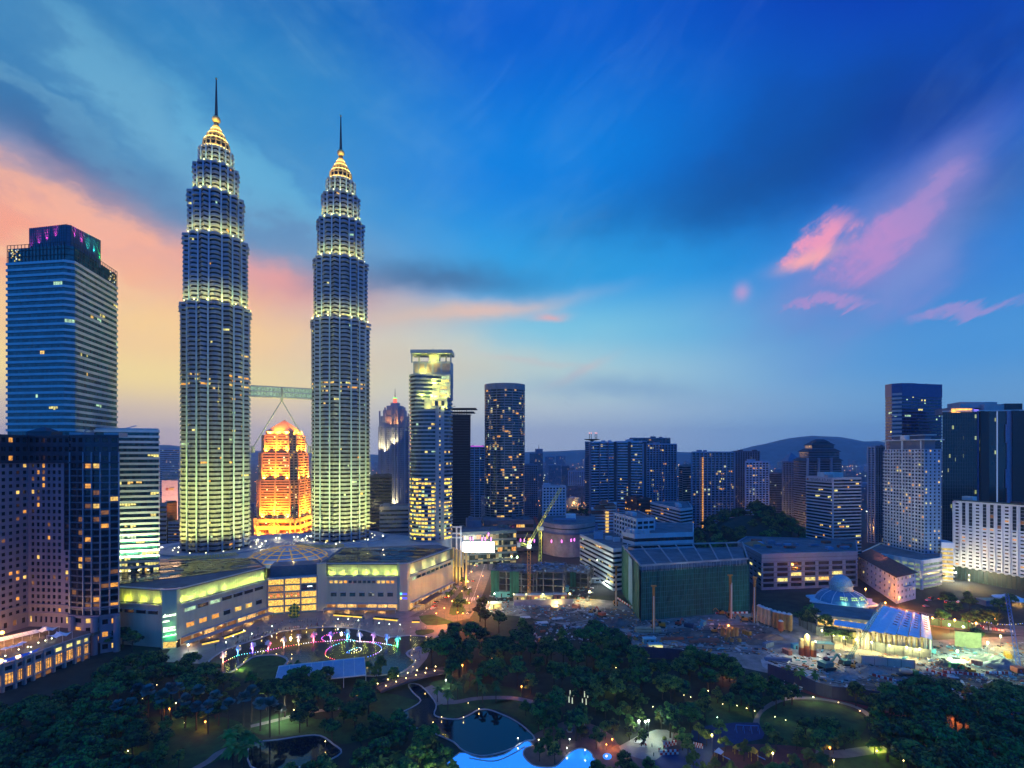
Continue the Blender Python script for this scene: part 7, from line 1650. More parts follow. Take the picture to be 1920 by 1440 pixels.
def footbridge():
 A,B = G(710,1293,2.2),G(836,1257,2.2); u = (B - A).normalized(); n_ = Vector((u.y,-u.x,0)); t = thing('footbridge','brown deck footbridge with rows of amber lamps over the stream','bridge',A.lerp(B,.5)); dm = mat('bridge_deck',(.13,.085,.08),.8,var=.15,scale=.5); rm = mat('bridge_rail',(.16,.10,.11),.5,var=.1)
 L = (B - A).length; M_ = MB(); K = 14; arch = lambda s_: Vector((0,0,1.3 * (1 - (2 * s_ - 1) ** 2)))
 for k in range(K): M_.bar(A.lerp(B,k / K) + arch(k / K),A.lerp(B,(k + 1) / K) + arch((k + 1) / K),5.0,dm,.4)
 M_.build('deck',t)
 for sg in (-1,1):
  r_ = MB()
  for z in (.5,.8,1.15):
   for k in range(K): r_.bar(A.lerp(B,k / K) + arch(k / K) + n_ * sg * 2.45 + Vector((0,0,z)),A.lerp(B,(k + 1) / K) + arch((k + 1) / K) + n_ * sg * 2.45 + Vector((0,0,z)),.1,rm)
  for k in range(K * 2 + 1): p = A.lerp(B,k / K / 2) + arch(k / K / 2) + n_ * sg * 2.45; r_.bar(p,p + Vector((0,0,1.15)),.09,rm)
  r_.build('railing',t)
  b_ = MB()
  for k in range(K): b_.bar(A.lerp(B,k / K) + arch(k / K) + n_ * sg * 2.5 - Vector((0,0,.35)),A.lerp(B,(k + 1) / K) + arch((k + 1) / K) + n_ * sg * 2.5 - Vector((0,0,.35)),.3,rm,.8)
  b_.build('girder',t)
  for k in range(7):
   s_ = (k + .3 + .2 * sg) / 7; p = A.lerp(B,s_) + arch(s_) + n_ * sg * 2.45; MB().tube(p,p + Vector((0,0,1.6)),.05,.05,pole_m,5).ball(p + Vector((0,0,1.75)),.24,glow_mat('am'),8,5).build('lamp_post',t); light('POINT',tuple(p + Vector((0,0,2.2)) - n_ * sg * .4),60,GL['am'][0],radius=.2)
footbridge()
g = G(852,1196); t = thing('kiosk','small round dark pavilion with a pointed roof by the road end','pavilion',g); MB().lathe([(3.6,3),(2.4,4.0),(.1,5.4)],g,mat('kiosk_roof',(.03,.025,.025),.8,var=.1),10).build('roof',t); MB().lathe([(2.4,0),(2.4,3.2)],g,dusk_pan,10).build('wall',t)
# pond edge stones, statue, swing, play houses
br = mat('bronze',(.03,.028,.026),.4,.6,var=.1)
def statue(px,py,label,s_=1.0):
 """a cast-metal rearing horse on a low plinth"""
 g = G(px,py); t = thing('horse_statue',label,'statue',g); m = MB(); V = lambda x,y,z: (g.x + x * s_,g.y + y * s_,g.z + z * s_)
 m.tube(V(-.9,0,1.3),V(.1,0,1.9),.42,.5,br,8); m.tube(V(.1,0,1.9),V(.75,0,2.9),.36,.2,br,8); m.tube(V(.7,0,2.9),V(1.25,0,2.65),.2,.12,br,8)
 for y in (-.22,.22): m.tube(V(-.9,y,1.3),V(-.75,y,.7),.2,.12,br,6); m.tube(V(-.75,y,.7),V(-.95,y,.2),.12,.09,br,6); m.tube(V(.2,y,1.7),V(.9,y,1.45),.15,.1,br,6); m.tube(V(.9,y,1.45),V(.85,y,.95),.1,.08,br,6)
 m.tube(V(-1.1,0,1.4),V(-1.6,0,.7),.12,.04,br,6); m.build('body',t); MB().box((g.x,g.y,.1),(3 * s_,1.6 * s_,.2),concrete).build('plinth',t)
statue(1196,1392,'dark metal rearing horse statue at the left of the lit plaza'); statue(1206,1400,'second dark horse statue nearer the plaza edge',.9)
def swing():
 A,B = G(1380,1372),G(1422,1374); t = thing('swing_frame','blue swing frame with hanging seats on the blue play area','swing',A.lerp(B,.5)); bm_ = mat('swing_blue',(.03,.18,.45),.4,var=.05); f = MB(); up = Vector((0,0,2.8)); f.bar(A + up,B + up,.22,bm_)
 for k in range(4):
  p = A.lerp(B,k / 3)
  for sg in (-1,1): f.bar(p + up,p + Vector((0,sg * 1.1,0)),.14,bm_)
 f.build('frame',t)
 for k in range(6):
  p = A.lerp(B,(k + .5) / 6); s_ = MB().box(p + Vector((0,0,.55)),(.5,.25,.08),dark_metal)
  for x in (-.22,.22): s_.bar(p + Vector((x,0,.55)),p + Vector((x,0,2.75)),.03,dark_metal)
  s_.build('seat',t)
swing()
def playhouse(px,py,label,roofc,s_=1.0):
 g = G(px,py); t = thing('play_house',label,'playhouse',g); py_ = mat('play_yellow',(.55,.36,.03),.5,var=.05)
 for x in (-1,1):
  for y in (-1,1): MB().bar((g.x + x * s_,g.y + y * s_,0),(g.x + x * s_,g.y + y * s_,2.7 * s_),.16,py_).build('post',t)
 MB().box((g.x,g.y,1.3 * s_),(2.2 * s_,2.2 * s_,.15),red_r).build('platform',t); MB().lathe([(1.7 * s_,2.6 * s_),(.05,4.0 * s_)],(g.x,g.y,0),roofc,4).build('roof',t)
 sl = MB(); sl.bar((g.x + 1.1 * s_,g.y,1.3 * s_),(g.x + 3.6 * s_,g.y - .4,.25),.7,mat('slide_blue',(.04,.2,.5),.3,var=.05),.12); sl.build('slide',t)
playhouse(1412,1424,'yellow play house with a slide at the right of the playground',mat('play_yellow',(.55,.36,.03)),1.2); playhouse(1348,1424,'play house with a pale roof and blue slide in the middle of the playground',pale_wall,1.1); playhouse(1380,1412,'smaller play house with a yellow roof on the red rubber ground',mat('play_yellow'),.8)
rw = [mat('check_red',(.42,.03,.03),.6,var=.06),mat('check_white',(.62,.62,.62),.6,var=.06)]
for a,b,lab in (((1238,1416),(1272,1414),'red and white chequered low wall at the left of the playground'),((1300,1400),(1318,1404),'red and white chequered curved wall at the top of the playground'),((1244,1402),(1268,1396),'chequered wall behind the blue play ground')):
 p,q = G(*a),G(*b); m = MB(); n = 8; u = (q - p) / n
 for i in range(n):
  for j in range(2): m.bar(p + u * i + Vector((0,0,.5 + j * .9)),p + u * (i + 1) + Vector((0,0,.5 + j * .9)),.3,rw[(i + j) % 2],.9)
 tag(m.build('chequered_wall',off=tuple(p)),lab,'wall')
# parasols by the pool hut and a dark drum planter
g = G(1096,1378); t = thing('stone_fountain','dark stepped stone basin on the brown pool terrace','fountain',g); MB().lathe([(2.0,0),(2.0,.9),(1.2,1.0),(1.0,2.2),(1.9,2.4),(1.8,2.9),(.1,3.0)],g,dark_metal,14).build('basin',t)
for k,(px,py) in enumerate(((1068,1372),(1092,1362),(1122,1376),(1246,1390))): g = G(px,py); t = thing('planter',('round planter left of the stone basin','round planter behind the stone basin','round planter right of the stone basin','round planter under the bright plaza tree')[k],'planter',g,'round planters on the terrace'); MB().lathe([(1.0,0),(1.3,.7),(1.1,.7),(.1,.6)],g,concrete,12).build('bowl',t); MB().ball((g.x,g.y,1.1),.9,leafs[1],8,5).build('bush',t)
# ------------------------------------------------------------------ people
def person_mesh(seed):
 """one continuous skinned figure, 1.7 m, standing or strolling"""
 r = random.Random(seed); sw = r.uniform(-.22,.22); lean = r.uniform(-.05,.05)
 V = [(0,0,.92),(0,lean,1.18),(0,lean,1.40),(0,lean,1.50),(0,lean,1.62),(.19,lean,1.38),(.25,sw * .6,1.12),(.26,sw,.88),(-.19,lean,1.38),(-.25,-sw * .6,1.12),(-.26,-sw,.88),(.10,0,.86),(.11,-sw * .5,.48),(.11,-sw,.06),(.11,-sw - .14,.03),(-.10,0,.86),(-.11,sw * .5,.48),(-.11,sw,.06),(-.11,sw - .14,.03)]
 E = [(0,1),(1,2),(2,3),(3,4),(2,5),(5,6),(6,7),(2,8),(8,9),(9,10),(0,11),(11,12),(12,13),(13,14),(0,15),(15,16),(16,17),(17,18)]
 Rd = [.15,.14,.16,.06,.10,.07,.05,.04,.07,.05,.04,.10,.07,.05,.045,.10,.07,.05,.045]
 me = bpy.data.meshes.new('figure'); me.from_pydata(V,E,[]); o = bpy.data.objects.new('figure',me); col.objects.link(o); o.modifiers.new('s','SKIN')
 for i,v in enumerate(me.skin_vertices[0].data): v.radius = (Rd[i],Rd[i] * .8); v.use_root = i == 0
 su = o.modifiers.new('d','SUBSURF'); su.levels = su.render_levels = 1
 out = bpy.data.meshes.new_from_object(o.evaluated_get(bpy.context.evaluated_depsgraph_get())); bpy.data.objects.remove(o); return out
shirts = [('white',(.55,.55,.55)),('black',(.02,.02,.025)),('red',(.35,.04,.04)),('blue',(.04,.09,.3)),('grey',(.2,.2,.22)),('dark green',(.03,.1,.05))]
PM = []
for i,(n_,c_) in enumerate(shirts):
 me = person_mesh(i); me.name = 'person'; me.materials.clear(); me.materials.append(mat('cloth_' + n_.replace(' ','_'),c_,.85,var=.05)); me.materials.append(mat('cloth_trousers',(.03,.03,.05),.85,var=.05)); me.materials.append(mat('skin_and_hair',(.14,.08,.06),.7,var=.1))
 for p in me.polygons: z = sum(me.vertices[v].co.z for v in p.vertices) / len(p.vertices); p.material_index = 1 if z < .88 else 2 if z > 1.48 else 0
 PM.append(me)
def people(line,n,sc_,where,grp):
 q = [tuple(G(px,py,0)) for px,py in line]
 for i in range(n):
  t = rng.random() * (len(q) - 1); k = int(t); p = Vector(q[k]).lerp(Vector(q[k + 1]),t - k); w = rng.randrange(6); o = bpy.data.objects.new('person',PM[w]); col.objects.link(o); o.location = (p.x + rng.uniform(-sc_,sc_),p.y + rng.uniform(-sc_,sc_),.02); o.rotation_euler = (0,0,rng.uniform(0,6.28)); o.scale = (1,1,rng.uniform(.92,1.06)); tag(o,f'person in {shirts[w][0]} top {where}','person',f'{grp}, {shirts[w][0]} tops')
people([(440,1209),(480,1196),(515,1185),(560,1178),(600,1173),(640,1173),(690,1178)],110,1.3,'at the lakeside railing','crowd at the lake edge'); people([(500,1172),(560,1166),(620,1166),(700,1172),(770,1185),(800,1180)],60,4,'strolling on the promenade','strollers on the promenade'); people([(720,1290),(760,1278),(820,1262)],14,.9,'crossing the footbridge','walkers on the footbridge')
for o in [o for o in col.objects if o.get('group','').startswith('walkers')]: o.location.z = 3.0
people([(770,1228),(790,1222),(785,1240)],10,2,'on the brick path at the lake corner','people at the lake corner'); people([(1190,1395),(1240,1400),(1230,1415)],6,2,'on the lit plaza','people on the plaza')
# ------------------------------------------------------------------ construction site, mosque, right-hand foreground
sand_m = mat('site_sand',(.24,.21,.18),.95,var=.3,scale=.12,bump=.6); mud_m = mat('site_mud',(.12,.10,.085),.95,var=.3,scale=.15,bump=.6); slab_m = mat('site_slab',(.34,.34,.33),.85,var=.2,scale=.2)
sheet('site_ground',[(898,1150),(905,1128),(985,1126),(1100,1122),(1165,1128),(1200,1156),(1405,1150),(1440,1140),(1530,1170),(1560,1185),(1755,1200),(1960,1190),(1960,1330),(1760,1325),(1640,1318),(1520,1290),(1440,1262),(1375,1248),(1290,1232),(1190,1214),(1060,1172),(985,1156)],-.02,sand_m)
for pts,m in (([(985,1140),(1060,1140),(1110,1156),(1060,1168),(1000,1160)],mud_m),([(1130,1140),(1190,1150),(1215,1170),(1150,1180),(1110,1165)],mud_m),([(1440,1228),(1540,1232),(1540,1262),(1480,1268),(1430,1250)],slab_m),([(1250,1180),(1420,1172),(1440,1200),(1300,1212)],mud_m),([(1740,1250),(1960,1240),(1960,1300),(1780,1295)],mat('red_earth',(.17,.10,.075),.95,var=.25,scale=.15)),([(1640,1266),(1740,1275),(1720,1305),(1600,1290)],mud_m),([(1190,1216),(1255,1222),(1250,1232),(1190,1228)],slab_m)): sheet('site_ground',pts,.03 if m is not slab_m else .06,m,2)
strip('site_road',[(1380,1222),(1440,1215),(1520,1205),(1560,1200)],5,.05,mat('wet_road',(.10,.12,.14),.35,var=.2))
# blue hoarding between park and site
hb = mat('hoarding_blue',(.018,.035,.085),.6,var=.1,scale=.3);
def wall_line(name,pts,h,m,label,cat,post=None,sm=0,z=0.0):
 q = [G(px,py,z) for px,py in pts]; t = thing(name,label,cat,q[0].lerp(q[-1],.5)); w = MB()
 for a,b in zip(q,q[1:]): w.bar(a + Vector((0,0,h / 2)),b + Vector((0,0,h / 2)),.16,m,h)
 w.build('panel',t)
 if post:
  for a,b in zip(q,q[1:]):
   k = max(1,int((b - a).length / post[0])); u = (b - a).normalized(); n_ = Vector((u.y,-u.x,0)) * .12
   for i in range(k + 1): p = a.lerp(b,i / k) + n_; MB().bar(p,p + Vector((0,0,h)),.14,post[1]).build('post',t)
 return t
wall_line('hoarding',[(1188,1232),(1260,1236),(1330,1246),(1380,1254)],6,hb,'dark blue hoarding behind the grove at the middle','fence',(3,hb)); wall_line('hoarding',[(1440,1266),(1490,1283),(1530,1302),(1560,1311),(1600,1314),(1650,1322)],6,hb,'dark blue hoarding along the red running track','fence',(3,hb))
wall_line('site_wall',[(1498,1172),(1530,1190),(1590,1206),(1660,1226),(1745,1236)],5.5,mat('grey_site_panel',(.16,.18,.18),.6,var=.12),'grey panelled site wall in front of the mosque','fence',(4,dark_metal)); wall_line('site_wall',[(1745,1172),(1820,1180),(1828,1188)],4.5,mat('green_site_panel',(.05,.14,.09),.6,var=.1),'green lit site fence right of the mosque roof','fence',(3.5,dark_metal)); wall_line('site_wall',[(1790,1212),(1840,1216)],9,mat('yellow_lit_wall',(.38,.36,.16),.7,var=.15),'concrete wall glowing yellow under the green floodlight','wall')  # yellow floodlight glow is put into the last wall's base colour
wall_line('site_wall',[(963,1136),(1074,1134)],4.5,concrete,'stained concrete retaining wall below the yellow-lit site huts','wall'); wall_line('site_wall',[(1615,1244),(1715,1254)],4.5,cream_stone,'long pale concrete box beam lying before the mosque wall','wall',(6,dark_metal))
# frame building under construction
def frame_building():
 fr = mat('raw_slab',(.14,.13,.13),.9,var=.2,scale=.2);
 for A,B,dep,n,z1,lab,e in ((p2(921,408),p2(1006,400),30,4,20,'part built concrete frame with green nets at the left of the site',0),(p2(1000,402),p2(1056,398),34,4,21,'part built concrete frame with deep red-brown floors beside the crane',1),(p2(1046,440),p2(1102,432),30,3,12,'low part built frame with a pale deck right of the crane',2)):
  u = (B - A).normalized(); nn = Vector((-u.y,u.x,0)) * dep; poly = [A,B,B + nn,A + nn]; c = ctr(poly); b = Bld('part_built_frame',lab,'building',(c.x,c.y,0),'part built frames on the site')
  for j in range(n + 1): ring(b.p(('floor_slab',j)),poly,.4,-12,j * z1 / n - .2 + .2,j * z1 / n + .55,fr)
  L = (B - A).length; k = max(3,int(L / 6))
  for i in range(k + 1):
   for s_ in (.02,.5,.98): p = A.lerp(B,i / k) + nn * s_; b.p(('column',i,s_)).bar((p.x,p.y,0),(p.x,p.y,z1 + (1.5 if (i + int(s_ * 2)) % 2 else .4)),.9,fr)
  if e != 1:
   for t0,t1 in ((.0,.18),(.42,.62)):
    p,q = A.lerp(B,t0) - nn.normalized() * .9,A.lerp(B,t1) - nn.normalized() * .9; b.p(('net',t0)).face([tuple(p + Vector((0,0,.5))),tuple(q + Vector((0,0,.5))),tuple(q + Vector((0,0,z1 + 1))),tuple(p + Vector((0,0,z1 + 1)))],mat('green_net_bright'))
  r = random.Random(e)
  for i in range(50): p = A.lerp(B,r.random()) + nn * r.random(); b.p('deck_clutter').box((p.x,p.y,z1 + .9),(r.uniform(.5,4),r.uniform(.4,2),r.uniform(.3,1.3)),r.choice((fr,slab_m,dark_metal,blue_pan,mud_m)),r.uniform(0,3))
  b.finish()
frame_building()
# tower crane with a luffing jib
def lattice(m,a,b,w,mt,n,bw=.16):
 a,b = Vector(a),Vector(b); d = (b - a).normalized(); x = d.cross(Vector((0,1,.01))).normalized() * w / 2; y = d.cross(x).normalized() * w / 2; cs = [x + y,x - y,-x - y,-x + y]
 for c in cs: m.bar(a + c,b + c,bw,mt)
 for i in range(n):
  p,q = a.lerp(b,i / n),a.lerp(b,(i + 1) / n)
  for k in range(4): m.bar(p + cs[k],q + cs[(k + 1) % 4],bw * .7,mt)
crane_y,crane_o,crane_w = mat('crane_yellow',(.70,.66,.12),.5,var=.08),mat('crane_orange',(.50,.20,.03),.55,var=.1),mat('crane_white',(.55,.55,.52),.5,var=.05)
def tower_crane():
 d = 396; x = X(992,d); zt = Z(1028,d); t = thing('tower_crane','tower crane with a long yellow-lit luffing jib rising over the site','crane',(x,d,0)); m = MB(); lattice(m,(x,d,0),(x,d,zt),2.2,crane_o,14,.25); m.build('mast',t); MB().box((x,d,zt + 1.4),(3.4,4.0,2.6),crane_w).build('cab',t)
 tip = P(1052,915,d - 6); m = MB(); lattice(m,(x - 1,d - 1,zt + 2.5),tip,1.7,crane_y,26,.2); m.build('jib',t); m = MB(); lattice(m,(x,d,zt + 2),(x - 7,d,zt + 3.5),1.6,crane_y,3,.2); m.build('counter_jib',t); MB().box((x - 8,d,zt + 2.6),(2.4,2.6,3),crane_w).build('counterweight',t); m = MB(); m.bar((x - 5,d,zt + 4),(x - 1,d,zt + 12),.3,crane_y); m.bar((x - 1,d,zt + 12),tip,.1,dark_metal); m.build('stay',t)
 light('SPOT',(x + 1,d - 5,zt + 4),150000,(1.0,.95,.3),tuple(tip),26,1,.3); light('POINT',(x,d - 4,zt + 4.5),4000,(.75,1.0,.8),radius=.4)
 d = 470; x = X(1013,d); zt = Z(994,d); t = thing('tower_crane','second crane tower with a short raised red jib behind the bright jib','crane',(x,d,0)); m = MB(); lattice(m,(x,d,0),(x,d,zt),2.4,crane_y,14,.25); m.build('mast',t); MB().box((x,d,zt + 1.6),(6,4,3),crane_w).build('cab',t); m = MB(); lattice(m,(x - 1,d,zt + 2),P(1002,968,d),1.5,mat('crane_red',(.4,.06,.04),.5,var=.05),7,.22); m.build('jib',t); light('POINT',(x + 3,d - 3,zt - 5),3500,(1,.9,.4),radius=.4)
tower_crane()
def rig(px,py_base,py_top,label,tilt=0):
 """tracked piling rig with a tall leader mast"""
 g = G(px,py_base); d = g.y; t = thing('piling_rig',label,'piling rig',g,'orange piling rigs'); zt = Z(py_top,d)
 m = MB()
 for s_ in (-1.2,1.2): m.box((g.x + s_,g.y + .2,.5),(.7,4.4,1.0),dark_metal)
 m.build('track',t); MB().box((g.x + .2,g.y + .8,1.9),(3.0,3.8,1.8),crane_o).box((g.x - .9,g.y - .8,2.3),(1.1,1.2,1.6),dark_glass).build('body',t)
 m = MB(); lattice(m,(g.x,g.y - 2.2,.4),(g.x + tilt,g.y - 2.2,zt),1.0,crane_o,16,.24); m.bar((g.x,g.y - 2.2,.4),(g.x + tilt,g.y - 2.2,zt),.62,crane_o); m.box((g.x + tilt,g.y - 2.2,zt + .4),(3.2,1.1,.8),crane_o); m.bar((g.x + .3,g.y + 2.4,2.6),(g.x + tilt * .6,g.y - 2.0,zt * .62),.25,crane_o); m.build('leader_mast',t)
 MB().tube((g.x - .2,g.y - 3.0,.2),(g.x - .2,g.y - 3.0,zt * .8),.3,.3,crane_w,8).build('drill_rod',t)
rig(1154,1135,1062,'orange piling rig standing left of the netted building'); rig(1224,1184,1098,'orange piling rig with a digger at its foot before the netted building'); rig(1368,1158,1078,'orange piling rig at the right part of the netted building',-.6); rig(1411,1166,1082,'tallest orange piling rig before the grey office block',.5)
for px,pb,pt,lab in ((1219,1150,1116,'thin pale drill pipe standing left of the rig with the digger'),(1372,1160,1093,'thin pale drill pipe beside the right-hand rig'),(1416,1164,1086,'thin pale drill pipe beside the tallest rig')):
 g = G(px,pb); o = MB().tube(g,(g.x,g.y,Z(pt,g.y)),.35,.35,crane_w,8); tag(o.build('drill_pipe',off=tuple(g)),lab,'pipe')
def excavator(px,py,colr,label,rz,s_=1.0):
 g = G(px,py); t = thing('excavator',label,'excavator',g,'excavators on the site'); t.rotation_euler = (0,0,0); c,s2 = math.cos(rz),math.sin(rz); V = lambda x,y,z: Vector((g.x + (x * c - y * s2) * s_,g.y + (x * s2 + y * c) * s_,z * s_))
 for y in (-1.2,1.2): MB().box(V(0,y,.5),(4.2 * s_,.7 * s_,.95 * s_),dark_metal,rz).build('track',t)
 MB().box(V(-.4,0,1.75),(3.4 * s_,2.7 * s_,1.4 * s_),colr,rz).build('body',t); MB().box(V(.8,.75,2.4),(1.4 * s_,1.1 * s_,1.7 * s_),dark_glass,rz).build('cab',t)
 m = MB(); m.bar(V(1.2,-.3,1.9),V(3.8,-.3,4.4),.45 * s_,colr); m.bar(V(3.8,-.3,4.4),V(5.6,-.3,2.2),.35 * s_,colr); m.build('boom',t); m = MB(); m.bar(V(5.6,-.3,2.3),V(5.1,-.3,1.1),.9 * s_,dark_metal); m.build('bucket',t)
yo = mat('digger_orange',(.50,.22,.02),.5,var=.08); rd = mat('digger_red',(.40,.06,.03),.5,var=.08); gn = mat('digger_teal',(.03,.20,.17),.5,var=.08)
excavator(1240,1176,yo,'orange digger at the foot of the piling rig',2.8,1.2); excavator(1128,1156,rd,'red crawler machine on the mud left of the netted building',2.2,1.3); excavator(1108,1150,yo,'small yellow digger left of the red crawler machine',1,.8); excavator(1272,1172,rd,'red digger before the netted wall',.6,.9); excavator(1352,1152,yo,'yellow digger beside the right-hand rig',3.0,1.0); excavator(1550,1255,gn,'teal crawler crane base with a yellow edge by the slab',.3,1.7); excavator(1820,1262,yo,'yellow digger on the red earth at the right',2.6,.9); excavator(1600,1252,yo,'small yellow loader behind the concrete slab',.8,.7); excavator(1395,1165,yo,'orange digger under the tallest rig',2.9,1.1); excavator(1340,1186,yo,'small orange digger in the middle of the site',.4,.8)
# silos
def silo(g,h,r,m,cap_m,label,grp):
 t = thing('silo',label,'silo',g,grp); MB().lathe([(r,1.6),(r,h)],g,m,14).build('drum',t); MB().lathe([(r * 1.02,h),(r * .5,h + r * .5),(.05,h + r * .6)],g,cap_m,14).build('top',t); MB().lathe([(r,1.7),(.3,.2)],g,dark_metal,14).build('hopper',t)
ob = mat('silo_ochre',(.38,.20,.06),.6,var=.12,scale=.3); tan = mat('silo_tan',(.42,.34,.20),.6,var=.12,scale=.3); rdsi = mat('silo_red',(.33,.08,.035),.6,var=.1)
for i,(px,py,m) in enumerate(((1424,1168,tan),(1430,1171,tan),(1437,1174,tan),(1444,1176,tan),(1453,1180,ob),(1461,1182,ob),(1470,1184,ob),(1480,1186,ob))): silo(G(px,py),11.5,1.75,m,crane_w,f"{'tan' if m is tan else 'ochre'} cement silo, {ORD[i].replace(' nearest', '') if i else 'first'} from the left in the row of eight",'row of cement silos')
silo(G(1464,1187),7.5,1.5,rdsi,crane_w,'short red silo with a white top before the row of eight','cement silos')
for i,(px,py,h,lab) in enumerate(((1503,1228,9,'left silo with a red foot of the group of three'),(1513,1230,12,'tallest silo with a red foot of the group of three'),(1525,1231,8,'right silo with a red foot of the group of three'))):
 g = G(px,py); t = thing('silo',lab,'silo',g,'silos with red feet'); MB().lathe([(1.5,0),(1.5,h * .5)],g,rdsi,14).build('foot',t); MB().lathe([(1.5,h * .5),(1.5,h),(.6,h + .6),(.05,h + .7)],g,tan,14).build('drum',t)
for i,(px,py) in enumerate(((1355,1192),(1365,1194),(1374,1194),(1381,1192),(1362,1200),(1372,1203),(1386,1203))): g = G(px,py); h = 5 if i < 4 else 1.8; o = MB().lathe([(1.2,0),(1.2,h),(1.0,h),(1.0,.1)],g,ob,12); tag(o.build('steel_casing',off=tuple(g)),'upright rusty steel casing standing in the cluster mid site' if i < 4 else 'short rusty casing ring beside the upright casings','casing','rusty casings standing' if i < 4 else 'short casing rings')
def pipe_stack(px,py,n,L,r,m,label,rz=0.0):
 g = G(px,py); t = thing('pipe_bundle',label,'pipes',g); c,s_ = math.cos(rz),math.sin(rz)
 for k in range(n):
  row = 0 if k < (n + 1) // 2 else 1; i = k if row == 0 else k - (n + 1) // 2; y = (i + row * .5) * 2 * r; z = r + row * 1.75 * r
  MB().tube((g.x - c * L / 2 - s_ * y,g.y - s_ * L / 2 + c * y,z),(g.x + c * L / 2 - s_ * y,g.y + s_ * L / 2 + c * y,z),r,r,m,8).build('pipe',t)
pipe_stack(1216,1186,5,16,.8,tan,'bundle of large tan pipes in front of the orange digger'); pipe_stack(1262,1200,7,14,.35,rdsi,'bundle of thin reddish pipes mid site',.1); pipe_stack(1322,1206,9,18,.35,mat('rust',(.16,.07,.05),.8,var=.2),'wide bundle of rusty bars mid site',.02); pipe_stack(1330,1202,7,12,.3,rdsi,'short reddish bar bundle behind the wide one',.02); pipe_stack(1460,1240,6,14,.4,dusk_pan,'bundle of grey pipes by the slab',-.1); pipe_stack(1690,1290,5,22,.4,tan,'long tan pipes by the concrete mixer',-.1); pipe_stack(1720,1283,6,20,.3,dusk_pan,'grey rails lying at the right of the site',-.12)
def hut(px,py,w,dp,h,m,rm,label,rz=0.0,lit_=None,grp='site huts and containers'):
 g = G(px,py); t = thing('site_hut',label,'hut',g,grp); MB().box((g.x,g.y,h / 2),(w,dp,h),m,rz).build('wall',t); MB().box((g.x,g.y,h + .12),(w + .5,dp + .5,.24),rm,rz).build('roof',t)
 MB().box((g.x - w * .2 * math.cos(rz),g.y - dp / 2 * math.cos(rz) - w * .2 * math.sin(rz) * 0,h * .42),(1.0,.14,h * .75),dark_metal,rz).build('door',t); MB().box((g.x + w * .2,g.y - dp / 2,h * .6),(w * .25,.16,h * .3),lit_ or dark_glass,rz).build('window',t)
red_b,cyan_r = mat('hut_redband',(.36,.13,.10),.7,var=.12),mat('hut_cyan',(.10,.34,.38),.6,var=.1)
for i,(px,py,w,lab) in enumerate(((975,1128,16,'first red-banded site hut from the left under the lamps'),(1000,1127,16,'second red-banded site hut from the left under the lamps'),(1024,1127,16,'third red-banded site hut from the left under the lamps'),(1050,1126,16,'fourth red-banded site hut from the left under the lamps'))): hut(px,py,w * .62,5,5.2,red_b if i % 2 else tan,crane_w,lab,0,W_ye)
hut(1014,1130,6,3,2.4,mat('van_yellow',(.5,.4,.05),.5,var=.1),crane_w,'yellow cabin in front of the red-banded huts'); hut(1050,1108,14,6,4,cyan_r,cyan_r,'greenish cabin on top beside the part built frame'); hut(1217,1206,7,4,3,cyan_r,mat('sheet_cyan',(.2,.5,.55),.5,var=.1),'small cyan-roofed hut by the blue hoarding'); hut(1228,1214,8,4,2.2,slab_m,cyan_r,'low pale shed with a yellow light by the blue hoarding',0,W_ye); hut(1115,1092,10,6,4,dusk_pan,pale_wall,'grey cabin left of the netted building'); hut(1545,1215,9,4,3,tan,cyan_r,'pale lean-to behind the group of three silos',-.15,W_ye); hut(1495,1216,6,3,2.6,cyan_r,cyan_r,'teal cabin left of the three silos'); hut(930,1140,8,5,4,tan,crane_w,'tan cabin under the greenish floodlight by the road',0,W_ye); hut(948,1118,16,7,4,cyan_r,cyan_r,'teal-roofed shed by the road end'); hut(1862,1134,18,8,4,dusk_pan,tan,'low cafe roof with warm lights at the foot of the white hotel',0,W_or)
for i,(px,py) in enumerate(((1783,1252),(1790,1253),(1797,1253),(1803,1254))): g = G(px,py); t = thing('portable_toilet',('first','second','third','fourth')[i] + ' green cabin from the left in the row on the red earth','toilet',g,'green portable cabins'); MB().box((g.x,g.y,1.3),(1.7,1.8,2.6),mat('cabin_green',(.02,.22,.08),.5,var=.08)).build('wall',t); MB().lathe([(1.3,2.6),(.1,3.0)],g,mat('cabin_green'),4).build('roof',t); MB().box((g.x,g.y - .92,1.2),(1.0,.06,2.1),mat('cabin_door',(.03,.3,.12),.5,var=.05)).build('door',t)
def mixer(px,py):
 g = G(px,py); t = thing('concrete_mixer','green concrete mixer lorry with a pale drum','lorry',g); MB().box((g.x,g.y,1.0),(9,2.3,.5),dark_metal).build('chassis',t); MB().box((g.x + 4.2,g.y,2.0),(2.2,2.5,2.4),mat('lorry_green',(.02,.20,.06),.4,var=.06)).build('cab',t); MB().box((g.x + 5.32,g.y,2.4),(.06,2.0,.9),dark_glass).build('windscreen',t)
 m = MB(); ax = Vector((1,0,-.12)).normalized();
 for a,b,r0,r1 in ((-3.6,-2.2,.7,1.4),(-2.2,1.0,1.4,1.5),(1.0,2.6,1.5,.9)): m.tube(Vector((g.x,g.y,2.7)) + ax * a,Vector((g.x,g.y,2.7)) + ax * b,r0,r1,mat('drum_cream',(.5,.46,.3),.5,var=.08),12)
 m.build('drum',t)
 for x in (-3.2,-2.0,3.8):
  for y in (-1.1,1.1): MB().tube((g.x + x,g.y + y - .2,.55),(g.x + x,g.y + y + .2,.55),.55,.55,dark_metal,12).build('wheel',t)
mixer(1700,1268)
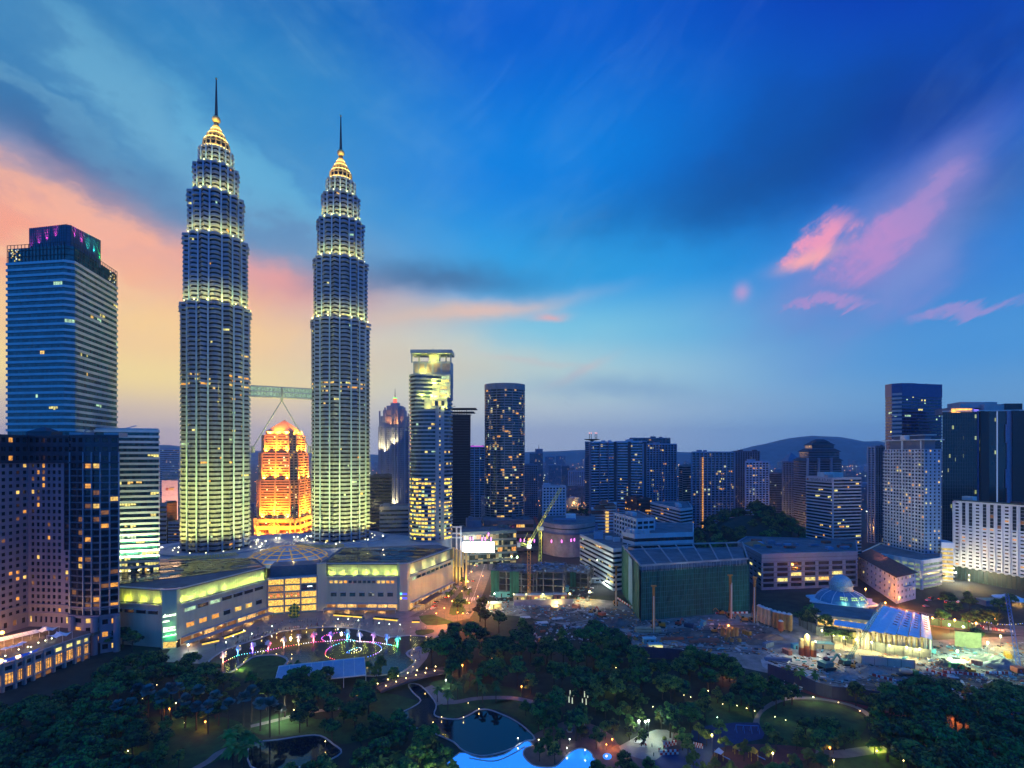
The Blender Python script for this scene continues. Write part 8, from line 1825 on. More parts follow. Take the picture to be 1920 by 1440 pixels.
# red and white barriers
BM = [MB().raw([(-.75,-.3,0),(.75,-.3,0),(.75,.3,0),(-.75,.3,0),(-.7,-.14,.95),(.7,-.14,.95),(.7,.14,.95),(-.7,.14,.95)],[(0,1,5,4),(1,2,6,5),(2,3,7,6),(3,0,4,7),(4,5,6,7)],m).mesh('barrier') for m in (mat('barrier_red',(.45,.03,.02),.5,var=.05),mat('barrier_white',(.6,.6,.6),.5,var=.05))]
def barriers(a,b,n,where):
 p,q = G(*a),G(*b); rz = math.atan2((q - p).y,(q - p).x)
 for i in range(n): o = bpy.data.objects.new('barrier',BM[i % 2]); col.objects.link(o); o.location = p.lerp(q,i / max(1,n - 1)) + Vector((rng.uniform(-.2,.2),rng.uniform(-.2,.2),.02)); o.rotation_euler = (0,0,rz + rng.uniform(-.12,.12)); o.scale = (1.15,1.2,1.3); tag(o,f"{('red', 'white')[i % 2]} plastic barrier in the line {where}",'barrier',f"{('red', 'white')[i % 2]} barriers {where}")
barriers((1157,1122),(1200,1150),20,'down the left side of the netted building'); barriers((1205,1153),(1400,1150),46,'along the foot of the netted building'); barriers((1772,1262),(1842,1267),16,'on the red earth'); barriers((1852,1263),(1892,1264),10,'at the right end of the red earth'); barriers((1740,1258),(1778,1270),8,'right of the mixer lorry'); barriers((1640,1268),(1676,1278),8,'left of the mixer lorry'); barriers((1845,1180),(1895,1185),14,'beside the orange street'); barriers((1662,1300),(1682,1292),5,'at the site gate')
# spoil, rubble and small material lying about
rubble = MB(); r = random.Random(21)
for k in range(2900):
 px,py = r.choice(((r.uniform(1000,1200),r.uniform(1140,1205)),(r.uniform(1180,1440),r.uniform(1160,1228)),(r.uniform(1440,1760),r.uniform(1212,1300)),(r.uniform(1740,1930),r.uniform(1205,1300)),(r.uniform(920,1110),r.uniform(1100,1150))))
 g = G(px,py); s_ = r.choice((.3,.4,.5,.7,1.0)) ; rubble.box((g.x,g.y,s_ * .3),(s_ * r.uniform(.6,4),s_ * r.uniform(.5,1.4),s_ * r.uniform(.4,1.0)),r.choice((slab_m,slab_m,mud_m,sand_m,rdsi,cyan_r,dark_metal,crane_w,yo)),r.uniform(0,3.1),r.uniform(-.2,.2))
tag(rubble.build('rubble'),'loose timber, stones and scraps lying all over the building site','rubble',kind='stuff')
for pts,w in (([(1000,1150),(1060,1160),(1130,1172),(1200,1196),(1300,1220)],1.2),([(1010,1153),(1070,1164),(1140,1177),(1210,1203)],1.0),([(1200,1192),(1300,1184),(1400,1180),(1440,1200)],1.4),([(1440,1236),(1560,1262),(1680,1284),(1800,1290),(1900,1282)],1.6),([(1560,1276),(1660,1292),(1760,1300)],1.3),([(1740,1262),(1820,1276),(1920,1272)],1.5),([(1230,1208),(1330,1216),(1420,1222)],1.2)): strip('tyre_track',pts,w,.065,mat('wheel_rut',(.05,.042,.036),.9,var=.3,scale=.6)); strip('tyre_track',[(x,y + 3.2) for x,y in pts],w * .8,.066,mat('wheel_rut'))
for i,(px,py,w,m,lab) in enumerate(((1130,1180,6,cyan_r,'teal container among the scraps left of the rig'),(1180,1196,5,red_b,'red container above the tan pipe bundle'),(1292,1176,6,hb,'dark blue container at the foot of the netted building'),(1318,1172,6,cyan_r,'teal container near the yellow digger'),(1400,1190,5,yo,'orange container before the silo row'),(1440,1212,7,dusk_pan,'grey container on the wet site road'),(1476,1226,5,red_b,'small red container left of the three silos'),(1590,1234,6,tan,'tan container below the mosque wall'),(1745,1222,6,cyan_r,'teal container at the end of the mosque wall'),(1830,1246,5,red_b,'red container on the earth heap at the right'),(1890,1232,6,yo,'orange container at the far right of the site'),(1080,1140,6,red_b,'red container right of the retaining wall'))):
 g = G(px,py); t = thing('container',lab,'container',g,'containers on the site'); a_ = (i * 1.3) % 3; MB().box((g.x,g.y,1.25),(w,2.4,2.5),m,a_).build('body',t); d_ = MB()
 for s_ in (-.3,0,.3): d_.box((g.x + s_ * w * math.cos(a_),g.y + s_ * w * math.sin(a_),1.25),(.12,2.5,2.55),dark_metal,a_)
 d_.build('frame',t)
def heap(px,py,w,h,m,label):
 g = G(px,py); mb = MB(); n = 10; vs = []; rr = random.Random(int(px))
 for j in range(n + 1):
  for i in range(n + 1):
   u,v = i / n * 2 - 1,j / n * 2 - 1; q = min(1,math.hypot(u,v)); vs.append((g.x + u * w,g.y + v * w * .6,max(-.05,h * (1 - q) ** .8 * rr.uniform(.75,1.15))))
 mb.raw(vs,[(j * 11 + i,j * 11 + i + 1,j * 11 + i + 12,j * 11 + i + 11) for j in range(n) for i in range(n)],m); tag(mb.build('spoil_heap',off=tuple(g)),label,'heap','spoil heaps on the site')
for a in ((1160,1168,9,3,mud_m,'brown spoil heap left of the rig with the digger'),(1300,1190,8,2.2,mud_m,'low brown heap in the middle of the site'),(1630,1258,7,2.5,sand_m,'sandy heap at the foot of the grey site wall'),(1880,1250,11,4,sand_m,'large grey heap at the right edge of the site'),(1855,1236,8,3,mud_m,'brown heap below the yellow-lit wall'),(1770,1245,6,2.4,mud_m,'brown heap left of the green cabins'),(1420,1205,7,2,mud_m,'dark heap right of the standing casings'),(1580,1268,8,2,sand_m,'sand heap beside the teal crawler base'),(1440,1195,9,2.5,mat('red_earth'),'reddish heap below the silo row')): heap(*a)
for px,py,w,lab in ((1015,1168,9,'white sheet spread behind the trees at the left of the site'),(1045,1160,8,'pale sheet by the green netted fence'),(985,1158,7,'pale sheet below the retaining wall')):
 g = G(px,py); o = MB().box((g.x,g.y,.25),(w,w * .5,.3),crane_w,.2); tag(o.build('site_cloth',off=tuple(g)),lab,'sheet')
def lattice_boom():
 a,b = P(1606,1180,300),P(1640,1140,318); t = thing('crawler_crane','teal lattice boom crane reaching over the mosque roof','crane',(X(1602,280),280,0)); m = MB(); lattice(m,G(1588,1240,2),P(1655,1130,300),1.3,gn,26,.18); m.build('boom',t); g = G(1586,1246); MB().box((g.x,g.y,1.6),(4,3,2.2),gn).build('body',t); MB().box((g.x,g.y,.4),(5,4,.8),dark_metal).build('track',t)
 t = thing('crawler_crane','red and blue lattice crane at the right edge of the picture','crane',G(1905,1262)); m = MB(); lattice(m,G(1912,1262,1),P(1888,1115,330),1.6,mat('crane_blue',(.06,.14,.35),.5,var=.05),22,.22); m.build('boom',t); g = G(1910,1262); MB().box((g.x,g.y,1.9),(5,4,2.6),rd).build('body',t); MB().box((g.x,g.y,.4),(6,5,.8),dark_metal).build('track',t)
lattice_boom()
# ------------------------------------------------------------------ mosque
def mosque():
 d = 372; cx = X(1587,d); cy = d + 6; b = Bld('mosque','mosque with a pale blue dome over a wide star-edged blue roof','mosque',(cx,cy,0)); bl = mat('mosque_blue_tile',(.08,.22,.36),.4,var=.15,scale=.6); bl2 = mat('mosque_pale_blue',(.20,.36,.46),.5,var=.2,scale=1.2); cr = mat('mosque_cream',(.5,.44,.34),.7,var=.08); wh = mat('mosque_white',(.58,.66,.72),.5,var=.06)
 ze = Z(1142,d - 14); zb = Z(1118,d); k = 16; edge = [Vector((cx + (24.5 if i % 2 == 0 else 20.5) * math.cos(2 * math.pi * i / k + .1),cy + (24.5 if i % 2 == 0 else 20.5) * .8 * math.sin(2 * math.pi * i / k + .1),0)) for i in range(k)]
 b.p('wall').prism([(p.x,p.y) for p in ellipse(cx,cy,18,14.5,16)],0,ze,cr); b.p('star_roof').prism([(p.x,p.y) for p in edge],ze - .3,ze + .9,wh,bottom=True)
 prof = [(17.0,ze + .9),(16,ze + 3.2),(13,ze + 6.0),(9,ze + 7.8),(8,ze + 8.2)]; b.p('lower_dome',smooth=False).lathe(prof,(cx,cy,0),bl,24)
 for i in range(12):
  a = 2 * math.pi * i / 12 + .13
  for (r0,z0),(r1,z1) in zip(prof,prof[1:]): b.p('dome_rib').bar((cx + r0 * math.cos(a),cy + r0 * math.sin(a),z0 + .1),(cx + r1 * math.cos(a),cy + r1 * math.sin(a),z1 + .1),.35,wh)
 zz = ze + 8.2; b.p('drum').lathe([(7.4,zz),(7.4,zz + 3.4),(7.8,zz + 3.6),(7.8,zz + 4.2),(.1,zz + 4.2)],(cx,cy,0),bl2,20); b.p('dome',smooth=True).lathe([(7.2 * math.cos(t),zz + 4.0 + 7.2 * .98 * math.sin(t)) for t in (math.pi / 2 * i / 9 for i in range(9))] + [(.05,zz + 11.1)],(cx,cy,0),bl2,24)
 wl_ = lit('mosque_window_light',(.55,1.0,.35),1.3,.8,.05)
 for k_,a0 in enumerate((-2.05,-1.57,-1.1)):
  for q in range(4):
   a = a0 + (q - 1.5) * .085
   for rr,z in ((15.0,ze + 4.4),(13.9,ze + 5.5)): b.p(('lit_script',k_,q,z)).bar((cx + rr * math.cos(a),cy + rr * math.sin(a),z),(cx + rr * math.cos(a + .05),cy + rr * math.sin(a + .05),z + .45),.35,wl_,.7)
 # arcade wall below
 A,B = p2(1532,338),p2(1662,322); u = (B - A).normalized(); n_ = Vector((-u.y,u.x,0)); b.p('arcade').prism([(p.x,p.y) for p in (A,B,B + n_ * 30,A + n_ * 30)],0,7.6,cr,roof_felt)
 for i in range(9):
  p = A.lerp(B,(i + .5) / 9) - n_ * .12; pts = [tuple(p + u * x + Vector((0,0,z))) for x,z in ((-1.7,1),(1.7,1),(1.7,4.4),(1.2,5.6),(0,6.3),(-1.2,5.6),(-1.7,4.4))]; b.window(pts,W_am,'arch_window') if len(pts) == 4 else MB().face(pts,W_am).build('arch_window',b.root)
 b.finish()
 # sawtooth white roof of the prayer hall
 t = thing('hall_roof','long white sawtooth sheet roof with slotted openings right of the dome','roof',(X(1660,330),330,0)); wr = mat('white_sheet_roof',(.62,.80,.90),.45,var=.06,scale=.3);
 A0,A1 = P(1656,1134,352),P(1742,1154,340); B0,B1 = P(1614,1180,296),P(1750,1197,288); n = 6
 for i in range(n):
  a0,a1,b0,b1 = A0.lerp(A1,i / n),A0.lerp(A1,(i + .92) / n),B0.lerp(B1,i / n),B0.lerp(B1,(i + .92) / n); tilt = Vector((0,0,-.9)); up = Vector((0,0,.2))
  m = MB(); K = 10
  for k in range(K):
   s0,s1 = k / K,(k + 1) / K; p,q,r_,s_ = a0.lerp(b0,s0),(a1 + tilt).lerp(b1 + tilt,s0),(a1 + tilt).lerp(b1 + tilt,s1),a0.lerp(b0,s1)
   if i >= 2 and 1 <= k <= 6:
    f = lambda x,y: (p.lerp(q,x)).lerp(s_.lerp(r_,x),y)
    for x0,x1,y0,y1 in ((0,1,0,.25),(0,1,.6,1),(0,.3,.25,.6),(.75,1,.25,.6)): m.face([f(x0,y1),f(x1,y1),f(x1,y0),f(x0,y0)],wr)
   else: m.face([s_,r_,q,p],wr)
  m.face([a0,b0,b0 + tilt,a0 + tilt],wr); m.build('roof_bay',t)
  p = B0.lerp(B1,(i + .5) / n); MB().tube((p.x,p.y + 1,0),(p.x,p.y + 1,p.z - .6),.4,.4,cream_stone,8).build('column',t)
 for i in range(15): p = B0.lerp(B1,i / 14); q = Vector((p.x,p.y + 2.5,0)); MB().bar(q,q + Vector((0,0,p.z - 1.2)),1.1,cream_stone).build('pier',t)
 w = MB(); w.bar((B0.x,B0.y + 7,4),(B1.x,B1.y + 7,4),.4,lit('hall_interior',(1.0,.8,.2),.7,2,.08),8); w.build('lit_wall',t)
 t = thing('hall_roof','narrow white sheet roof strip over the arcade','roof',(X(1600,310),310,0)); C0,C1,D1,D0 = P(1565,1162,320),P(1625,1170,316),P(1622,1180,306),P(1563,1171,310); MB().raw([C0,C1,D1,D0,C0 - Vector((0,0,.3)),C1 - Vector((0,0,.3)),D1 - Vector((0,0,.3)),D0 - Vector((0,0,.3))],[(0,3,2,1),(4,5,6,7),(0,1,5,4),(1,2,6,5),(2,3,7,6),(3,0,4,7)],wr).build('roof_panel',t)
 for k in range(5): p = D0.lerp(D1,k / 4); MB().tube((p.x,p.y,0),p,.2,.2,cream_stone,6).build('column',t)
 light('POINT',(cx - 8,cy - 17,ze + 3),900,(.5,1.0,.5),radius=.4); light('POINT',(cx + 4,cy - 18,ze + 3),900,(.5,1.0,.5),radius=.4)
mosque()
# blue sheet roof at lower right, orange pavilion roof
A = [P(1858,1290,236),P(1935,1291,236),P(1935,1316,214),P(1868,1310,216)]; t = thing('sheet_roof_shed','shed with a plain blue sheet roof at the lower right edge','shed',(A[0].x,A[0].y,0)); MB().raw(A + [a - Vector((0,0,.3)) for a in A],[(0,3,2,1),(4,5,6,7),(0,1,5,4),(1,2,6,5),(2,3,7,6),(3,0,4,7)],mat('blue_sheet_roof',(.04,.13,.28),.5,var=.08)).build('roof',t)
MB().prism([(p.x,p.y) for p in (A[3],A[2],A[1],A[0])],0,min(a.z for a in A) - .4,dusk_pan).build('wall',t)
pyr(1408,1440,470,16,1024,1016,'orange tiled pagoda roof behind the grey office block',mat('orange_tile',(.40,.16,.05),.7,var=.1),'pagoda_roof')
# ------------------------------------------------------------------ bright screen, street trees light, columns
o = MB().box((X(897,500),500,(Z(1018,500) + Z(1034,500)) / 2),(X(928,500) - X(868,500),.6,Z(1017,500) - Z(1036,500)),mat('screen_white',(.9,.9,.9),.5,var=0,emit=(1.0,1.0,.92),es=9)); t = thing('bright_screen','glaring white advertising screen at the end of the orange road','screen',(X(897,500),500,0)); o.build('screen',t); MB().bar((X(880,500),501,0),(X(880,500),501,Z(1030,500)),.8,dark_metal).build('post',t); MB().bar((X(915,500),501,0),(X(915,500),501,Z(1030,500)),.8,dark_metal).build('post',t)
light('POINT',(X(897,500),494,22),5000,(1,.95,.75),radius=2)
yc_ = mat('yellow_column_stone',(.55,.45,.2),.6,var=.08)
for i,px in enumerate((850,856,862,868,874)):
 d = 455 - i * 6; x = X(px,d); zt = Z(1028 + i * 2.5,d); o = MB().bar((x,d,0),(x,d,zt),1.5,yc_); o.box((x,d,zt + .3),(2.4,2.4,.6),yc_); tag(o.build('lit_column',off=(x,d,0)),f"{('first', 'second', 'third', 'fourth', 'fifth')[i]} tall yellow floodlit column from the left beside the mall end",'column','yellow columns by the road'); light('SPOT',(x - .6,d - 4,1),16000,(1,.85,.2),(x,d,zt * .6),70,1,.3)
# ------------------------------------------------------------------ street and site lamps
def tall_lamp(px,py,k,h,e,label,group,r=.35): lamp(px,py,k,h,e * (2.4 if k == 'or' and e < 4000 else 1.5),label,group,r,0,'street_lamp')
for px,py in ((833,1140),(848,1127),(866,1108),(877,1090),(884,1072),(890,1060),(858,1148),(880,1130),(868,1150),(896,1118),(905,1080),(841,1118),(818,1150)): tall_lamp(px,py,'or',8,3600,'orange street lamp on a tall pole along the road by the mall','orange lamps on the mall road',.3)
SL = [(1623,1104,'or',9,5200,'orange lamp glaring against the left wall of the red-roofed house'),(1686,1120,'or',7,4200,'orange lamp by the near corner of the red-roofed house'),(1700,1146,'or',8,5000,'orange street lamp right of the red-roofed house'),(1748,1158,'or',8,5000,'orange street lamp past the white roof'),(1790,1162,'or',8,5000,'orange street lamp at the bend of the orange street'),(1830,1168,'or',8,5000,'orange street lamp below the car park trees'),(1864,1160,'or',8,4000,'orange street lamp before the cafe tents'),(1660,1130,'or',8,3500,'orange street lamp at the back of the red-roofed house'),(1792,1073,'wh',9,5000,'white floodlight at the foot of the white hotel'),(1817,1078,'am',9,5000,'amber floodlight at the foot of the white hotel'),(1817,1087,'am',7,3000,'lower amber lamp at the foot of the white hotel'),(1748,1082,'ye',6,2200,'yellow lamp over the lawn left of the white hotel'),(1768,1078,'wh',6,1500,'white lamp over the lawn left of the white hotel'),
      (1541,1182,'ye',6,1400,'greenish yellow lamp at the left end of the mosque wall'),(1563,1190,'ye',6,1200,'second lamp along the mosque wall'),(1582,1195,'ye',6,1300,'third lamp along the mosque wall'),(1605,1199,'ye',6,1200,'fourth lamp along the mosque wall'),(1634,1204,'ye',6,1300,'fifth lamp along the mosque wall'),(1668,1210,'ye',6,1300,'sixth lamp along the mosque wall'),(1700,1213,'ye',6,1000,'seventh lamp along the mosque wall'),(1724,1216,'ye',6,1400,'last lamp along the mosque wall'),(1852,1204,'gr',9,9000,'glaring green-white floodlight at the right of the site'),(1795,1220,'gr',5,6000,'teal-white floodlight below the yellow-lit wall'),(1806,1175,'gr',6,3000,'green-white lamp on the green site fence'),(1780,1171,'gr',6,1500,'small green lamp at the left of the green site fence'),(1876,1192,'ye',7,2500,'yellow lamp beside the barriers at the right'),
      (963,1114,'ye',6,2600,'yellow-green lamp above the left site hut'),(987,1114,'ye',6,2600,'yellow lamp above the second site hut'),(1018,1114,'ye',6,2600,'yellow lamp above the third site hut'),(1068,1113,'ye',6,2600,'yellow lamp above the right site hut'),(1013,1127,'ye',3,1200,'low yellow lamp in front of the site huts'),(1044,1130,'am',2.5,1500,'low amber lamp on the retaining wall'),(1105,1109,'ye',8,3000,'yellow lamp right of the site huts'),(1132,1092,'wh',4,1500,'white lamp under the stepped annex'),(1120,1050,'wh',24,1200,'white lamp on the side of the stepped annex'),(927,1113,'gr',7,1800,'greenish floodlight at the road end'),(915,1129,'ye',6,4000,'yellow floodlight above the trees at the road end'),(970,1044,'gr',22,5000,'green-white work lamp on the part built frame'),(959,1043,'ye',22,2500,'yellow work lamp on the part built frame'),(1432,1140,'wh',8,900,'white lamp on top of the silo row'),(1513,1190,'ye',13,2500,'yellow lamp on the tallest silo with a red foot'),(1529,1203,'wh',8,2000,'white lamp on the right silo with a red foot'),(1232,1216,'ye',2.5,1500,'yellow lamp at the pale shed by the hoarding'),(1366,1173,'or',2,900,'orange welding glow mid site')]
for px,py,k,h,e,lab in SL: tall_lamp(px,py,k,h,e * 2.4,lab,'floodlights of the site and streets',.42)
# string of blue and yellow festoon bulbs at the right
for i in range(18):
 g = G(1846 + i * 4.2,1166 + 3.4 * math.sin(i / 17 * math.pi) + (i / 17) * 3,5); c_ = i % 2; o = bpy.data.objects.new('festoon_bulb',dotm[3 if c_ else 6]); col.objects.link(o); o.location = g; tag(o,f"{'blue' if c_ else 'yellow'} bulb on the festoon string at the right edge",'lamp',f"{'blue' if c_ else 'yellow'} festoon bulbs")
cable = MB();
for i in range(17): a,b = (G(1846 + k * 4.2,1166 + 3.4 * math.sin(k / 17 * math.pi) + (k / 17) * 3,5.25) for k in (i,i + 1)); cable.bar(a,b,.06,dark_metal)
tag(cable.build('festoon_cable',off=tuple(G(1846,1166,5))),'sagging cable that carries the festoon bulbs at right','cable')
for k,(px,py,lab) in enumerate(((1888,1128,'white cafe tent at the foot of the white hotel'),(1905,1132,'second white cafe tent nearest the right edge'))):
 g = G(px,py); t = thing('cafe_tent',lab,'tent',g); MB().lathe([(9,3.2),(4,4.4),(.1,6.2)],g,mat('white_canvas'),12).build('canvas',t); light('POINT',(g.x,g.y - 3,2.5),2500,(1,.5,.12),radius=.5)
 for a in range(6): MB().tube((g.x + 8.4 * math.cos(a),g.y + 8.4 * math.sin(a),0),(g.x + 8.4 * math.cos(a),g.y + 8.4 * math.sin(a),3.2),.1,.1,white_steel,5).build('pole',t)
# ------------------------------------------------------------------ vehicles
tail = mat('tail_light',(.6,.02,.02),.4,var=0,emit=(1,.05,.03),es=6); head = mat('head_light',(.9,.9,.8),.4,var=0,emit=(1,.95,.8),es=8)
def car_mesh(c):
 V = [(-2.1,.3),(2.1,.3),(2.15,.75),(1.2,.92),(.5,1.42),(-1.1,1.45),(-1.8,.95),(-2.15,.85)]; mb = MB(); n = len(V)
 for y0,y1 in ((-.85,.85),): mb.raw([(x,y0,z) for x,z in V] + [(x,y1,z) for x,z in V],[(i,(i + 1) % n,n + (i + 1) % n,n + i) for i in range(n)] + [tuple(reversed(range(n))),tuple(range(n,2 * n))],c)
 return mb.mesh('body')
cmesh = {k: car_mesh(mat('car_' + k,c,.3,.3,var=.03)) for k,c in (('white',(.5,.5,.5)),('dark',(.03,.03,.035)),('red',(.3,.02,.02)),('silver',(.3,.31,.33)))}
glm = MB().raw([(1.15,-.7,.93),(1.15,.7,.93),(.5,.62,1.38),(.5,-.62,1.38)],[(0,1,2,3)],dark_glass).raw([(-1.75,-.7,.97),(-1.75,.7,.97),(-1.12,.62,1.4),(-1.12,-.62,1.4)],[(3,2,1,0)],dark_glass).mesh('window')
whm = MB(); [whm.tube((x,y - .1,.32),(x,y + .1,.32),.32,.32,dark_metal,10) for x in (-1.35,1.35) for y in (-.8,.8)]; whm = whm.mesh('wheel');
tlm = MB().box((-2.16,.6,.72),(.06,.4,.18),tail).mesh('tail_lamp'); hlm = MB().box((2.14,.6,.6),(.06,.4,.18),head).mesh('headlamp')
def car(px,py,k,rz,lab):
 g = G(px,py); t = thing('car',lab,'car',(g.x,g.y,.06),'cars on the mall road'); t.rotation_euler = (0,0,rz)
 for m,y in ((cmesh[k],0),(glm,0),(whm,0),(tlm,0),(tlm,-1.2),(hlm,0),(hlm,-1.2)): o = bpy.data.objects.new(m.name.split('.')[0],m); col.objects.link(o); o.parent = t; o.location = (0,y,0)
 return t
for px,py,k,rz,lab in ((815,1138,'red',1.0,'red car with lit tail lamps nearest the mall entrance'),(818,1130,'dark',1.0,'dark car with red tail lamps just ahead of the red car'),(812,1142,'white',1.0,'white car behind the red car by the mall kerb'),(839,1121,'red',.95,'red car further up the mall road'),(866,1093,'silver',1.2,'silver car with tail lamps under the palms of the road'),(888,1090,'dark',1.25,'dark car on the far lane with bright lamps'),(881,1104,'white',-1.9,'white car driving towards the camera at mid road'),(880,1150,'dark',-2.0,'dark car at the bend near the site fence'),(896,1062,'silver',1.3,'silver car far up the road near the screen')): car(px,py,k,rz,lab)
for i in range(14):
 px,py = 1735 + rng.uniform(0,90),1118 + rng.uniform(0,22); k = rng.choice(list(cmesh)); car(px,py,k,rng.choice((.2,.25,.3)),f'{k} car parked among the trees right of the red-roofed house')['group'] = f'{k} parked cars among the trees'
for i in range(26):
 t_ = i / 26; px,py = 1610 + 290 * t_ + rng.uniform(-4,4),1140 + 42 * t_ + rng.uniform(-5,5); k = rng.choice(list(cmesh)); car(px,py,k,-.35 if i % 2 else 2.8,f'{k} car in the traffic on the orange-lit street at right')['group'] = f'{k} cars on the orange-lit street'
def bus(px,py):
 g = G(px,py); t = thing('van','dark van parked by the mall entrance canopy','van',g); MB().box((g.x,g.y,1.3),(2,5,2),dark_metal,-.5).build('body',t); MB().box((g.x - .2,g.y,1.7),(2.06,3.6,.6),dark_glass,-.5).build('window',t)
# mall entrance canopies along the road
for i,(a,b) in enumerate((((790,1133),(806,1123)),((806,1123),(824,1112)))):
 p,q = G(*a,4),G(*b,4); t = thing('entrance_canopy',('flat dark entrance canopy with yellow light nearest the mall corner','flat dark entrance canopy with yellow light up the mall road')[i],'canopy',p.lerp(q,.5)); MB().bar(p + Vector((0,0,.2)),q + Vector((0,0,.2)),6,mat('canopy_brown',(.10,.08,.07),.7,var=.1),.35).build('roof',t); MB().bar(p - Vector((0,0,.1)),q - Vector((0,0,.1)),5,lit('canopy_light',(1,.65,.12),1.6,1.2,.3),.1).build('light_panel',t)
 for s_ in (.1,.9): c = p.lerp(q,s_); MB().bar((c.x + 2,c.y - 1.4,0),(c.x + 2,c.y - 1.4,4),.4,concrete).build('post',t)
 light('POINT',tuple(p.lerp(q,.5) - Vector((0,0,.8))),3000,(1,.6,.14),radius=.5)
# ------------------------------------------------------------------ far city
r = random.Random(77); fm = [blue_pan,dusk_pan,cw,pink_pan]; shared_far = []
for k in range(8):
 w,dp,nf = r.uniform(18,40),r.uniform(14,24),r.randint(8,22); h = nf * 3.4; b = MB(); b.prism([(-w / 2,0),(w / 2,0),(w / 2,dp),(-w / 2,dp)],0,h,far_glass,roof_felt); m = r.choice(fm)
 for j in range(nf): ring(b,[Vector((-w / 2,0,0)),Vector((w / 2,0,0)),Vector((w / 2,dp,0)),Vector((-w / 2,dp,0))],.25,-.1,j * 3.4 + 1.8,j * 3.4 + 3.4,m)
 b.box((w * .1,dp / 2,h + 1.5),(w * .3,dp * .5,3),m); shared_far.append(b.mesh('distant_block'))
def far_ok(px): return not (330 < px < 476 or 583 < px < 696)
cnt = 0
while cnt < 285:
 px = r.uniform(300,1760); d = r.uniform(1100,5000) if r.random() < .7 else r.uniform(850,1500)
 if not far_ok(px) or 1290 < px < 1520 and d < 1500: continue
 o = bpy.data.objects.new('distant_block',shared_far[r.randrange(8)]); col.objects.link(o); o.location = (X(px,d),d,-.3); o.rotation_euler = (0,0,r.uniform(-.5,.5)); o.scale = (1,1,r.uniform(.25,1.0) if d < 2000 else r.uniform(.35,1.35)); tag(o,'small hazy blue block low in the far city','building','far city blocks'); cnt += 1
for px0,px1,d,yt,lab in ((300,336,1300,842,'hazy blue office slab with a notched top left of the nearer twin tower'),(1022,1040,2200,856,'paired pale far block right of the distant spire'),(1042,1060,2200,855,'second of the paired pale far blocks')):
 gen('far_block',lab,face_poly(px0,d,px1,d,40),Z(yt,d),26,.5,blue_pan,far_glass,roof=1).finish()
for px0,px1,d,yt,m,lab in ((304,333,700,902,mat('peach_wall',(.55,.42,.38),.7,var=.05),'blank peach-coloured wall block with a small emblem left of the nearer tower'),(298,312,560,945,dusk_pan,'dark narrow block with orange windows before the peach block'),(316,336,560,980,dusk_pan,'low dark block at the foot of the peach block')):
 b = gen('office_building',lab,face_poly(px0,d,px1,d,30),Z(yt,d),12,.98 if m.name == 'peach_wall' else .5,m,dark_glass,roof=0,nlit=0 if m.name == 'peach_wall' else 8,lits=[(W_or,1)]);
 if m.name == 'peach_wall':
  e = b.p('emblem'); em = mat('emblem_red',(.4,.12,.08),.6,var=.05); ring(e,[p + Vector((0,0,0)) for p in ellipse(0,0,1,1,12)],0,0,0,0,em); x,y = X(314,d),d - .6
  e.tube((x,y,Z(917,d)),(x,y - .2,Z(917,d)),2.0,2.0,em,16)
  for i in range(3): e.bar((X(319 + i * 3.2,d),y,Z(919,d)),(X(319 + i * 3.2,d),y,Z(914.5,d)),1.2,mat('emblem_gold',(.55,.38,.1),.5,var=.05)); e.bar((X(319 + i * 3.2,d),y,Z(915,d)),(X(321 + i * 3.2,d),y,Z(915,d)),.7,mat('emblem_gold'))
 b.finish()
light('SPOT',(X(318,640),640,5),900000,(1,.5,.3),(X(318,700),700,45),70,1,1)
# the lamps of the far streets: nobody could count them
cl = {k: MB() for k in ('or','am','wh','ye')}
for k in range(900):
 px = r.uniform(290,1780); d = 900 + 4100 * r.random() ** 1.4; s_ = .55 + d / 2600; x = X(px,d); z = r.uniform(4,16); kk = r.choice(('or','or','am','am','wh','ye')); cl[kk].box((x,d,z),(s_,s_,s_ * .8),glow_mat(kk))
for k in range(60):
 t = r.random(); px,py = 1440 + 70 * t + r.uniform(-6,6),962 + 36 * t + r.uniform(-6,6); g = G(px,py,6); cl['or'].box(g,(1.0,1.0,.8),glow_mat('or'))
for k in range(50): g = G(r.uniform(1060,1110),r.uniform(930,950),6); cl['or'].box(g,(.7,.7,.6),glow_mat('or')) if k % 2 else cl['am'].box(g,(.6,.6,.5),glow_mat('am'))
mbx = MB()
for v in cl.values(): mbx.raw(v.v,v.f,v.mats[0])
tag(mbx.build('city_lights'),'countless tiny lamps of the far streets under the horizon','lights',kind='stuff')
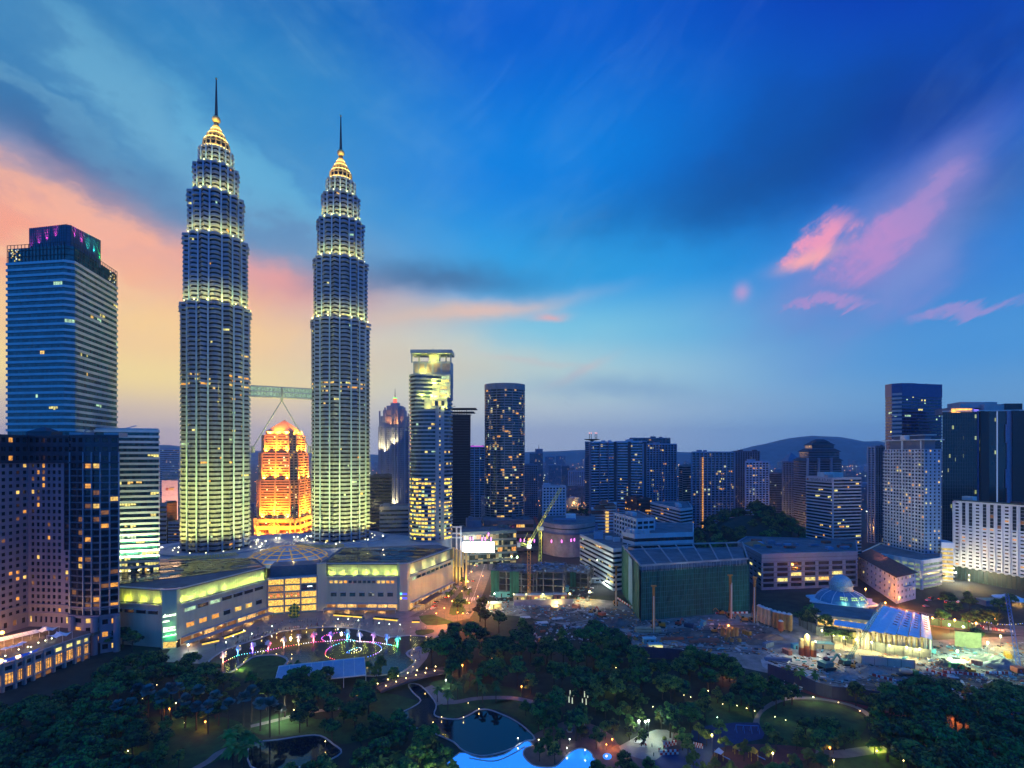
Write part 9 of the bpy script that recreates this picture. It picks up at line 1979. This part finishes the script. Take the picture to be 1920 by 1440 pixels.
for px,d,z,e in ((1800,428,14,60000),(1850,418,14,60000),(1905,395,14,60000),(1960,380,14,50000)): light('SPOT',(X(px,d) - 22,d - 26,z),e * .38,(.95,.97,1),(X(px,d),d + 22,44),95,1,1)  # added spots without fixtures, brightening the white hotel front
for z,tz,e in ((27,60,120000),(30,95,160000)): light('SPOT',(X(1690,450) - 44,425,z),e * .3,(.95,.97,1),(X(1700,475),478,tz),80,1,1)  # added spots without fixtures, whitening the balconied condominium
for px,py,e in ((1085,945,40000),(1070,935,30000),(1480,985,60000),(1500,1000,60000),(1455,970,50000),(1420,1022,9000),(1330,1030,7000),(1250,1010,9000),(960,1030,9000),(1010,1030,4000),(1070,1036,1500),(900,1060,9000)): g = G(px,py,9); light('POINT',tuple(g),e,(1,.42,.1),radius=1.5)
# magenta street lamps on the concrete halls
mg = mat('magenta_lamp',(.7,.2,.7),.5,var=0,emit=(.9,.15,.75),es=4)
for i,(px,py,d) in enumerate(((872,1009,519),(882,1010,521),(887,1010,522),(904,1011,524),(910,1010,525),(921,1011,526),(916,1002,526),(976,1013,545),(983,1013,545),(995,1014,545),(1002,1014,545),(1034,1015,556),(1053,1015,552),(1071,1013,551),(1077,1012,551))):
 o = MB().box((0,0,0),(.9,.5,3.0),mg).build('magenta_lamp',off=(0,0,0)); o.location = P(px,py,d - 2.5); tag(o,'upright magenta lamp on the front of the concrete halls','lamp','magenta lamps along the halls')
# ------------------------------------------------------------------ air
hz = MB().box((0,3250,231),(17000,8500,470),None)
hz.mats = []
hm = bpy.data.materials.new('haze_air'); hm.use_nodes = True; ht = hm.node_tree; ht.nodes.clear()
hv = ht.nodes.new('ShaderNodeVolumePrincipled'); hv.inputs['Color'].default_value = (0.74,0.90,1.0,1); hv.inputs['Density'].default_value = 0.75e-4
hv.inputs['Anisotropy'].default_value = 0.0
ho = ht.nodes.new('ShaderNodeOutputMaterial'); ht.links.new(hv.outputs[0],ho.inputs['Volume'])
hme = bpy.data.meshes.new('haze'); hme.from_pydata(hz.v,[],hz.f); hme.materials.append(hm)
haze = bpy.data.objects.new('haze',hme); col.objects.link(haze); tag(haze,kind='stuff')
